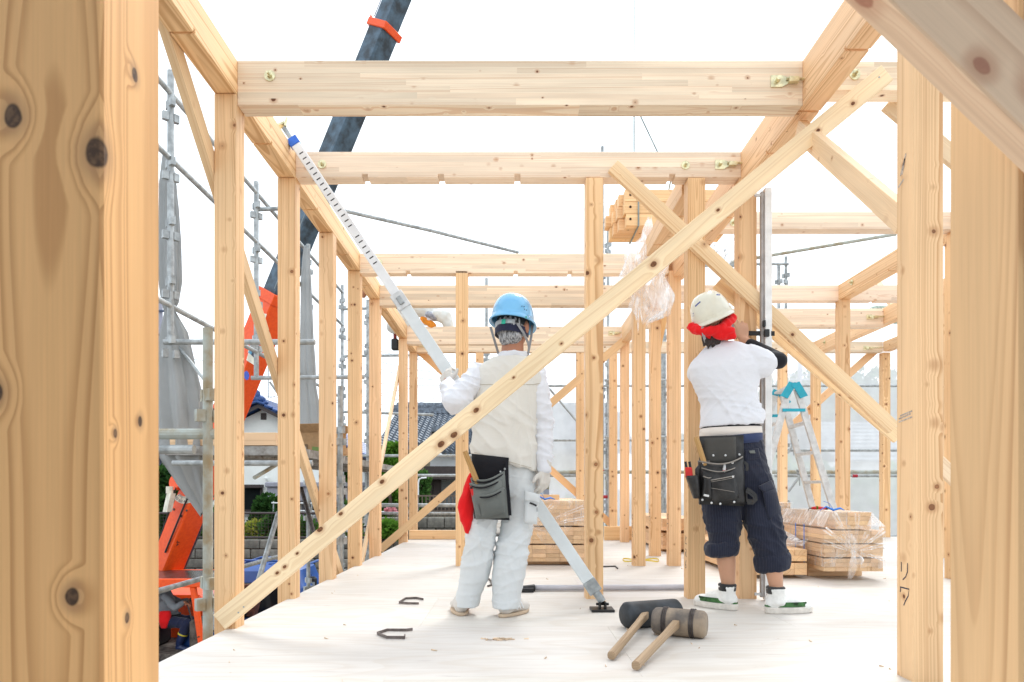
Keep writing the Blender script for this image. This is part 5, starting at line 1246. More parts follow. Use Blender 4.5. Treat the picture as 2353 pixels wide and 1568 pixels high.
# ================================================================== LUMBER STACKS
def stack(label, x0, x1, y0, y1, z0, tiers, pw, ph, gap=.0012, m='stackwood', tint=(1, 1, 1), loc=None):
    t = thing('lumber_stack', label, 'lumber stack', ((x0 + x1) / 2, y0, 0))
    nx = max(1, round((x1 - x0) / pw)); pw = (x1 - x0) / nx; z = z0
    for (rows, dz, xa, xb) in tiers:
        z += dz
        for r_ in range(rows):
            for c in range(nx):
                xc = x0 + (c + .5) * pw
                if not (xa - .001 <= xc <= xb + .001): continue
                j = .008 * rg.random(); q = .9 + .25 * rg.random()
                timber('plank', (xc, y0 + j, z + ph / 2), (xc, y1 + j, z + ph / 2), pw - gap, ph - gap, M[m], parent=t, bev=0, tint=(tint[0] * q, tint[1] * q, tint[2] * q))
            z += ph
    return t, z
def dunnage(t, x0, x1, ys_, z1, z0=0.001):
    for y in ys_: MB().span((x0, y, z0), (x1, y + .07, z1 - .001)).build('spacer', M['solid'], t)
sA, zA = stack('lumber stack with its top half wrapped in film, behind the man in the vest', .06, .65, 6.12, 7.9, .035, [(4, 0, 0, 9), (4, .012, 0, 9), (6, .012, 0, 9)], .118, .036)
dunnage(sA, .05, .66, (6.25, 7.5), .035)
MB().span((.1, 6.2, .181), (.12, 7.8, .19)).span((.6, 6.2, .181), (.62, 7.8, .19)).build('spacer_strip', M['steel'], sA)
def wrapbox(t, x0, x1, y0, y1, z0, z1, m, name='plastic_wrap', seed=0):
    b = MB(); rows = []; n = 44
    for k in range(9):
        z = z0 + (z1 - z0) * k / 8; row = []
        for j in range(n):
            s = j / n * 4; i = int(s); f = s - i; c = [(x0, y0), (x1, y0), (x1, y1), (x0, y1)]
            x = c[i][0] * (1 - f) + c[(i + 1) % 4][0] * f; y = c[i][1] * (1 - f) + c[(i + 1) % 4][1] * f
            g = .004 + .008 * abs(noise.noise(V((x * 5, y * 5, z * 7 + seed)))) + (.03 * noise.noise(V((j * .7, seed, 0))) ** 2 if k == 0 else 0)
            nx_, ny_ = (0, -1) if i == 0 else (1, 0) if i == 1 else (0, 1) if i == 2 else (-1, 0)
            row.append(V((x + nx_ * g, y + ny_ * g, z + (.05 * noise.noise(V((j * .55, seed, 2))) if k == 0 else 0))))
        rows.append(row)
    b.rings(rows, cap=False); top = rows[-1]; b.f.append(tuple(range(len(b.v) - n, len(b.v))))
    return b.build(name, m, t, smooth=True)
def star(t, ctr, ends, m, wd=.016, tail=None, seed=0):
    """film gathered into a knot: strips that run to the corners, and a hanging tail"""
    ctr = V(ctr); b = MB()
    for e in ends:
        e = V(e)
        for q in range(2):
            s = (e - ctr).cross(V((0, 1, 0))).normalized(); off = (q - .5) * .026
            e2 = e + s * off; L, Rr = [], []
            for k in range(7):
                f = k / 6; p = ctr.lerp(e2, f) + V((0, -.012 - .02 * math.sin(math.pi * f), 0)) + s * .006 * noise.noise(V((f * 5, q, seed)))
                w2 = wd * .5 * (.3 + f * .9); L.append(p + s * w2 / 2); Rr.append(p - s * w2 / 2 + V((0, -.006, 0)))
            b.rings([L, Rr], cap=False, closed=False)
    b.ell(ctr + V((0, -.028, 0)), (.022, .018, .02))
    if tail:
        for (dx, dz, w2) in tail:
            rows = []
            for k in range(6):
                f = k / 5; p = ctr + V((dx * f, -.03 - .03 * math.sin(f * 2.5), dz * f)); q = w2 * (.3 + math.sin(math.pi * min(1, f * .9)))
                rows.append([p + V((-q / 2, 0, 0)), p + V((0, -.02, .005)), p + V((q / 2, .005, 0))])
            b.rings(rows, cap=False, closed=False)
    return b.build('film_knot', m, t, smooth=True)
wrapbox(sA, .055, .655, 6.11, 7.92, .36, zA + .004, M['wrap'], seed=1)
star(sA, at(1222, 1212, 6.09), [at(1340, 1165, 6.1), at(1345, 1190, 6.1), at(1300, 1235, 6.1), at(1210, 1240, 6.1), at(1270, 1160, 6.1), at(1200, 1155, 6.1)], M['wrapw'], seed=1)
b = MB(); rows = []
for k in range(8):
    f = k / 7; rows.append([at(1215 + 10 * f + (125 - 40 * f) * j / 9, 1205 + (10 + 45 * math.sin(math.pi * j / 9)) * f - (25 * j / 9) * (1 - f), 6.085 - .02 * noise.noise(V((j, k, 0)))) for j in range(10)])
b.rings(rows, cap=False, closed=False); b.build('loose_wrap', M['wrap'], sA, smooth=True)
tag(timber('plank', (.1, 6.3, zA + .03), (.42, 6.3, zA + .03), .09, .045, M['brace'], tint=(1, .86, .68)), 'short plank lying on top of the wrapped stack behind the man in the vest', 'plank')
rbm = mat('blue_tape', (.04, .22, .75), .5)
def ribbon(x, y, Y, z, lab, s=1):
    p = at(x, y, Y); p.z = z; b = MB()
    b.tube([p + V((-.10, .0, .002)), p + V((-.05, .01, .03)), p + V((0, 0, .004)), p + V((.05, 0, .018)), p + V((.09, .02, .003))], [.003, .006, .009, .008, .003], 6)
    b.tube([p + V((0, 0, .006)), p + V((-.03, .0, .055)), p + V((-.07, .01, .07))], .002, 5)
    tag(b.build('tie_ribbon', rbm, None, smooth=True), lab, 'ribbon', 'blue tie ribbons on the stacks')
ribbon(1252, 1146, 6.2, zA + .008, 'blue tie ribbon on the wrapped stack behind the man in the vest')
sB, zB = stack('lumber stack under clear film tied in a big knot, right of the striped trousers', 2.262, 2.69, 5.11, 6.0, .068, [(3, 0, 0, 9), (3, .01, 0, 9), (3, .008, 0, 9), (4, .008, 2.33, 2.60)], .0856, .031)
dunnage(sB, 2.27, 2.68, (5.4, 5.85), .068)
sB_l = MB().span((2.255, 5.13, .385), (2.40, 6.0, zB)); 
wrapbox(sB, 2.255, 2.697, 5.10, 6.02, .10, .392, M['wrap'], seed=2)
wrapbox(sB, 2.318, 2.61, 5.12, 6.02, .393, zB + .003, M['wrapw'], seed=3)
b = MB(); q = [(2.61, 5.10, zB), (2.697, 5.098, .392)]
b.quad((2.612, 5.12, zB), (2.699, 5.098, .395), (2.699, 6.02, .395), (2.612, 6.02, zB)).quad((2.612, 5.118, zB), (2.699, 5.094, .395), (2.56, 5.092, .395)).quad((2.31, 5.12, zB), (2.255, 5.098, .392), (2.255, 6.02, .392), (2.31, 6.02, zB))
b.build('plastic_wrap', M['wrapw'], sB)
kn = at(1957, 1268, 5.09)
star(sB, kn, [at(1893, 1215, 5.1), at(1890, 1245, 5.1), at(1915, 1180, 5.1), at(1968, 1180, 5.1), at(2030, 1218, 5.1), at(2032, 1250, 5.1), at(2032, 1285, 5.1), at(1890, 1290, 5.1), at(1930, 1230, 5.1), at(1990, 1225, 5.1)], M['wrapw'], .02, [(-.035, -.19, .05), (.03, -.09, .07), (-.03, .13, .05)], 2)
for y in (5.40, 5.56): MB().span((2.238, y, .07), (2.2405, y + .012, .40)).build('binding_strap', rbm, sB)
ribbon(1915, 1176, 5.25, zB + .008, 'blue tie ribbon on the knotted stack beside the stepladder')
sC, zC = stack('low pile of square timbers between the striped trousers and the knotted stack', 1.72, 2.185, 5.22, 7.0, .03, [(2, 0, 0, 9), (2, .012, 0, 9)], .093, .044, m='stackwood', tint=(1.15, 1.1, 1.0))
dunnage(sC, 1.75, 2.15, (5.4, 6.7), .03)
b = MB(); rows = []
for k in range(8):
    rows.append([V((1.74 + .5 * j / 11, 5.32 + k * .14, zC + .015 + .10 * abs(noise.noise(V((j * .5, k * .5, 1)))) + .12 * k / 7)) for j in range(12)])
tag(b.rings(rows, cap=False, closed=False).build('plastic_film', M['wrapw'], None, smooth=True), 'loose white film lying on the low pile beside the striped trousers', 'plastic film')
sD, zD = stack('film-wrapped stack behind the low pile, left of the knotted one', 1.96, 2.42, 6.12, 7.6, .03, [(6, 0, 0, 9), (8, .012, 0, 9)], .0915, .036)
dunnage(sD, 1.97, 2.4, (6.3, 7.3), .03)
wrapbox(sD, 1.955, 2.425, 6.11, 7.62, .2, zD + .004, M['wrap'], seed=5)
sE, zE = stack('bluish strapped stack seen between two posts left of the crossing-braces post', 1.585, 2.0, 7.42, 9.2, .03, [(4, 0, 0, 9), (3, .03, 0, 9)], .083, .042, tint=(1.1, 1.05, 1.0))
dunnage(sE, 1.6, 1.98, (7.6, 8.8), .03)
rt = thing('screwdriver', 'red-handled driver with a bent black bit lying on the knotted stack', 'tool', at(1875, 1174, 5.5))
p = at(1868, 1171, 5.5); p.z = zB + .018
MB().tube([p + V((-.01, 0, 0)), p + V((.025, 0, .004)), p + V((.105, .02, 0))], [.010, .013, .011], 10).build('handle', M['red'], rt, smooth=True)
MB().tube([p + V((.105, .02, 0)), p + V((.125, .024, 0))], .012, 10).tube([p + V((-.01, 0, 0)), p + V((-.035, -.01, .0)), p + V((-.06, -.06, -.012))], .004, 6).build('bit', M['black'], rt)
MB().tube([p + V((.022, 0, .004)), p + V((.036, .002, .004))], .0137, 10).build('green_band', G1, rt)
rl_ = MB().tube([at(2028, 1251, 7.9) + V((0, 0, -.07)), at(2160, 1251, 7.9) + V((0, 0, -.07))], .048, 18)
tag(rl_.build('sheet_roll', M['white_paint'], None), 'white roll lying on the floor just left of the big marked post', 'roll')

# ================================================================== ALUMINIUM ROD and STEPLADDER
ar = thing('aluminium_rod', 'tall aluminium plumb rod standing by the post in front of the white-helmeted man', 'plumb rod', (1.53, 4.2, 0))
xa, xb = at(1757, 0, 4.2).x, at(1773, 0, 4.2).x; zt = zs_(432, 4.2)
MB().span((xa, 4.19, .004), (xb, 4.235, zt)).build('rod', mat('bright_aluminium', (.82, .82, .81), .4, .1, .05, 14), ar, bevel=.003)
MB().span((xa - .020, 4.20, .02), (xa - .006, 4.228, zt - .02)).build('side_rail', mat('grey_rail', (.38, .36, .35), .5, .2, .1, 20), ar)
for z in (zs_(447, 4.2), zs_(1366, 4.2), 1.0): MB().span((xa - .055, 4.205, z - .008), (xa, 4.22, z + .008)).build('spacer_arm', M['alu'], ar)
wn_ = MB().span((xa + .008, 4.1885, zs_(1368, 4.2)), (xb - .008, 4.1905, zs_(1348, 4.2))).build('window', M['black'], ar)
MB().tube([(xa + .02, 4.187, zs_(1364, 4.2)), (xa + .02, 4.187, zs_(1352, 4.2))], [.002, .010], 8).build('plumb_bob', M['red'], wn_)
MB().span((xa - .012, 4.18, zs_(752, 4.2)), (xa - .0, 4.21, zs_(738, 4.2))).build('knob', M['black'], ar)
stp = thing('strap', 'black strap buckled round the aluminium rod and the post', 'strap', (1.5, 4.2, zs_(769, 4.2)))
z = zs_(769, 4.2)
b = MB().rings([[V((1.372, 4.262, z + .008)), V((1.372, 4.266, z + .008)), V((1.372, 4.266, z + .036)), V((1.372, 4.262, z + .036))], [V((xb + .012, 4.182, z - .012)), V((xb + .012, 4.186, z - .012)), V((xb + .012, 4.186, z + .016)), V((xb + .012, 4.182, z + .016))]])
b.build('webbing', M['black'], stp); MB().box((xa + .005, 4.178, z + .004), (.03, .014, .045)).build('buckle', M['black'], stp, bevel=.003)
ld = thing('stepladder', 'aluminium stepladder with turquoise hinges standing open behind the stack', 'stepladder', (2.4, 6.2, 0))
tq = mat('turquoise_plastic', (.02, .38, .52), .4, 0, .05, 20)
def rail(p, q, w_=.055, t_=.026):
    o = timber('rail', p, q, t_, w_, M['alu'], up=V((1, 0, .3)), parent=ld, bev=.002); return o
AN, AF = V((2.39, 6.0, 1.545)), V((2.43, 6.42, 1.545))
FRn, FRf, FLn, FLf = V((2.875, 5.97, 0)), V((2.90, 6.50, 0)), V((1.94, 5.97, 0)), V((1.93, 6.50, 0))
for ap, fr_, fl_ in ((AN, FRn, FLn), (AF, FRf, FLf)):
    rail(ap + V((.035, 0, -.03)), fr_); rail(ap + V((-.035, 0, -.03)), fl_)
    dy = -.02 if ap is AN else .02
    b = MB()
    for sg in (-1, 1):
        a = ap + V((sg * .012, dy, .02)); c = ap + V((sg * .085, dy, -.10)); s = V((.03, 0, .012 * sg))
        b.rings([[a - s, a + s, c + s, c - s], [q + V((0, -.014, 0)) for q in (a - s, a + s, c + s, c - s)]])
    b.tube([ap + V((0, dy - .02, .0)), ap + V((0, dy + .01, 0))], .024, 14); b.build('hinge', tq, ld)
    MB().box(ap + V((0, dy * 1.2, -.21)), (.19, .012, .026)).build('spreader', tq, ld)
for (an, af, fn, ff) in ((AN, AF, FRn, FRf), (AN, AF, FLn, FLf)):
    sg = .035 if fn is FRn else -.035
    for k in range(1, 6):
        f = k / 6 + .02; p, q = (an + V((sg, 0, -.03))).lerp(fn, f), (af + V((sg, 0, -.03))).lerp(ff, f)
        timber('rung', p, q, .045, .025, M['alu'], parent=ld, bev=.002)
MB().rings([[AN + V((-.05, .02, .0)), AN + V((.05, .02, .0)), AF + V((.05, -.02, .0)), AF + V((-.05, -.02, .0))], [q + Zu * -.02 for q in (AN + V((-.05, .02, .0)), AN + V((.05, .02, .0)), AF + V((.05, -.02, .0)), AF + V((-.05, -.02, .0)))]]).build('top_plate', M['alu'], ld)
for p in (FRn, FRf, FLn, FLf): MB().box(p + V((0, 0, .02)), (.05, .045, .04)).build('rubber_foot', M['black'], ld)
# ================================================================== PEOPLE
from mathutils.bvhtree import BVHTree
def skin_mat(name, base, red):
    T = NT(name); tc = T.n('TexCoord').outputs['Object']
    a = T.noise(tc, 9, 3); b = T.noise(tc, 120, 3)
    col = T.mix(T.rng(a, .35, .7), base, red)
    q = T.bsdf(Base_Color=col, Roughness=.5); q.inputs['Subsurface Weight'].default_value = .08; q.inputs['Subsurface Radius'].default_value = (.01, .004, .002)
    T.set(q.inputs['Normal'], T.bump(b, .12, .002)); return T.m
def cloth(name, base, var=.06, rough=.9, weave=420, stripes=None, fold=.35):
    T = NT(name); tc = T.n('TexCoord').outputs['Object']
    n1 = T.noise(tc, 6, 4); n2 = T.noise(T.n('Mapping', {0: tc, 3: V((1, 1, 2.2))}).outputs[0], 13, 4, .6); wv = T.noise(tc, weave, 2)
    col = T.mix(T.rng(n1, .3, .7), tuple(c * (1 - var) for c in base), base)
    if stripes:
        x, y, z = T.n('SeparateXYZ', {0: tc}).outputs
        a = T.m1('ARCTAN2', T.m1('ADD', y, .02), x) if False else T.m1('ADD', x, T.m1('MULTIPLY', T.m1('SUBTRACT', n1, .5), .02))
        fr = T.m1('FRACT', T.m1('MULTIPLY', a, stripes)); f = T.m1('MULTIPLY', T.rng(fr, .40, .46), T.rng(fr, .60, .54))
        col = T.mix(T.m1('MULTIPLY', f, .22), col, (.10, .11, .15))
    q = T.bsdf(Base_Color=col, Roughness=rough); q.inputs['Specular IOR Level'].default_value = .2
    q.inputs['Sheen Weight'].default_value = .15
    T.set(q.inputs['Normal'], T.bump(T.m1('ADD', n2, T.m1('MULTIPLY', wv, .12)), fold, .012)); return T.m
SK1 = skin_mat('tanned_skin', (.36, .155, .085), (.44, .185, .105)); SK2 = skin_mat('light_tan_skin', (.50, .27, .165), (.55, .29, .18))
VEST = cloth('beige_cotton', (.70, .68, .63), .04); WHT = cloth('white_cotton', (.72, .735, .78), .02); WHT2 = cloth('white_tee', (.72, .735, .78), .015, fold=.3)
PALE_T = cloth('pale_blue_grey_cotton', (.66, .69, .70), .04); NAVY = cloth('navy_pinstripe', (.018, .021, .038), .1, stripes=86); NAVYP = cloth('navy_cloth', (.025, .028, .06), .1)
BLK = cloth('black_cloth', (.012, .012, .016), .1); REDC = cloth('red_towel', (.78, .012, .015), .08, weave=160); GLOVE = cloth('knit_glove', (.66, .63, .58), .06, weave=140)
SUEDE = cloth('grey_suede', (.17, .185, .175), .3, weave=200); LEATHER = mat('black_leather', (.022, .021, .021), .42, 0, .3, 16, .25, 60); DSUEDE = cloth('dark_suede', (.075, .072, .066), .25)
GREYW = cloth('grey_work_shirt', (.22, .24, .26), .1); DNAVY = cloth('dark_navy_trousers', (.018, .024, .06), .1); CREAM = cloth('cream_waistband', (.72, .66, .60), .05)
def hairmat(name, a, b):
    T = NT(name); tc = T.n('TexCoord').outputs['Object']
    n_ = T.noise(T.n('Mapping', {0: tc, 3: V((150, 150, 26))}).outputs[0], 1, 4, .7)
    q = T.bsdf(Base_Color=T.mix(T.rng(n_, .35, .65), a, b), Roughness=.6); T.set(q.inputs['Normal'], T.bump(n_, .8, .006)); return T.m
GHAIR = hairmat('grey_hair', (.06, .06, .065), (.52, .53, .55)); DHAIR = hairmat('dark_hair', (.012, .008, .007), (.05, .03, .025))

def ridge(p, u, v, fu, fv, seed):
    a, b = p.dot(u) * fu, p.dot(v) * fv; q = 1.1 * noise.noise(V((a * .35, b * .6, seed + 9)))
    return max(0, 1 - abs(noise.noise(V((a + q, b, seed)))) * 3.0) ** 2.4
def creases(amp, dirs, seed=0, hz=None, base=.4):
    ds = [(V(u).normalized(), V(v).normalized(), fu, fv) for u, v, fu, fv in dirs]
    def f(p, n):
        k = 1.0 if hz is None else hz(p)
        return amp * k * (sum(ridge(p, u, v, fu, fv, seed + 3 * i) for i, (u, v, fu, fv) in enumerate(ds)) - .45 * len(ds) * .5) + amp * base * noise.noise(p * 5 + V((seed, 0, 0)))
    return f
HZ = ((.15, 0, 1), (1, .6, -.1), 17, 4.5); DG = ((.7, .1, .8), (.8, .3, -.7), 15, 4.0); DG2 = ((-.7, .1, .8), (.8, -.3, .7), 15, 4.0); VT = ((1, .7, .05), (0, .1, 1), 14, 3.2)
def surf(o, px, py, off=.002):
    me = o.data; base = W[o.name]
    if 'bvh' not in CACHE.setdefault(o.name, {}):
        CACHE[o.name]['bvh'] = BVHTree.FromPolygons([v.co + base for v in me.vertices], [p.vertices[:] for p in me.polygons])
    e = V((0, 0, EYE)); d = V(((px - CX) / F, 1, (HY - py) / F)).normalized()
    h = CACHE[o.name]['bvh'].ray_cast(e, d)
    return h[0] - d * off if h[0] else None
CACHE = {}
def hand(b, w, d, n, side, curl=.35, s=1.0, r=1.0, spread=.12, thumb=.8):
    """palm, four fingers of different lengths and a thumb that leaves the side of the palm"""
    w, d, n = V(w), V(d).normalized(), V(n); n = (n - d * n.dot(d)).normalized(); lat = d.cross(n).normalized() * side
    for k in range(4):
        o = (1.5 - k) * .0205 * s; kn = w + d * (.088 - .006 * abs(k - 1)) * s + lat * o
        b.cap(w + d * .012 * s + lat * o * .6, .0145 * r * s, kn, .0125 * r * s, 8)
        L = (.074, .082, .076, .06)[k] * s; dd = (d + lat * spread * (1.5 - k) * .5).normalized(); p = kn
        for j, f in enumerate((.42, .32, .26)):
            ang = curl * (1.0, 1.25, .9)[j]
            dd = (dd * math.cos(ang) - n * math.sin(ang)).normalized(); nn = n
            n2_ = (n * math.cos(ang) + dd * 0).normalized()
            q = p + dd * L * f; b.cap(p, (.0098 - .0008 * j) * r * s, q, (.0092 - .0010 * j) * r * s, 8); p = q
            n = (n - dd * n.dot(dd)).normalized()
        n = nn - d * nn.dot(d); n.normalize()
    t0 = w + d * .028 * s + lat * .026 * s; td = (d * .62 + lat * thumb - n * .35).normalized()
    t1 = t0 + td * .042 * s; t2 = t1 + (td + d * .6).normalized() * .03 * s
    b.cap(w + d * .015 * s + lat * .01 * s, .016 * r * s, t0, .0145 * r * s, 8); b.cap(t0, .0135 * r * s, t1, .0115 * r * s, 8); b.cap(t1, .0112 * r * s, t2, .0095 * r * s, 8)
def head(b, c, M_, s=1.0):
    """skull, jaw, brow, nose, chin, lips and ears; local +y is the way the face looks"""
    c = V(c); P = lambda x, y, z: c + M_ @ (V((x, y, z)) * s)
    E = lambda p, r: b.ell(P(*p), [q * s for q in r], M_)
    E((0, -.012, .022), (.074, .092, .098)); E((0, .028, -.045), (.056, .058, .062)); E((0, .052, -.085), (.030, .030, .026)); E((0, .074, .028), (.05, .018, .014))
    b.cap(P(0, .080, .012), .009 * s, P(0, .102, -.022), .014 * s, 8); E((0, .078, -.052), (.024, .012, .008)); E((0, .077, -.063), (.022, .012, .008))
    for k in (-1, 1):
        E((k * .081, -.006, -.010), (.012, .025, .038)); E((k * .034, .066, -.008), (.02, .018, .016)); E((k * .03, .074, .006), (.013, .010, .010))
def eyes(par, c, M_, s=1.0):
    for k in (-1, 1):
        p = V(c) + M_ @ (V((k * .03, .083, .006)) * s); MB().ell(p, (.008 * s, .004 * s, .006 * s), M_, 10, 6).build('eye', M['ink'], par, smooth=True)
def folds(amp, fx=5, fz=12, seed=0, hz=None):
    def f(p, n):
        q = V((p.x * fx + seed, p.y * fx, p.z * fz + p.x * 5)); a = noise.noise(q) + .5 * noise.noise(q * 2.3)
        rid = 1 - abs(noise.noise(V((p.x * fx * .8, p.y * fx * .8 + seed, p.z * fz * .9 - p.x * 7)))) * 2
        k = 1.0 if hz is None else hz(p)
        return amp * k * (a * .8 + max(0, rid) ** 2 * .7 - .3)
    return f
def secs(l, Y):
    """(y px, x0 px, x1 px, half depth[, dY, roll]) -> loft sections"""
    out = []
    for q in l:
        y, x0_, x1_, ry_ = q[:4]; YY = Y + (q[4] if len(q) > 4 else 0); ro = q[5] if len(q) > 5 else 0
        out.append((at((x0_ + x1_) / 2, y, YY), (x1_ - x0_) / 2 * YY / F, ry_, 0, ro))
    return out
def helmet(par, c, M_, m, rx=.118, ry=.140, h=.148, name='helmet', bill=.02):
    b = MB(); c = V(c); rr = []; n = 40
    def ring(k, z, out=0, sc=1):
        row = []
        for j in range(n):
            a = 2 * math.pi * j / n; fx, fy = math.cos(a), math.sin(a); e = out * (1 + (bill / .012) * max(0, fy) ** 3)
            row.append(c + M_ @ V(((rx * k * sc + e) * fx, (ry * k * sc + e) * fy, z - (.004 + .012 * max(0, fy) ** 3) * (out > 0))))
        return row
    rr.append(ring(1, -.004, .013)); rr.append(ring(1.0, .006, .011)); rr.append(ring(1.0, .014, .0))
    for t in range(1, 13):
        an = t / 12 * math.pi / 2 * .985; rr.append(ring(max(.02, math.cos(an) ** .72), .014 + (h - .014) * math.sin(an) ** 1.02))
    inner = []
    for t in range(11, -1, -1):
        an = t / 12 * math.pi / 2; inner.append(ring(max(.02, math.cos(an) ** .72), .004 + (h - .014) * math.sin(an) ** 1.02, 0, .955))
    inner.append(ring(1, -.008, .010))
    rr += inner; rr.append(ring(1, -.004, .013))
    return b.rings(rr, cap=False).build(name, m, par, smooth=True)
def band(par, name, m, c, M_, rx, ry, z0, z1, a0, a1, t=.003, n=22, tilt=0):
    b = MB(); c = V(c); rr = []
    for k in range(n + 1):
        a = R(a0 + (a1 - a0) * k / n); fx, fy = math.cos(a), math.sin(a); dz = tilt * fx
        P = lambda r, z: c + M_ @ V(((rx + r) * fx, (ry + r) * fy, z + dz))
        rr.append([P(0, z0), P(t, z0), P(t, z1), P(0, z1)])
    return b.rings(rr).build(name, m, par, smooth=False)
def ribbon_(par, name, m, pts, wd=.012, t=.002, face=V((0, -1, 0))):
    b = MB(); rr = []; pts = [V(p) for p in pts]
    for k, p in enumerate(pts):
        d = (pts[min(k + 1, len(pts) - 1)] - pts[max(k - 1, 0)]).normalized(); s = d.cross(face).normalized() * wd / 2; f = face * t
        rr.append([p - s, p + s, p + s + f, p - s + f])
    return b.rings(rr).build(name, m, par)
def shoe(par, heel, d, mu, ms, L=.262, high=0, band_m=None, w=1.0):
    heel, d = V(heel), V((d[0], d[1], 0)).normalized(); s = V((-d.y, d.x, 0)); Mx = Matrix((s, d, V((0, 0, 1)))).transposed()
    b = MB(); P = lambda x, y, z: heel + s * x + d * y + Zu * z
    b.ell(P(0, .055, .055), (.040 * w, .055, .048), Mx); b.cap(P(0, .06, .058), .042 * w, P(0, .16, .046), .040 * w); b.ell(P(0, L * .76, .036), (.047 * w, .062, .034), Mx); b.cap(P(0, .09, .075), .038 * w, P(0, .17, .052), .034 * w)
    if high: b.loft([(P(0, .062, z), hw2, hy) for z, hw2, hy in ((.05, .044, .056), (.09, .043, .052), (.115, .046, .054), (high, .050, .057))], 18, 2.2)
    else: b.cap(P(0, .07, .06), .036 * w, P(0, .075, .080), .034 * w)
    u = organic('shoe', b, mu, par, .007, 4)
    sb = MB(); rr = []
    for z, g in ((.001, -.004), (.005, -.001), (.014 if not high else .03, .0 if not high else .003), (.018 if not high else .036, -.003)):
        row = []
        for k in range(36):
            a = 2 * math.pi * k / 36; y = L / 2 * (1 - math.cos(a)) if False else L / 2 + (L / 2 + g) * -math.cos(a)
            t = y / L; hw2 = (.036 + .014 * math.sin(math.pi * min(1, max(0, t)) ** 1.4) ) * w + g; row.append(P(hw2 * math.copysign(abs(math.sin(a)) ** .62, math.sin(a)), y, z))
        rr.append(row)
    sb.rings(rr).build('sole', ms, u, smooth=False)
    if band_m:
        rr = []
        for z, g in ((.037, .002), (.062, -.004)):
            row = []
            for k in range(36):
                a = 2 * math.pi * k / 36; y = L / 2 + (L / 2 + g - .003) * -math.cos(a); t = y / L
                hw2 = (.036 + .014 * math.sin(math.pi * min(1, max(0, t)) ** 1.4)) * w + g; row.append(P(hw2 * math.copysign(abs(math.sin(a)) ** .62, math.sin(a)), min(y, L * .80), z))
            rr.append(row)
        MB().rings(rr, cap=False).build('side_band', band_m, u)
    return u

# ------------------------------------------------------------------ man with the blue helmet
Y1 = 3.80
p1 = thing('person', 'man in blue helmet, beige vest and pale trousers holding the white prop', 'person', (-.03, 3.8, 0))
hc = at(1181, 752, 3.82); Mh = Euler((R(-4), R(3), R(-30))).to_matrix()
shL, elL, wrL = at(1102, 862, 3.80), at(1043, 926, 3.64), V((-.352, 3.885, 1.235))
shR, elR, wrR = at(1236, 872, 3.79), at(1249, 968, 3.77), at(1252, 1076, 3.73)
hL, hR, kL, kR, aL, aR = at(1130, 1090, 3.79), at(1198, 1090, 3.79), at(1104, 1248, 3.76), at(1178, 1252, 3.74), at(1071, 1386, 3.76), at(1161, 1392, 3.73)
b = MB(); head(b, hc, Mh)
b.cap(at(1176, 838, 3.80), .066, hc + V((-.004, -.012, -.055)), .058)
b.loft(secs([(1090, 1112, 1214, .085), (1000, 1112, 1214, .085), (900, 1106, 1236, .10), (850, 1112, 1228, .075), (825, 1145, 1205, .055)], Y1))
for a, e, w_ in ((shL, elL, wrL), (shR, elR, wrR)): b.cap(a, .05, e, .042); b.cap(e, .042, w_, .029)
for h_, k_, a_ in ((hL, kL, aL), (hR, kR, aR)): b.cap(h_ + V((0, .03, 0)), .055, k_ + V((0, .01, 0)), .046); b.cap(k_ + V((0, .01, 0)), .046, a_, .036)
gd = V((-.05, .10, .19)); b.cap(wrL, .028, wrL + gd * .1, .027); hand(b, wrL, gd, (-.55, -.80, .1), 1, .55, .95, .92)
hand(b, wrR, (-.02, -.05, -1), (.75, -.62, 0), 1, .42, .95, .92, .08)
for a_, d_ in ((aL, (-.12, 1)), (aR, (.42, .9))): b.cap(a_, .038, a_ + V((d_[0] * .12, d_[1] * .12, -.035)), .03)
body1 = organic('body', b, SK1, p1, .0075, 4)
eyes(p1, hc, Mh)
b = MB(); b.ell(hc + Mh @ V((0, -.026, .0)), (.0775, .085, .100), Mh); b.ell(hc + Mh @ V((.012, -.048, -.062)), (.066, .052, .052), Mh); b.ell(hc + Mh @ V((.0, -.05, -.082)), (.05, .042, .036), Mh); b.ell(hc + Mh @ V((.058, -.03, -.03)), (.022, .045, .03), Mh); b.ell(hc + Mh @ V((-.058, -.03, -.03)), (.022, .045, .03), Mh)
organic('hair', b, GHAIR, p1, .006, 2, lambda p, n: .004 * noise.noise(V((p.x * 90, p.y * 90, p.z * 18))))
b = MB().loft(secs([(1066, 1083, 1241, .142, 0, -.29), (1036, 1083, 1241, .140, 0, -.16), (1000, 1084, 1240, .134, 0, -.05), (950, 1085, 1243, .126), (905, 1083, 1249, .120), (872, 1083, 1254, .114), (850, 1091, 1250, .104), (836, 1110, 1238, .092), (823, 1134, 1220, .078)], Y1), 34, 2.5)
def vz(p): return .35 + .65 * min(1, max(0, (1.25 - p.z) / .25))
vest = organic('vest', b, VEST, p1, .007, 4, creases(.008, (VT, DG), 3, vz, .7))
for (pts) in ([(1092 + k * 15, 884 - (3 if k in (0, 10) else 0)) for k in range(11)], [(1090 + k * 14.4, 1040 + k * 3.9) for k in range(11)]):
    q = [surf(vest, *p, .0015) for p in pts]; q = [v for v in q if v]
    if len(q) > 3: MB().tube(q, .0016, 5).build('seam', cloth('vest_seam', (.47, .43, .35)), vest)
b = MB(); b.cap(shL, .070, elL, .062); b.cap(elL, .061, elL.lerp(wrL, .62), .054); b.cap(elL.lerp(wrL, .62), .052, wrL.lerp(elL, .02), .044)
b.cap(shR + V((-.02, 0, .01)), .068, elR, .057); b.cap(elR, .056, wrR.lerp(elR, .25), .047); b.cap(wrR.lerp(elR, .25), .049, wrR.lerp(elR, .04), .038)
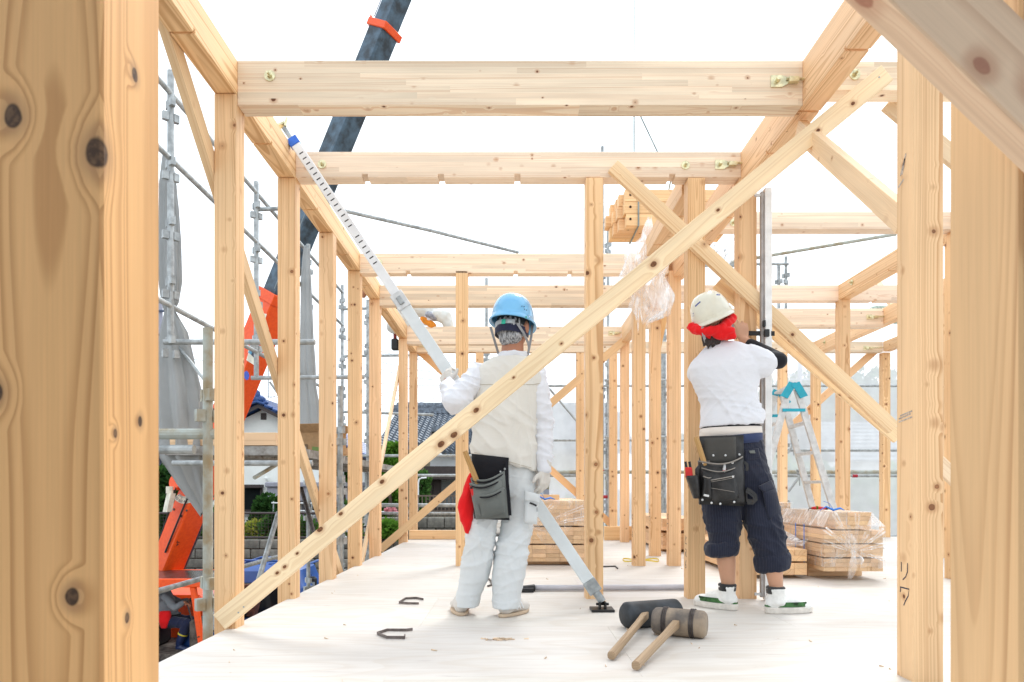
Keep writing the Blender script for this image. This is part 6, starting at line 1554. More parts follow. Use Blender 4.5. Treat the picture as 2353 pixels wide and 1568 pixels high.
b.loft(secs([(1020, 1108, 1218, .10), (900, 1102, 1232, .10), (850, 1116, 1226, .075), (824, 1146, 1210, .062), (811, 1150, 1211, .060)], Y1), 24)
shirt1 = organic('shirt', b, WHT, p1, .007, 3, creases(.0085, (HZ, DG), 8, None, .5))
b = MB()
g2 = lambda w_, d_, n_, c_, sd: (b.cap(V(w_) - V(d_).normalized() * .065, .036, w_, .035), hand(b, w_, d_, n_, sd, c_, .97, 1.16, .10))
g2(wrL, gd, (-.55, -.80, .1), .55, 1); organic('glove', b, GLOVE, p1, .006, 3, folds(.002, 40, 40, 1)); b = MB()
g2(wrR, (-.02, -.05, -1), (.75, -.62, 0), .42, 1); organic('glove', b, GLOVE, p1, .006, 3, folds(.002, 40, 40, 2))
b = MB().loft(secs([(1140, 1078, 1236, .115), (1110, 1083, 1237, .122), (1075, 1089, 1233, .116), (1040, 1098, 1224, .100)], Y1), 30, 2.6)
b.loft(secs([(1394, 1046, 1099, .080, -.06), (1370, 1047, 1106, .080, -.055), (1320, 1056, 1124, .088, -.05), (1250, 1068, 1135, .092, -.055), (1190, 1077, 1146, .100, -.03), (1120, 1083, 1160, .110)], Y1), 24, 2.2)
b.loft(secs([(1398, 1130, 1194, .082, -.10), (1375, 1130, 1197, .082, -.09), (1320, 1132, 1207, .090, -.07), (1250, 1143, 1216, .094, -.035), (1190, 1152, 1228, .102, .0), (1120, 1160, 1237, .110)], Y1), 24, 2.2)
def tz(p): return .55 + .9 * math.exp(-((p.z - .36) / .12) ** 2) + .5 * math.exp(-((p.z - .80) / .08) ** 2)
tr1 = organic('trousers', b, PALE_T, p1, .0065, 3, creases(.0060, (HZ, DG2, VT), 5, tz, .5))
# cargo pocket on the right thigh
q = [at(x, y, 3.668) for x, y in ((1206, 1132), (1238, 1140), (1233, 1206), (1204, 1203))]
MB().puff(*q, t=.006, bulge=.012, n=V((.35, -.93, 0)).normalized()).build('cargo_pocket', PALE_T, tr1, smooth=True)
q = [at(x, y, 3.656) for x, y in ((1205, 1128), (1240, 1137), (1239, 1157), (1205, 1150))]
MB().puff(*q, t=.006, bulge=.008, n=V((.35, -.93, 0)).normalized()).build('pocket_flap', PALE_T, tr1, smooth=True)
ribbon_(tr1, 'zip', M['black'], [at(1217, 1156, 3.640), at(1226, 1159, 3.642), at(1233, 1163, 3.646)], .010)
MB().tube([at(1234, 1166, 3.64), at(1234.5, 1176, 3.64)], .004, 6).build('zip_pull', M['zinc'], tr1)
SHW = cloth('pale_shoe_leather', (.66, .63, .59), .05, .7); SOLE = mat('gum_sole', (.60, .47, .34), .7, 0, .06, 20)
aLs, aRs = fl(1061, 1420, 0), fl(1158, 1424, 0)
for h_, d_ in ((V((aLs.x, 3.685, 0)), (-.18, 1)), (V((aRs.x - .02, 3.64, 0)), (.55, .85))):
    u = shoe(p1, h_, d_, SHW, SOLE)
    dd = V((d_[0], d_[1], 0)).normalized(); s_ = V((dd.y, -dd.x, 0))
    for k in range(3):
        c_ = h_ + dd * (.10 + .028 * k) + s_ * .043; MB().tube([c_ + Zu * .034, c_ + Zu * .06 - s_ * .006 + dd * -.012, c_ + Zu * .078 - s_ * .018 + dd * -.02], .0055, 6).build('side_stripe', M['white_paint'], u)
# helmet with its harness
HB = mat('sky_blue_helmet', (.155, .47, .78), .16, 0, .02, 4, coat=.6)
hz_ = hc + V((-.004, -.002, .0))
Mhel = Euler((R(-7), R(1), R(-24))).to_matrix()
rimc = at(1178, 737, 3.815) + V((0, 0, -.01))
he = helmet(p1, rimc, Mhel, HB, .1115, .137, .150)
band(he, 'headband', mat('grey_harness', (.42, .44, .46), .5, 0, .04, 20), rimc + Mhel @ V((0, .0, -.040)), Mhel, .083, .098, -.008, .022, 195, 305, .008)
band(he, 'cap_band', NAVYP, rimc + Mhel @ V((0, .0, -.064)), Mhel, .083, .101, -.016, .022, 160, 380, .006)
band(he, 'liner', M['black'], rimc + Mhel @ V((0, .004, -.02)), Mhel, .080, .096, -.010, .03, 0, 360, .006)
band(he, 'adjuster', mat('green_slider', (.02, .48, .33), .4), rimc + Mhel @ V((0, .0, -.040)), Mhel, .0915, .1065, -.005, .019, 262, 275, .005, 5)
band(he, 'buckle', M['zinc'], rimc + Mhel @ V((0, .0, -.040)), Mhel, .0915, .1065, -.002, .016, 283, 298, .003, 5)
gst = mat('grey_strap', (.30, .31, .33), .7, 0, .05, 40)
for pts in ([at(1189, 744, 3.70), at(1203, 765, 3.725), at(1213, 787, 3.775), at(1216, 800, 3.80)], [at(1223, 748, 3.85), at(1221, 772, 3.83), at(1216, 800, 3.80)], [at(1216, 800, 3.80), at(1213, 815, 3.81), at(1201, 838, 3.84)], [at(1127, 751, 3.80), at(1134, 775, 3.80), at(1146, 815, 3.88)]):
    ribbon_(he, 'chin_strap', gst, pts, .013, .002)
def disc_on(o, px, py, r, m, name, off=.001):
    p, q, s = surf(o, px, py, off), surf(o, px + 2, py, off), surf(o, px, py - 2, off)
    if not (p and q and s): return
    nrm = (q - p).cross(s - p).normalized(); nrm = nrm if nrm.y < 0 else -nrm
    return MB().tube([p - nrm * .002, p + nrm * .003], r, 16).build(name, m, o)
disc_on(he, 1187, 730, .0095, HB, 'rivet')
for (x, y) in ((1199, 704), (1204, 705), (1205, 711), (1209.5, 713)): disc_on(he, x, y, .0022, M['black'], 'vent_hole')
GREEN = mat('safety_green', (.0, .30, .08), .4); WH = mat('decal_white', (.85, .86, .85), .4)
for (w2, m_, off, nm) in ((.0165, WH, .0012, 'cross_border'), (.0135, GREEN, .0022, 'green_cross')):
    def crs(u, v): return surf(he, 1212 + u * 1.0 + v * .12, 730 - v + u * .25, off)
    k = w2 / Y1 * F / 1.0; a = k * (.38 if nm == 'green_cross' else .50); b = MB()
    for (u0, u1, v0, v1) in ((-a, a, -k, k), (-k, -a, -a, a), (a, k, -a, a)):
        q = [crs(u0 * .8, v0), crs(u1 * .8, v0), crs(u1 * .8, v1), crs(u0 * .8, v1)]
        if all(q): b.quad(*q)
    if b.f: b.build(nm, m_, he)
# tool pouch, hammer, towel
tp = thing('tool_pouch', 'worn grey suede tool pouch with black back worn by the man in the vest', 'tool pouch', at(1128, 1120, 3.66))
nb_ = V((-.12, -.99, 0)).normalized()
MB().puff(at(1084, 1043, 3.665), at(1168, 1052, 3.65), at(1171, 1196, 3.635), at(1090, 1192, 3.65), t=.006, bulge=.008, n=nb_).build('back_panel', BLK, tp, smooth=True)
lowp = lambda v: min(1, .55 + .9 * v) * math.sin(math.pi * min(1, .30 + .66 * v)) ** .6
pk1 = MB().puff(at(1083, 1100, 3.643), at(1163, 1082, 3.628), at(1170, 1190, 3.628), at(1094, 1194, 3.64), t=.012, bulge=.060, sag=.030, n=nb_, nu=15, nv=10, prof=lowp, wav=.008).build('pocket', SUEDE, tp, smooth=True)
pk2 = MB().puff(at(1080, 1112, 3.60), at(1152, 1100, 3.588), at(1160, 1160, 3.588), at(1092, 1165, 3.60), t=.006, bulge=.035, sag=.022, n=nb_, nu=13, nv=8, prof=lowp, wav=.006).build('pocket', SUEDE, tp, smooth=True)
pk3 = MB().puff(at(1096, 1137, 3.588), at(1158, 1122, 3.575), at(1160, 1178, 3.585), at(1108, 1192, 3.60), t=.006, bulge=.032, sag=.02, n=nb_, nu=13, nv=8, prof=lowp, wav=.008).build('pocket', SUEDE, tp, smooth=True)
MB().puff(at(1083, 1135, 3.60), at(1097, 1137, 3.592), at(1108, 1188, 3.60), at(1092, 1180, 3.61), t=.006, bulge=.018, n=nb_, nu=9, nv=7, prof=lowp).build('pocket', SUEDE, tp, smooth=True)
def edge(par, pts, Yd, r=.0045, sag=0, m=None):
    P = []
    for k in range(13):
        f = k / 12; x = pts[0][0] + (pts[1][0] - pts[0][0]) * f; y = pts[0][1] + (pts[1][1] - pts[0][1]) * f + sag * math.sin(math.pi * f)
        P.append(at(x, y, Yd[0] + (Yd[1] - Yd[0]) * f) + nb_ * .052 * math.sin(math.pi * f) ** .6)
    MB().tube(P, r, 7).build('binding', m or BLK, par, smooth=True)
edge(pk1, ((1083, 1100), (1163, 1082)), (3.645, 3.63), .0055, 13, SUEDE); edge(pk1, ((1083, 1104), (1163, 1086)), (3.642, 3.627), .004, 13)
edge(pk2, ((1080, 1112), (1152, 1100)), (3.612, 3.60), .0055, 11, SUEDE); edge(pk2, ((1081, 1116), (1152, 1104)), (3.608, 3.597), .004, 11)
edge(pk3, ((1096, 1137), (1158, 1122)), (3.60, 3.588), .0055, 9, SUEDE); edge(pk3, ((1097, 1141), (1158, 1126)), (3.597, 3.585), .004, 9)
b = MB().tube([at(1160, 1078, 3.625), at(1160, 1078, 3.61)], .006, 10).tube([at(1150, 1084, 3.605), at(1150, 1084, 3.595)], .005, 10); b.build('rivet', M['zinc'], tp)
ribbon_(tp, 'edge_binding', BLK, [at(1166, 1052, 3.635), at(1163, 1085, 3.615), at(1168, 1130, 3.605), at(1172, 1185, 3.615)], .016, .003)
def hammer(lab, top, bot, r=.0165):
    t = thing('hammer', lab, 'hammer', bot); d = (bot - top).normalized(); n = 14; pts = [top + (bot - top) * k / n for k in range(n + 1)]
    Fm = frame_of(top, bot); L = (bot - top).length; b = MB(); rr = []
    for k in range(11):
        s = k / 10; q = r * (1 + .06 * math.sin(s * 3)) * (.9 if k in (0, 10) else 1); rr.append([V((L * s, q * math.cos(2 * math.pi * j / 14), q * .82 * math.sin(2 * math.pi * j / 14))) for j in range(14)])
    o = b.rings(rr).build('handle', M['hammer_handle'], None, smooth=True, origin=(0, 0, 0)); COL.objects.unlink(o); link(o, t, Fm)
    try: o.data.set_sharp_from_angle(angle=R(50))
    except Exception: pass
    q = bot - d * .015; MB().tube([q + V((-.03, .01, -.0)), q + V((.03, .0, 0))], .013, 10).build('head', M['steel'], t); return t
hammer('hammer with its wooden handle up in the grey suede pouch', at(1068, 1037, 3.60), at(1107, 1135, 3.615) + V((0, .01, 0)))
kn_ = thing('utility_knife', 'red utility knife tucked into the grey suede pouch', 'knife', at(1086, 1128, 3.59))
MB().puff(at(1078, 1118, 3.594), at(1086, 1117, 3.59), at(1096, 1145, 3.59), at(1086, 1146, 3.594), t=.006, bulge=.006).build('grip', M['red'], kn_, smooth=True); MB().box(at(1083, 1121, 3.584), (.012, .008, .012)).build('slider', M['black'], kn_)
b = MB().loft(secs([(1086, 1079, 1088, .014), (1120, 1067, 1090, .026), (1150, 1055, 1090, .032), (1166, 1050, 1090, .034), (1195, 1057, 1089, .028), (1215, 1064, 1084, .02), (1227, 1070, 1080, .012)], 3.70), 22, 1.7)
o = organic('red_towel', b, REDC, None, .006, 4, folds(.010, 14, 7, 2)); tag(o, 'red towel hanging from the left hip of the man in the vest', 'towel')

# ------------------------------------------------------------------ man with the white helmet
Y2 = 3.97
p2 = thing('person', 'man seen from behind in white helmet, white tee and striped rolled-up trousers', 'person', (1.2, 3.95, 0))
hc2 = at(1645, 752, 3.985); Mh2 = Euler((R(-10), R(-14), R(-38))).to_matrix()
sR, eR, wR = at(1728, 822, 3.95), at(1789, 829, 3.955), at(1709, 783, 4.15)
sL, eL, wL = at(1613, 845, 3.98), at(1608, 880, 4.2), at(1660, 840, 4.24)
h2L, h2R, k2L, k2R, a2L, a2R = at(1655, 1080, 3.97), at(1722, 1080, 3.96), at(1662, 1225, 3.93), at(1765, 1230, 3.84), at(1674, 1350, 3.90), at(1784, 1352, 3.79)
b = MB(); head(b, hc2, Mh2); b.cap(at(1657, 828, 3.97), .062, hc2 + V((.0, -.01, -.05)), .054)
b.loft(secs([(1050, 1628, 1732, .1), (960, 1630, 1732, .1), (880, 1612, 1728, .1), (835, 1618, 1732, .085), (805, 1635, 1700, .06)], Y2))
for a, e, w_ in ((sR, eR, wR), (sL, eL, wL)): b.cap(a, .048, e, .040); b.cap(e, .040, w_, .029)
hand(b, wR, (-.10, .18, 1), (0, -.95, .30), -1, .34, .98, 1.0, .25, .7); hand(b, wL, (.4, .3, .6), (0, 1, 0), 1, .4, .98)
for h_, k_, a_ in ((h2L, k2L, a2L), (h2R, k2R, a2R)): b.cap(h_, .068, k_, .052); b.cap(k_, .052, k_.lerp(a_, .38) + V((0, -.008, 0)), .056); b.cap(k_.lerp(a_, .38) + V((0, -.008, 0)), .056, a_, .036); b.cap(a_, .037, a_ + V((0, .05, -.06)), .034)
body2 = organic('body', b, SK2, p2, .0075, 4); eyes(p2, hc2, Mh2)
b = MB(); b.ell(hc2 + Mh2 @ V((0, -.012, .0)), (.074, .080, .085), Mh2); b.ell(at(1640, 776, 3.915), (.045, .03, .04)); b.ell(at(1624, 778, 3.935), (.028, .03, .038))
for x, y in ((1617, 796), (1627, 801), (1638, 800), (1650, 795)): b.cap(at(x + 3, y - 15, 3.90), .016, at(x, y, 3.91), .006, 7)
organic('hair', b, DHAIR, p2, .006, 2, lambda p, n: .004 * noise.noise(V((p.x * 90, p.y * 90, p.z * 25))))
b = MB().loft(secs([(980, 1610, 1752, .124, 0, .05), (962, 1611, 1756, .126, 0, .02), (935, 1613, 1746, .118), (905, 1602, 1736, .116), (875, 1590, 1742, .118), (848, 1586, 1752, .118), (826, 1596, 1752, .104), (808, 1610, 1742, .086), (796, 1624, 1722, .072), (788, 1634, 1700, .066)], Y2), 34, 2.4)
b.cap(sR + V((-.01, 0, 0)), .078, at(1757, 834, 3.94), .070); b.cap(sL, .070, at(1603, 858, 4.05), .062); b.cap(at(1745, 845, 3.93), .060, at(1757, 845, 3.93), .055)
def tz2(p): return .22 + 1.4 * math.exp(-((p.z - .93) / .06) ** 2) + .5 * math.exp(-((p.z - 1.12) / .08) ** 2)
tee = organic('tee_shirt', b, WHT2, p2, .007, 4, creases(.0085, (HZ, DG, DG2), 9, tz2, .5))
b = MB(); b.cap(at(1765, 828, 3.945), .052, eR, .050); b.cap(eR, .049, eR.lerp(wR, .5), .041); b.cap(eR.lerp(wR, .5), .041, eR.lerp(wR, .80), .035)
organic('arm_sleeve', b, BLK, p2, .007, 4)
def beltloop(name, m, y0, y1, x0_, x1_, ry_, dz=0): return MB().loft(secs([(y1, x0_, x1_, ry_, 0, dz), ((y0 + y1) / 2, x0_ - 1, x1_ + 1, ry_ + .002, 0, dz), (y0, x0_, x1_, ry_, 0, dz)], Y2), 36, 2.5).build(name, m, p2, smooth=True)
beltloop('black_waistband', BLK, 972, 992, 1613, 1742, .112, .04); beltloop('undershirt_hem', CREAM, 984, 1009, 1610, 1747, .121, .03)
blt = beltloop('belt', cloth('navy_webbing', (.035, .05, .12), .08), 1003, 1024, 1609, 1748, .129, .10)
MB().puff(at(1724, 998, 3.862), at(1732, 996, 3.866), at(1733, 1018, 3.866), at(1725, 1020, 3.862), t=.004, bulge=.002).build('belt_loop', CREAM, blt)
b = MB().loft(secs([(1125, 1610, 1772, .120), (1090, 1610, 1765, .132), (1050, 1609, 1756, .132), (1012, 1611, 1748, .124)], Y2), 30, 2.5)
b.loft(secs([(1262, 1631, 1692, .084, -.05), (1235, 1627, 1697, .090, -.05), (1190, 1619, 1703, .098, -.04), (1145, 1613, 1706, .108, -.01), (1090, 1613, 1700, .115)], Y2), 24, 2.2)
b.loft(secs([(1296, 1745, 1808, .084, -.13), (1260, 1733, 1805, .090, -.12), (1205, 1713, 1796, .100, -.09), (1150, 1697, 1784, .108, -.04), (1090, 1684, 1768, .118)], Y2), 24, 2.2)
def tz3(p): return .6 + .9 * math.exp(-((p.z - .42) / .12) ** 2)
tr2 = organic('trousers', b, NAVY, p2, .0065, 3, creases(.0060, (HZ, DG, VT), 4, tz3, .5))
for l in ([(1244, 1626, 1696, .084, -.05, .06), (1250, 1619, 1699, .094, -.05, .06), (1262, 1618, 1699, .097, -.05, .06), (1274, 1621, 1696, .094, -.05, .06), (1279, 1630, 1690, .080, -.05, .06)], [(1272, 1739, 1808, .084, -.13, .16), (1280, 1735, 1815, .094, -.13, .16), (1294, 1736, 1815, .098, -.13, .16), (1308, 1738, 1812, .094, -.13, .16), (1313, 1746, 1804, .080, -.13, .16)]):
    organic('rolled_cuff', MB().loft(secs(l[::-1], Y2), 28, 2.1), NAVY, tr2, .007, 3, folds(.008, 14, 9, 6))
nr = V((.5, -.86, 0)).normalized()
MB().puff(at(1711, 1036, 3.838), at(1741, 1030, 3.856), at(1747, 1052, 3.858), at(1711, 1062, 3.838), t=.005, bulge=.006, n=nr).build('pocket_flap', NAVY, tr2, smooth=True)
MB().puff(at(1741, 1118, 3.80), at(1771, 1104, 3.86), at(1783, 1130, 3.87), at(1760, 1140, 3.81), t=.006, bulge=.008, n=nr).build('pocket_flap', NAVY, tr2, smooth=True)
MB().puff(at(1752, 1132, 3.805), at(1781, 1122, 3.87), at(1795, 1185, 3.84), at(1766, 1196, 3.79), t=.006, bulge=.022, n=nr).build('cargo_pocket', NAVY, tr2, smooth=True)
MB().puff(at(1721, 1036, 3.828), at(1733, 1035, 3.834), at(1735, 1042, 3.834), at(1723, 1042, 3.828), t=.003, bulge=.001, n=nr).build('brand_tag', SUEDE, tr2)
WL = mat('white_shoe_leather', (.80, .80, .77), .45, 0, .05, 30, .1, 80); OFFW = mat('offwhite_sole', (.74, .70, .64), .6, 0, .06, 30); CAMO = mat('green_camouflage', (.045, .13, .04), .8, 0, .35, 26)
SOCK = cloth('patterned_sock', (.06, .06, .06), .5, weave=90)
for h_, d_ in ((V((at(1692, 0, 3.87).x, 3.855, 0)), (-.62, .72)), (V((at(1759, 0, 3.77).x, 3.775, 0)), (.96, .18))):
    shoe(p2, h_, d_, WL, OFFW, .275, .135, CAMO, 1.06)
for a_ in (V((at(1692, 0, 3.87).x - .041, 3.90, .125)), V((at(1759, 0, 3.77).x + .06, 3.787, .125))): MB().loft([(a_ + V((0, .0, z)), hw2, hw2 * 1.1) for z, hw2 in ((-.02, .045), (.012, .048), (.018, .044))], 18).build('sock', SOCK, p2, smooth=True)
HW = mat('ivory_helmet', (.74, .73, .62), .24, 0, .05, 6, coat=.35)
Mhel2 = Euler((R(17), R(-19), R(-24))).to_matrix(); rim2 = at(1638, 734, 3.965)
he2 = helmet(p2, rim2, Mhel2, HW, .110, .132, .158, bill=.012)
band(he2, 'rim_roll', HW, rim2 + Mhel2 @ V((0, 0, .012)), Mhel2, .1105, .1325, -.002, .016, 0, 360, .0035, 40)
BLT = mat('blue_tape_mark', (.03, .06, .28), .5)
for pts in ([(1597, 703), (1602, 698), (1609, 692)], [(1646, 676), (1652, 676), (1659, 678)]):
    q = [surf(he2, x, y, .0015) for x, y in pts]; q2 = [surf(he2, x + .8, y + 3, .0015) for x, y in pts]
    if all(q) and all(q2): MB().rings([q, q2], cap=False, closed=False).build('tape_mark', BLT, he2)
b = MB()
q = [surf(he2, *p, .001) for p in ((1591, 720), (1594, 719), (1595, 727), (1592, 728))]
if all(q): b.quad(*q).build('label', BLT, he2)
for pts in ([at(1614, 752, 3.87), at(1616, 770, 3.875), at(1622, 788, 3.90)], [at(1676, 735, 3.91), at(1684, 752, 3.94), at(1688, 770, 3.97)]): ribbon_(he2, 'chin_strap', gst, pts, .014, .003)
b = MB(); pts = [at(1590, 752, 3.955), at(1606, 758, 3.905), at(1628, 762, 3.875), at(1652, 758, 3.87), at(1670, 744, 3.89), at(1680, 732, 3.93)]
for q, p in zip(pts, pts[1:]): b.cap(q, .028, p, .030)
b.cap(at(1650, 768, 3.875), .026, at(1680, 772, 3.885), .030); b.cap(at(1640, 762, 3.865), .02, at(1680, 760, 3.865), .022); b.cap(at(1622, 768, 3.89), .022, at(1630, 778, 3.90), .012); b.cap(at(1592, 752, 3.945), .02, at(1585, 747, 3.94), .012); b.cap(at(1591, 757, 3.945), .016, at(1588, 760, 3.94), .008)
organic('red_towel', b, REDC, he2, .006, 2, folds(.009, 22, 22, 7))
# black leather pouch
lp2 = thing('tool_pouch', 'black leather tool pouch with studs on the belt of the white-helmeted man', 'tool pouch', at(1655, 1090, 3.83))
n0 = V((0, -1, 0))
MB().puff(at(1607, 1003, 3.836), at(1708, 1000, 3.836), at(1709, 1164, 3.825), at(1605, 1158, 3.825), t=.006, bulge=.006).build('back_panel', LEATHER, lp2, smooth=True)
MB().puff(at(1617, 1008, 3.828), at(1690, 1004, 3.828), at(1692, 1066, 3.824), at(1620, 1066, 3.824), t=.005, bulge=.006).build('suede_flap', DSUEDE, lp2, smooth=True)
mp = MB().puff(at(1604, 1060, 3.822), at(1706, 1050, 3.822), at(1712, 1158, 3.816), at(1606, 1160, 3.816), t=.016, bulge=.055, sag=.028, nu=17, nv=12, prof=lowp, wav=.006).build('pocket', LEATHER, lp2, smooth=True)
m2 = MB().puff(at(1612, 1076, 3.785), at(1690, 1075, 3.785), at(1698, 1145, 3.775), at(1614, 1145, 3.775), t=.006, bulge=.030, sag=.02, nu=15, nv=8, prof=lowp, wav=.006).build('pocket', LEATHER, lp2, smooth=True)
m3 = MB().puff(at(1633, 1104, 3.755), at(1687, 1094, 3.755), at(1694, 1152, 3.758), at(1636, 1156, 3.758), t=.006, bulge=.014, nu=13, nv=7, prof=lowp).build('pocket', LEATHER, lp2, smooth=True)
m4 = MB().puff(at(1616, 1095, 3.762), at(1634, 1098, 3.758), at(1636, 1148, 3.76), at(1612, 1145, 3.765), t=.006, bulge=.014, nu=9, nv=7, prof=lowp).build('pocket', LEATHER, lp2, smooth=True)
STITCH = cloth('pale_stitched_edge', (.30, .27, .24), .3)
def edge2(par, p0, p1_, Yd, dep, sag, r=.003):
    P = []
    for k in range(15):
        f = k / 14; P.append(at(p0[0] + (p1_[0] - p0[0]) * f, p0[1] + (p1_[1] - p0[1]) * f + sag * math.sin(math.pi * f), Yd) + n0 * dep * math.sin(math.pi * f) ** .6)
    MB().tube(P, r, 6).build('stitched_edge', STITCH, par, smooth=True)
edge2(mp, (1604, 1060), (1706, 1050), 3.806, .050, 12, .0042); edge2(m2, (1612, 1076), (1690, 1075), 3.78, .027, 9); edge2(m3, (1633, 1104), (1687, 1094), 3.75, .012, 0); edge2(m3, (1633, 1108), (1687, 1098), 3.749, .013, 0, .0014); edge2(m4, (1616, 1095), (1634, 1098), 3.758, .012, 2)
edge2(m3, (1634, 1122), (1688, 1131), 3.742, .012, 0, .0014)
for (x, y, Yd) in ((1614, 1149, 3.758), (1635, 1156, 3.748), (1655, 1158, 3.746), (1687, 1154, 3.75), (1639, 1047, 3.815), (1667, 1047, 3.815), (1699, 1045, 3.822), (1683, 1064, 3.772), (1616, 1064, 3.79), (1684, 1096, 3.742), (1717, 1131, 3.80)):
    p = at(x, y, Yd); MB().ell(p, (.0065, .004, .0065), None, 12, 6).build('stud', M['alu'], lp2, smooth=True)
MB().box(at(1623, 1139, 3.744), (.028, .004, .011), Euler((0, .2, 0)).to_matrix()).build('metal_tab', M['alu'], lp2)
b = MB(); hp = [at(x, y, 3.80) for x, y in ((1714, 1126), (1722, 1130), (1733, 1139), (1735, 1148), (1728, 1154), (1716, 1153))]
ribbon_(lp2, 'hanging_loop', LEATHER, hp, .03, .004, V((.3, -.95, 0))); b.tube(hp + [hp[0]], .005, 7).build('loop_rim', LEATHER, lp2)
MB().puff(at(1574, 1094, 3.80), at(1603, 1092, 3.80), at(1606, 1146, 3.80), at(1593, 1146, 3.80), t=.03, bulge=.03, nu=11, nv=8).build('holster', LEATHER, lp2, smooth=True)
MB().puff(at(1597, 1078, 3.81), at(1611, 1060, 3.82), at(1608, 1150, 3.815), at(1598, 1140, 3.81), t=.01, bulge=.01).build('holster_strap', LEATHER, lp2, smooth=True)
ribbon_(lp2, 'strap_end', LEATHER, [at(1709, 1062, 3.812), at(1716, 1067, 3.80), at(1717, 1076, 3.80), at(1715, 1082, 3.80)], .016, .003)
rv = thing('pliers', 'red-handled pliers standing in the holster of the black leather pouch', 'pliers', at(1585, 1090, 3.78))
MB().rings([[at(1575 + dx, 1098, 3.775 + dy) for dx, dy in ((0, 0), (18, 0), (18, .03), (0, .03))], [at(1574 + dx, 1074, 3.775 + dy) for dx, dy in ((0, 0), (16, 0), (16, .03), (0, .03))]]).build('grip', M['red'], rv, bevel=.004)
for dx in (0, 9): MB().tube([at(1578 + dx, 1078, 3.79), at(1575 + dx, 1061, 3.79)], .007, 8).build('jaw', M['black'], rv)
hammer('hammer with its wooden handle up in the black leather pouch', at(1599, 1004, 3.80), at(1620, 1070, 3.80))
pe = thing('steel_punch', 'small steel punch with red rings in the black leather pouch', 'punch', at(1665, 1080, 3.77))
MB().tube([at(1664, 1088, 3.772), at(1664, 1078, 3.77), at(1665, 1070, 3.77), at(1664, 1065, 3.77)], [.008, .009, .006, .003], 10).build('shaft', M['alu'], pe, smooth=True)
for y in (1083, 1079): MB().tube([at(1664, y, 3.771), at(1664, y - 1.5, 3.771)], .0095, 10).build('red_ring', M['red'], pe)

# ------------------------------------------------------------------ man kneeling on the far beam
p3 = thing('person', 'man in pale trousers and orange-soled shoes kneeling on the far cross beam', 'person', at(985, 749, 8.9))
PK = cloth('pale_work_trousers', (.68, .69, .66), .05); 
hip, knee, ank, toe = at(940, 700, 8.98), at(1022, 728, 8.86), at(996, 724, 8.80), at(1003, 746, 8.86)
k2_ = at(905, 752, 8.95); tor = at(900, 688, 9.0); sh_ = at(872, 682, 9.02)
b = MB(); b.cap(hip, .12, tor, .13); b.cap(tor, .13, sh_, .11); b.cap(sh_ + V((-.04, 0, .05)), .055, sh_ + V((-.16, 0, .10)), .05); head(b, sh_ + V((-.23, 0, .10)), Euler((R(-50), 0, R(80))).to_matrix())
b.cap(hip, .10, knee, .07); b.cap(knee, .062, ank, .042); b.cap(hip, .10, k2_, .07); b.cap(k2_, .06, at(962, 748, 9.0), .04)
hA = at(905, 748, 8.97); b.cap(sh_ + V((.05, -.05, -.05)), .05, at(893, 722, 8.93), .042); b.cap(at(893, 722, 8.93), .04, hA + V((-.05, 0, .1)), .03); hand(b, hA + V((-.05, 0, .1)), (.1, 0, -1), (-1, -.2, 0), 1, .5)
organic('body', b, SK1, p3, .011, 4)
b = MB(); b.cap(hip, .15, hip.lerp(tor, .5), .14); b.cap(hip, .125, hip.lerp(knee, .55), .115); b.cap(hip.lerp(knee, .5), .118, knee, .085); b.cap(knee, .080, knee.lerp(ank, .55), .070); b.cap(knee.lerp(ank, .5), .072, at(1004, 722, 8.80), .065); b.cap(hip, .12, k2_, .09); b.cap(k2_, .085, at(950, 750, 9.0), .06)
b.cap(knee, .085, at(1030, 744, 8.88), .07)
organic('trousers', b, PK, p3, .011, 5, folds(.016, 6, 8, 3))
b = MB(); b.cap(hip.lerp(tor, .4), .145, tor, .15); b.cap(tor, .15, sh_, .125); b.cap(sh_ + V((.05, -.05, -.05)), .07, at(893, 722, 8.93), .058); b.cap(at(893, 722, 8.93), .055, hA + V((-.05, 0, .12)), .042)
organic('camouflage_shirt', b, mat('camouflage', (.10, .12, .07), .9, 0, .4, 16, tint2=(.02, .03, .025)), p3, .011, 4, folds(.01, 6, 6, 1))
d = (toe - at(968, 727, 8.80)).normalized(); c = at(968, 727, 8.79)
def footsole(c0, c1, lab):
    ax2 = (c1 - c0); n_ = V((0, -1, -.15)).normalized(); s = ax2.normalized().cross(n_).normalized(); rr = []
    for off, g in ((.0, 1), (.018, 1.0)):
        row = []
        for k in range(28):
            a = 2 * math.pi * k / 28; t = .5 - .5 * math.cos(a); wd_ = (.040 + .010 * math.sin(math.pi * t * 1.1) - .012 * math.exp(-((t - .45) / .18) ** 2)); row.append(c0 + ax2 * t + s * math.copysign(abs(math.sin(a)) ** .6, math.sin(a)) * wd_ * g + n_ * off)
        rr.append(row)
    b = MB(); b.ell(c0.lerp(c1, .3) - n_ * .04, (.05, .055, .06)); b.cap(c0.lerp(c1, .25) - n_ * .035, .045, c0.lerp(c1, .8) - n_ * .03, .042); b.cap(c0.lerp(c1, .3) - n_ * .04, .045, ank, .048)
    u = organic('shoe', b, WHT, p3, .009, 4); MB().rings(rr).build('sole', mat('orange_sole', (.72, .25, .02), .7, 0, .12, 30), u)
footsole(at(966, 731, 8.80), at(1002, 752, 8.84), '')
b = MB(); b.cap(at(984, 723, 8.79), .042, at(998, 728, 8.80), .050); organic('sock', b, mat('grey_sock', (.36, .37, .42), .9, 0, .2, 30), p3, .009, 2)
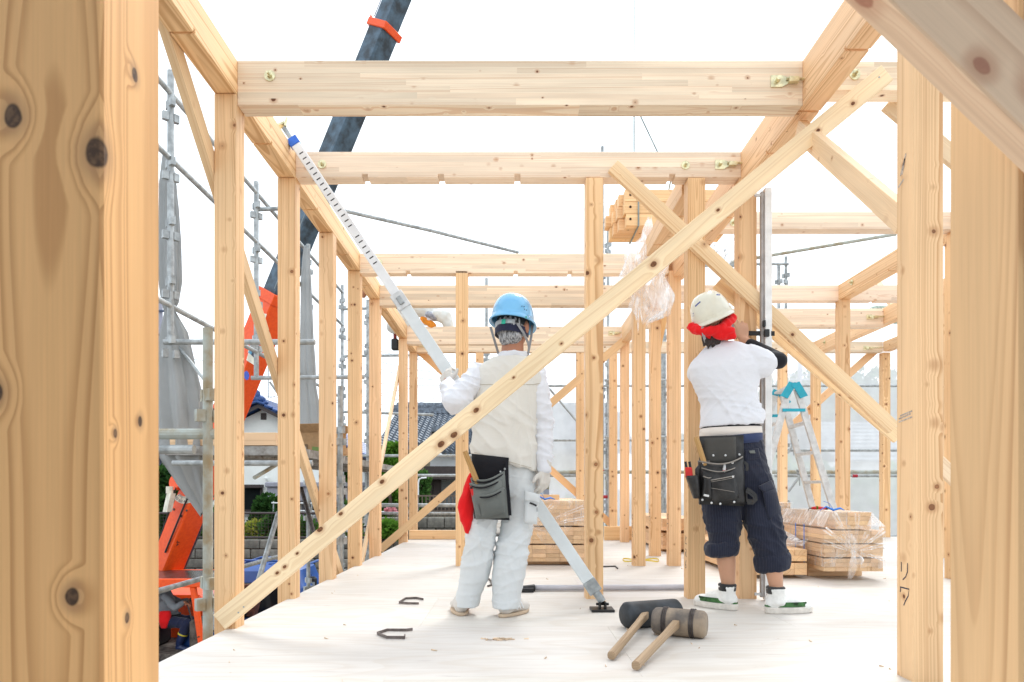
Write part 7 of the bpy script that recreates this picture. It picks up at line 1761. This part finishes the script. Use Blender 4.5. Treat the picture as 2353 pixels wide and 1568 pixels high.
MB().rings([[at(x, y, 8.93) for x, y in ((928, 740), (940, 742), (944, 750), (926, 750))], [at(x, y, 8.99) for x, y in ((928, 740), (940, 742), (944, 750), (926, 750))]]).build('other_sole', mat('orange_sole_far', (.62, .20, .03), .7, 0, .12, 30), p3)
dr = thing('cordless_drill', 'black and red cordless drill held against the outside of the sixth left-hand post', 'drill', at(907, 785, 8.94))
MB().span(at(900, 805, 8.96) - V((0, .05, 0)), at(916, 780, 8.96) + V((0, .05, 0))).build('battery', M['black'], dr, bevel=.012)
MB().tube([at(908, 782, 8.96), at(907, 755, 8.96)], .022, 12).build('grip', mat('dark_red_plastic', (.22, .02, .02), .5), dr)
MB().tube([at(896, 757, 8.96), at(921, 752, 8.96)], [.032, .028], 14).tube([at(921, 752, 8.96), at(930, 750, 8.96)], .014, 10).build('motor_housing', M['black'], dr)

# ------------------------------------------------------------------ man bent over behind the far right beams
p4 = thing('person', 'man in a pale green checked shirt bent low behind the upper right beams', 'person', at(2060, 752, 8.4))
b = MB(); c0_, c1_ = at(2012, 726, 8.3), at(2085, 720, 8.4)
b.cap(c0_, .085, c1_, .10); head(b, at(1996, 738, 8.32), Euler((R(-60), 0, R(90))).to_matrix(), .9); b.cap(at(2000, 735, 8.3), .05, c0_, .06)
b.cap(c1_, .1, at(2110, 765, 8.45), .08); b.cap(at(2110, 765, 8.45), .07, at(2100, 800, 8.5), .05); b.cap(c0_, .05, at(2016, 748, 8.2), .04)
organic('body', b, SK2, p4, .011, 4)
b = MB(); b.cap(c0_ + V((0, 0, .01)), .105, c1_ + V((0, 0, .0)), .12); b.cap(c0_, .07, at(2016, 746, 8.2), .05)
def check_mat():
    T = NT('green_check'); tc = T.n('TexCoord').outputs['Object']; x, y, z = T.n('SeparateXYZ', {0: tc}).outputs
    f = T.m1('GREATER_THAN', T.m1('FRACT', T.m1('MULTIPLY', x, 26.0)), .6); g_ = T.m1('GREATER_THAN', T.m1('FRACT', T.m1('MULTIPLY', T.m1('ADD', z, y), 26.0)), .6)
    T.bsdf(Base_Color=T.mix(T.m1('MULTIPLY', T.m1('ADD', f, g_), .4), (.46, .55, .48), (.20, .30, .26)), Roughness=.9); return T.m
organic('shirt', b, check_mat(), p4, .011, 4, folds(.012, 9, 9, 5))
b = MB(); b.cap(c1_, .115, at(2110, 765, 8.45), .095); b.cap(at(2110, 765, 8.45), .085, at(2102, 796, 8.5), .065); organic('trousers', b, DNAVY, p4, .012, 4)

# ------------------------------------------------------------------ crane operator
p5 = thing('person', 'crane operator in grey shirt and rubber boots sitting in the orange cab', 'person', (-5.9, 12, -2))
Yd = 11.95
hipc = at(392, 1424, Yd); shc = at(374, 1368, Yd); hd = at(362, 1344, Yd)
b = MB(); head(b, hd, Euler((R(-12), 0, R(-78))).to_matrix()); b.cap(shc, .06, hd + V((0, 0, -.05)), .055); b.cap(hipc, .13, shc, .14)
arms = ((at(380, 1372, Yd - .17), at(402, 1396, Yd - .26), at(424, 1384, Yd - .24)), (at(384, 1370, Yd + .17), at(414, 1384, Yd + .15), at(436, 1380, Yd + .05)))
for a, e, w_ in arms: b.cap(a, .05, e, .042); b.cap(e, .04, w_, .03); hand(b, w_, (.8, 0, -.4), (.3, 0, .9), 1, .5)
legs = ((hipc + V((0, -.09, -.02)), at(430, 1432, Yd - .22), at(412, 1480, Yd - .2)), (hipc + V((0, .09, -.02)), at(446, 1428, Yd + .1), at(436, 1472, Yd + .05)))
for h_, k_, a_ in legs: b.cap(h_, .085, k_, .06); b.cap(k_, .058, a_, .04)
organic('body', b, SK1, p5, .012, 4)
b = MB(); b.cap(hipc + V((0, 0, .04)), .15, shc, .155); b.cap(shc + V((0, -.13, -.02)), .08, shc + V((0, .13, -.02)), .08)
for a, e, w_ in arms: b.cap(a, .07, e, .058); b.cap(e, .056, e.lerp(w_, .85), .042)
organic('shirt', b, GREYW, p5, .012, 5, folds(.014, 5, 8, 2))
b = MB(); b.ell(hipc, (.17, .17, .13))
for h_, k_, a_ in legs: b.cap(h_, .11, k_, .085); b.cap(k_, .085, k_.lerp(a_, .6), .07)
organic('trousers', b, DNAVY, p5, .012, 5, folds(.014, 5, 8, 6))
BOOT = mat('navy_rubber_boot', (.02, .035, .10), .3, 0, .15, 12); YB = mat('yellow_trim', (.65, .55, .05), .6)
for h_, k_, a_ in legs:
    b = MB(); t_ = a_ + V((.16, -.03, -.09)); b.cap(k_.lerp(a_, .55), .078, a_, .06); b.cap(a_ + V((-.01, 0, -.06)), .055, t_, .05)
    bo = organic('boot', b, BOOT, p5, .012, 3)
    q = k_.lerp(a_, .5); dv = (a_ - k_).normalized(); MB().tube([q, q + dv * .02], .082, 18).build('trim', YB, bo)
MB().loft([(hipc + V((0, 0, .06)), .155, .16), (hipc + V((0, 0, .10)), .158, .163)], 22).build('belt', BLK, p5)
tag(organic('red_pouch', MB().loft([(at(377, 1445, Yd - .2), .05, .04), (at(378, 1430, Yd - .2), .09, .06), (at(379, 1412, Yd - .19), .10, .06), (at(379, 1404, Yd - .18), .09, .05)]), REDC, None, .012, 4, folds(.01, 10, 10, 1)), 'red pouch on the hip of the crane operator', 'pouch')
MB().loft([(hd + V((.01, 0, z)), hw2, hw2 * .9) for z, hw2 in ((.03, .10), (.06, .098), (.11, .08), (.14, .03))], 20).build('cap', NAVYP, p5, smooth=True)
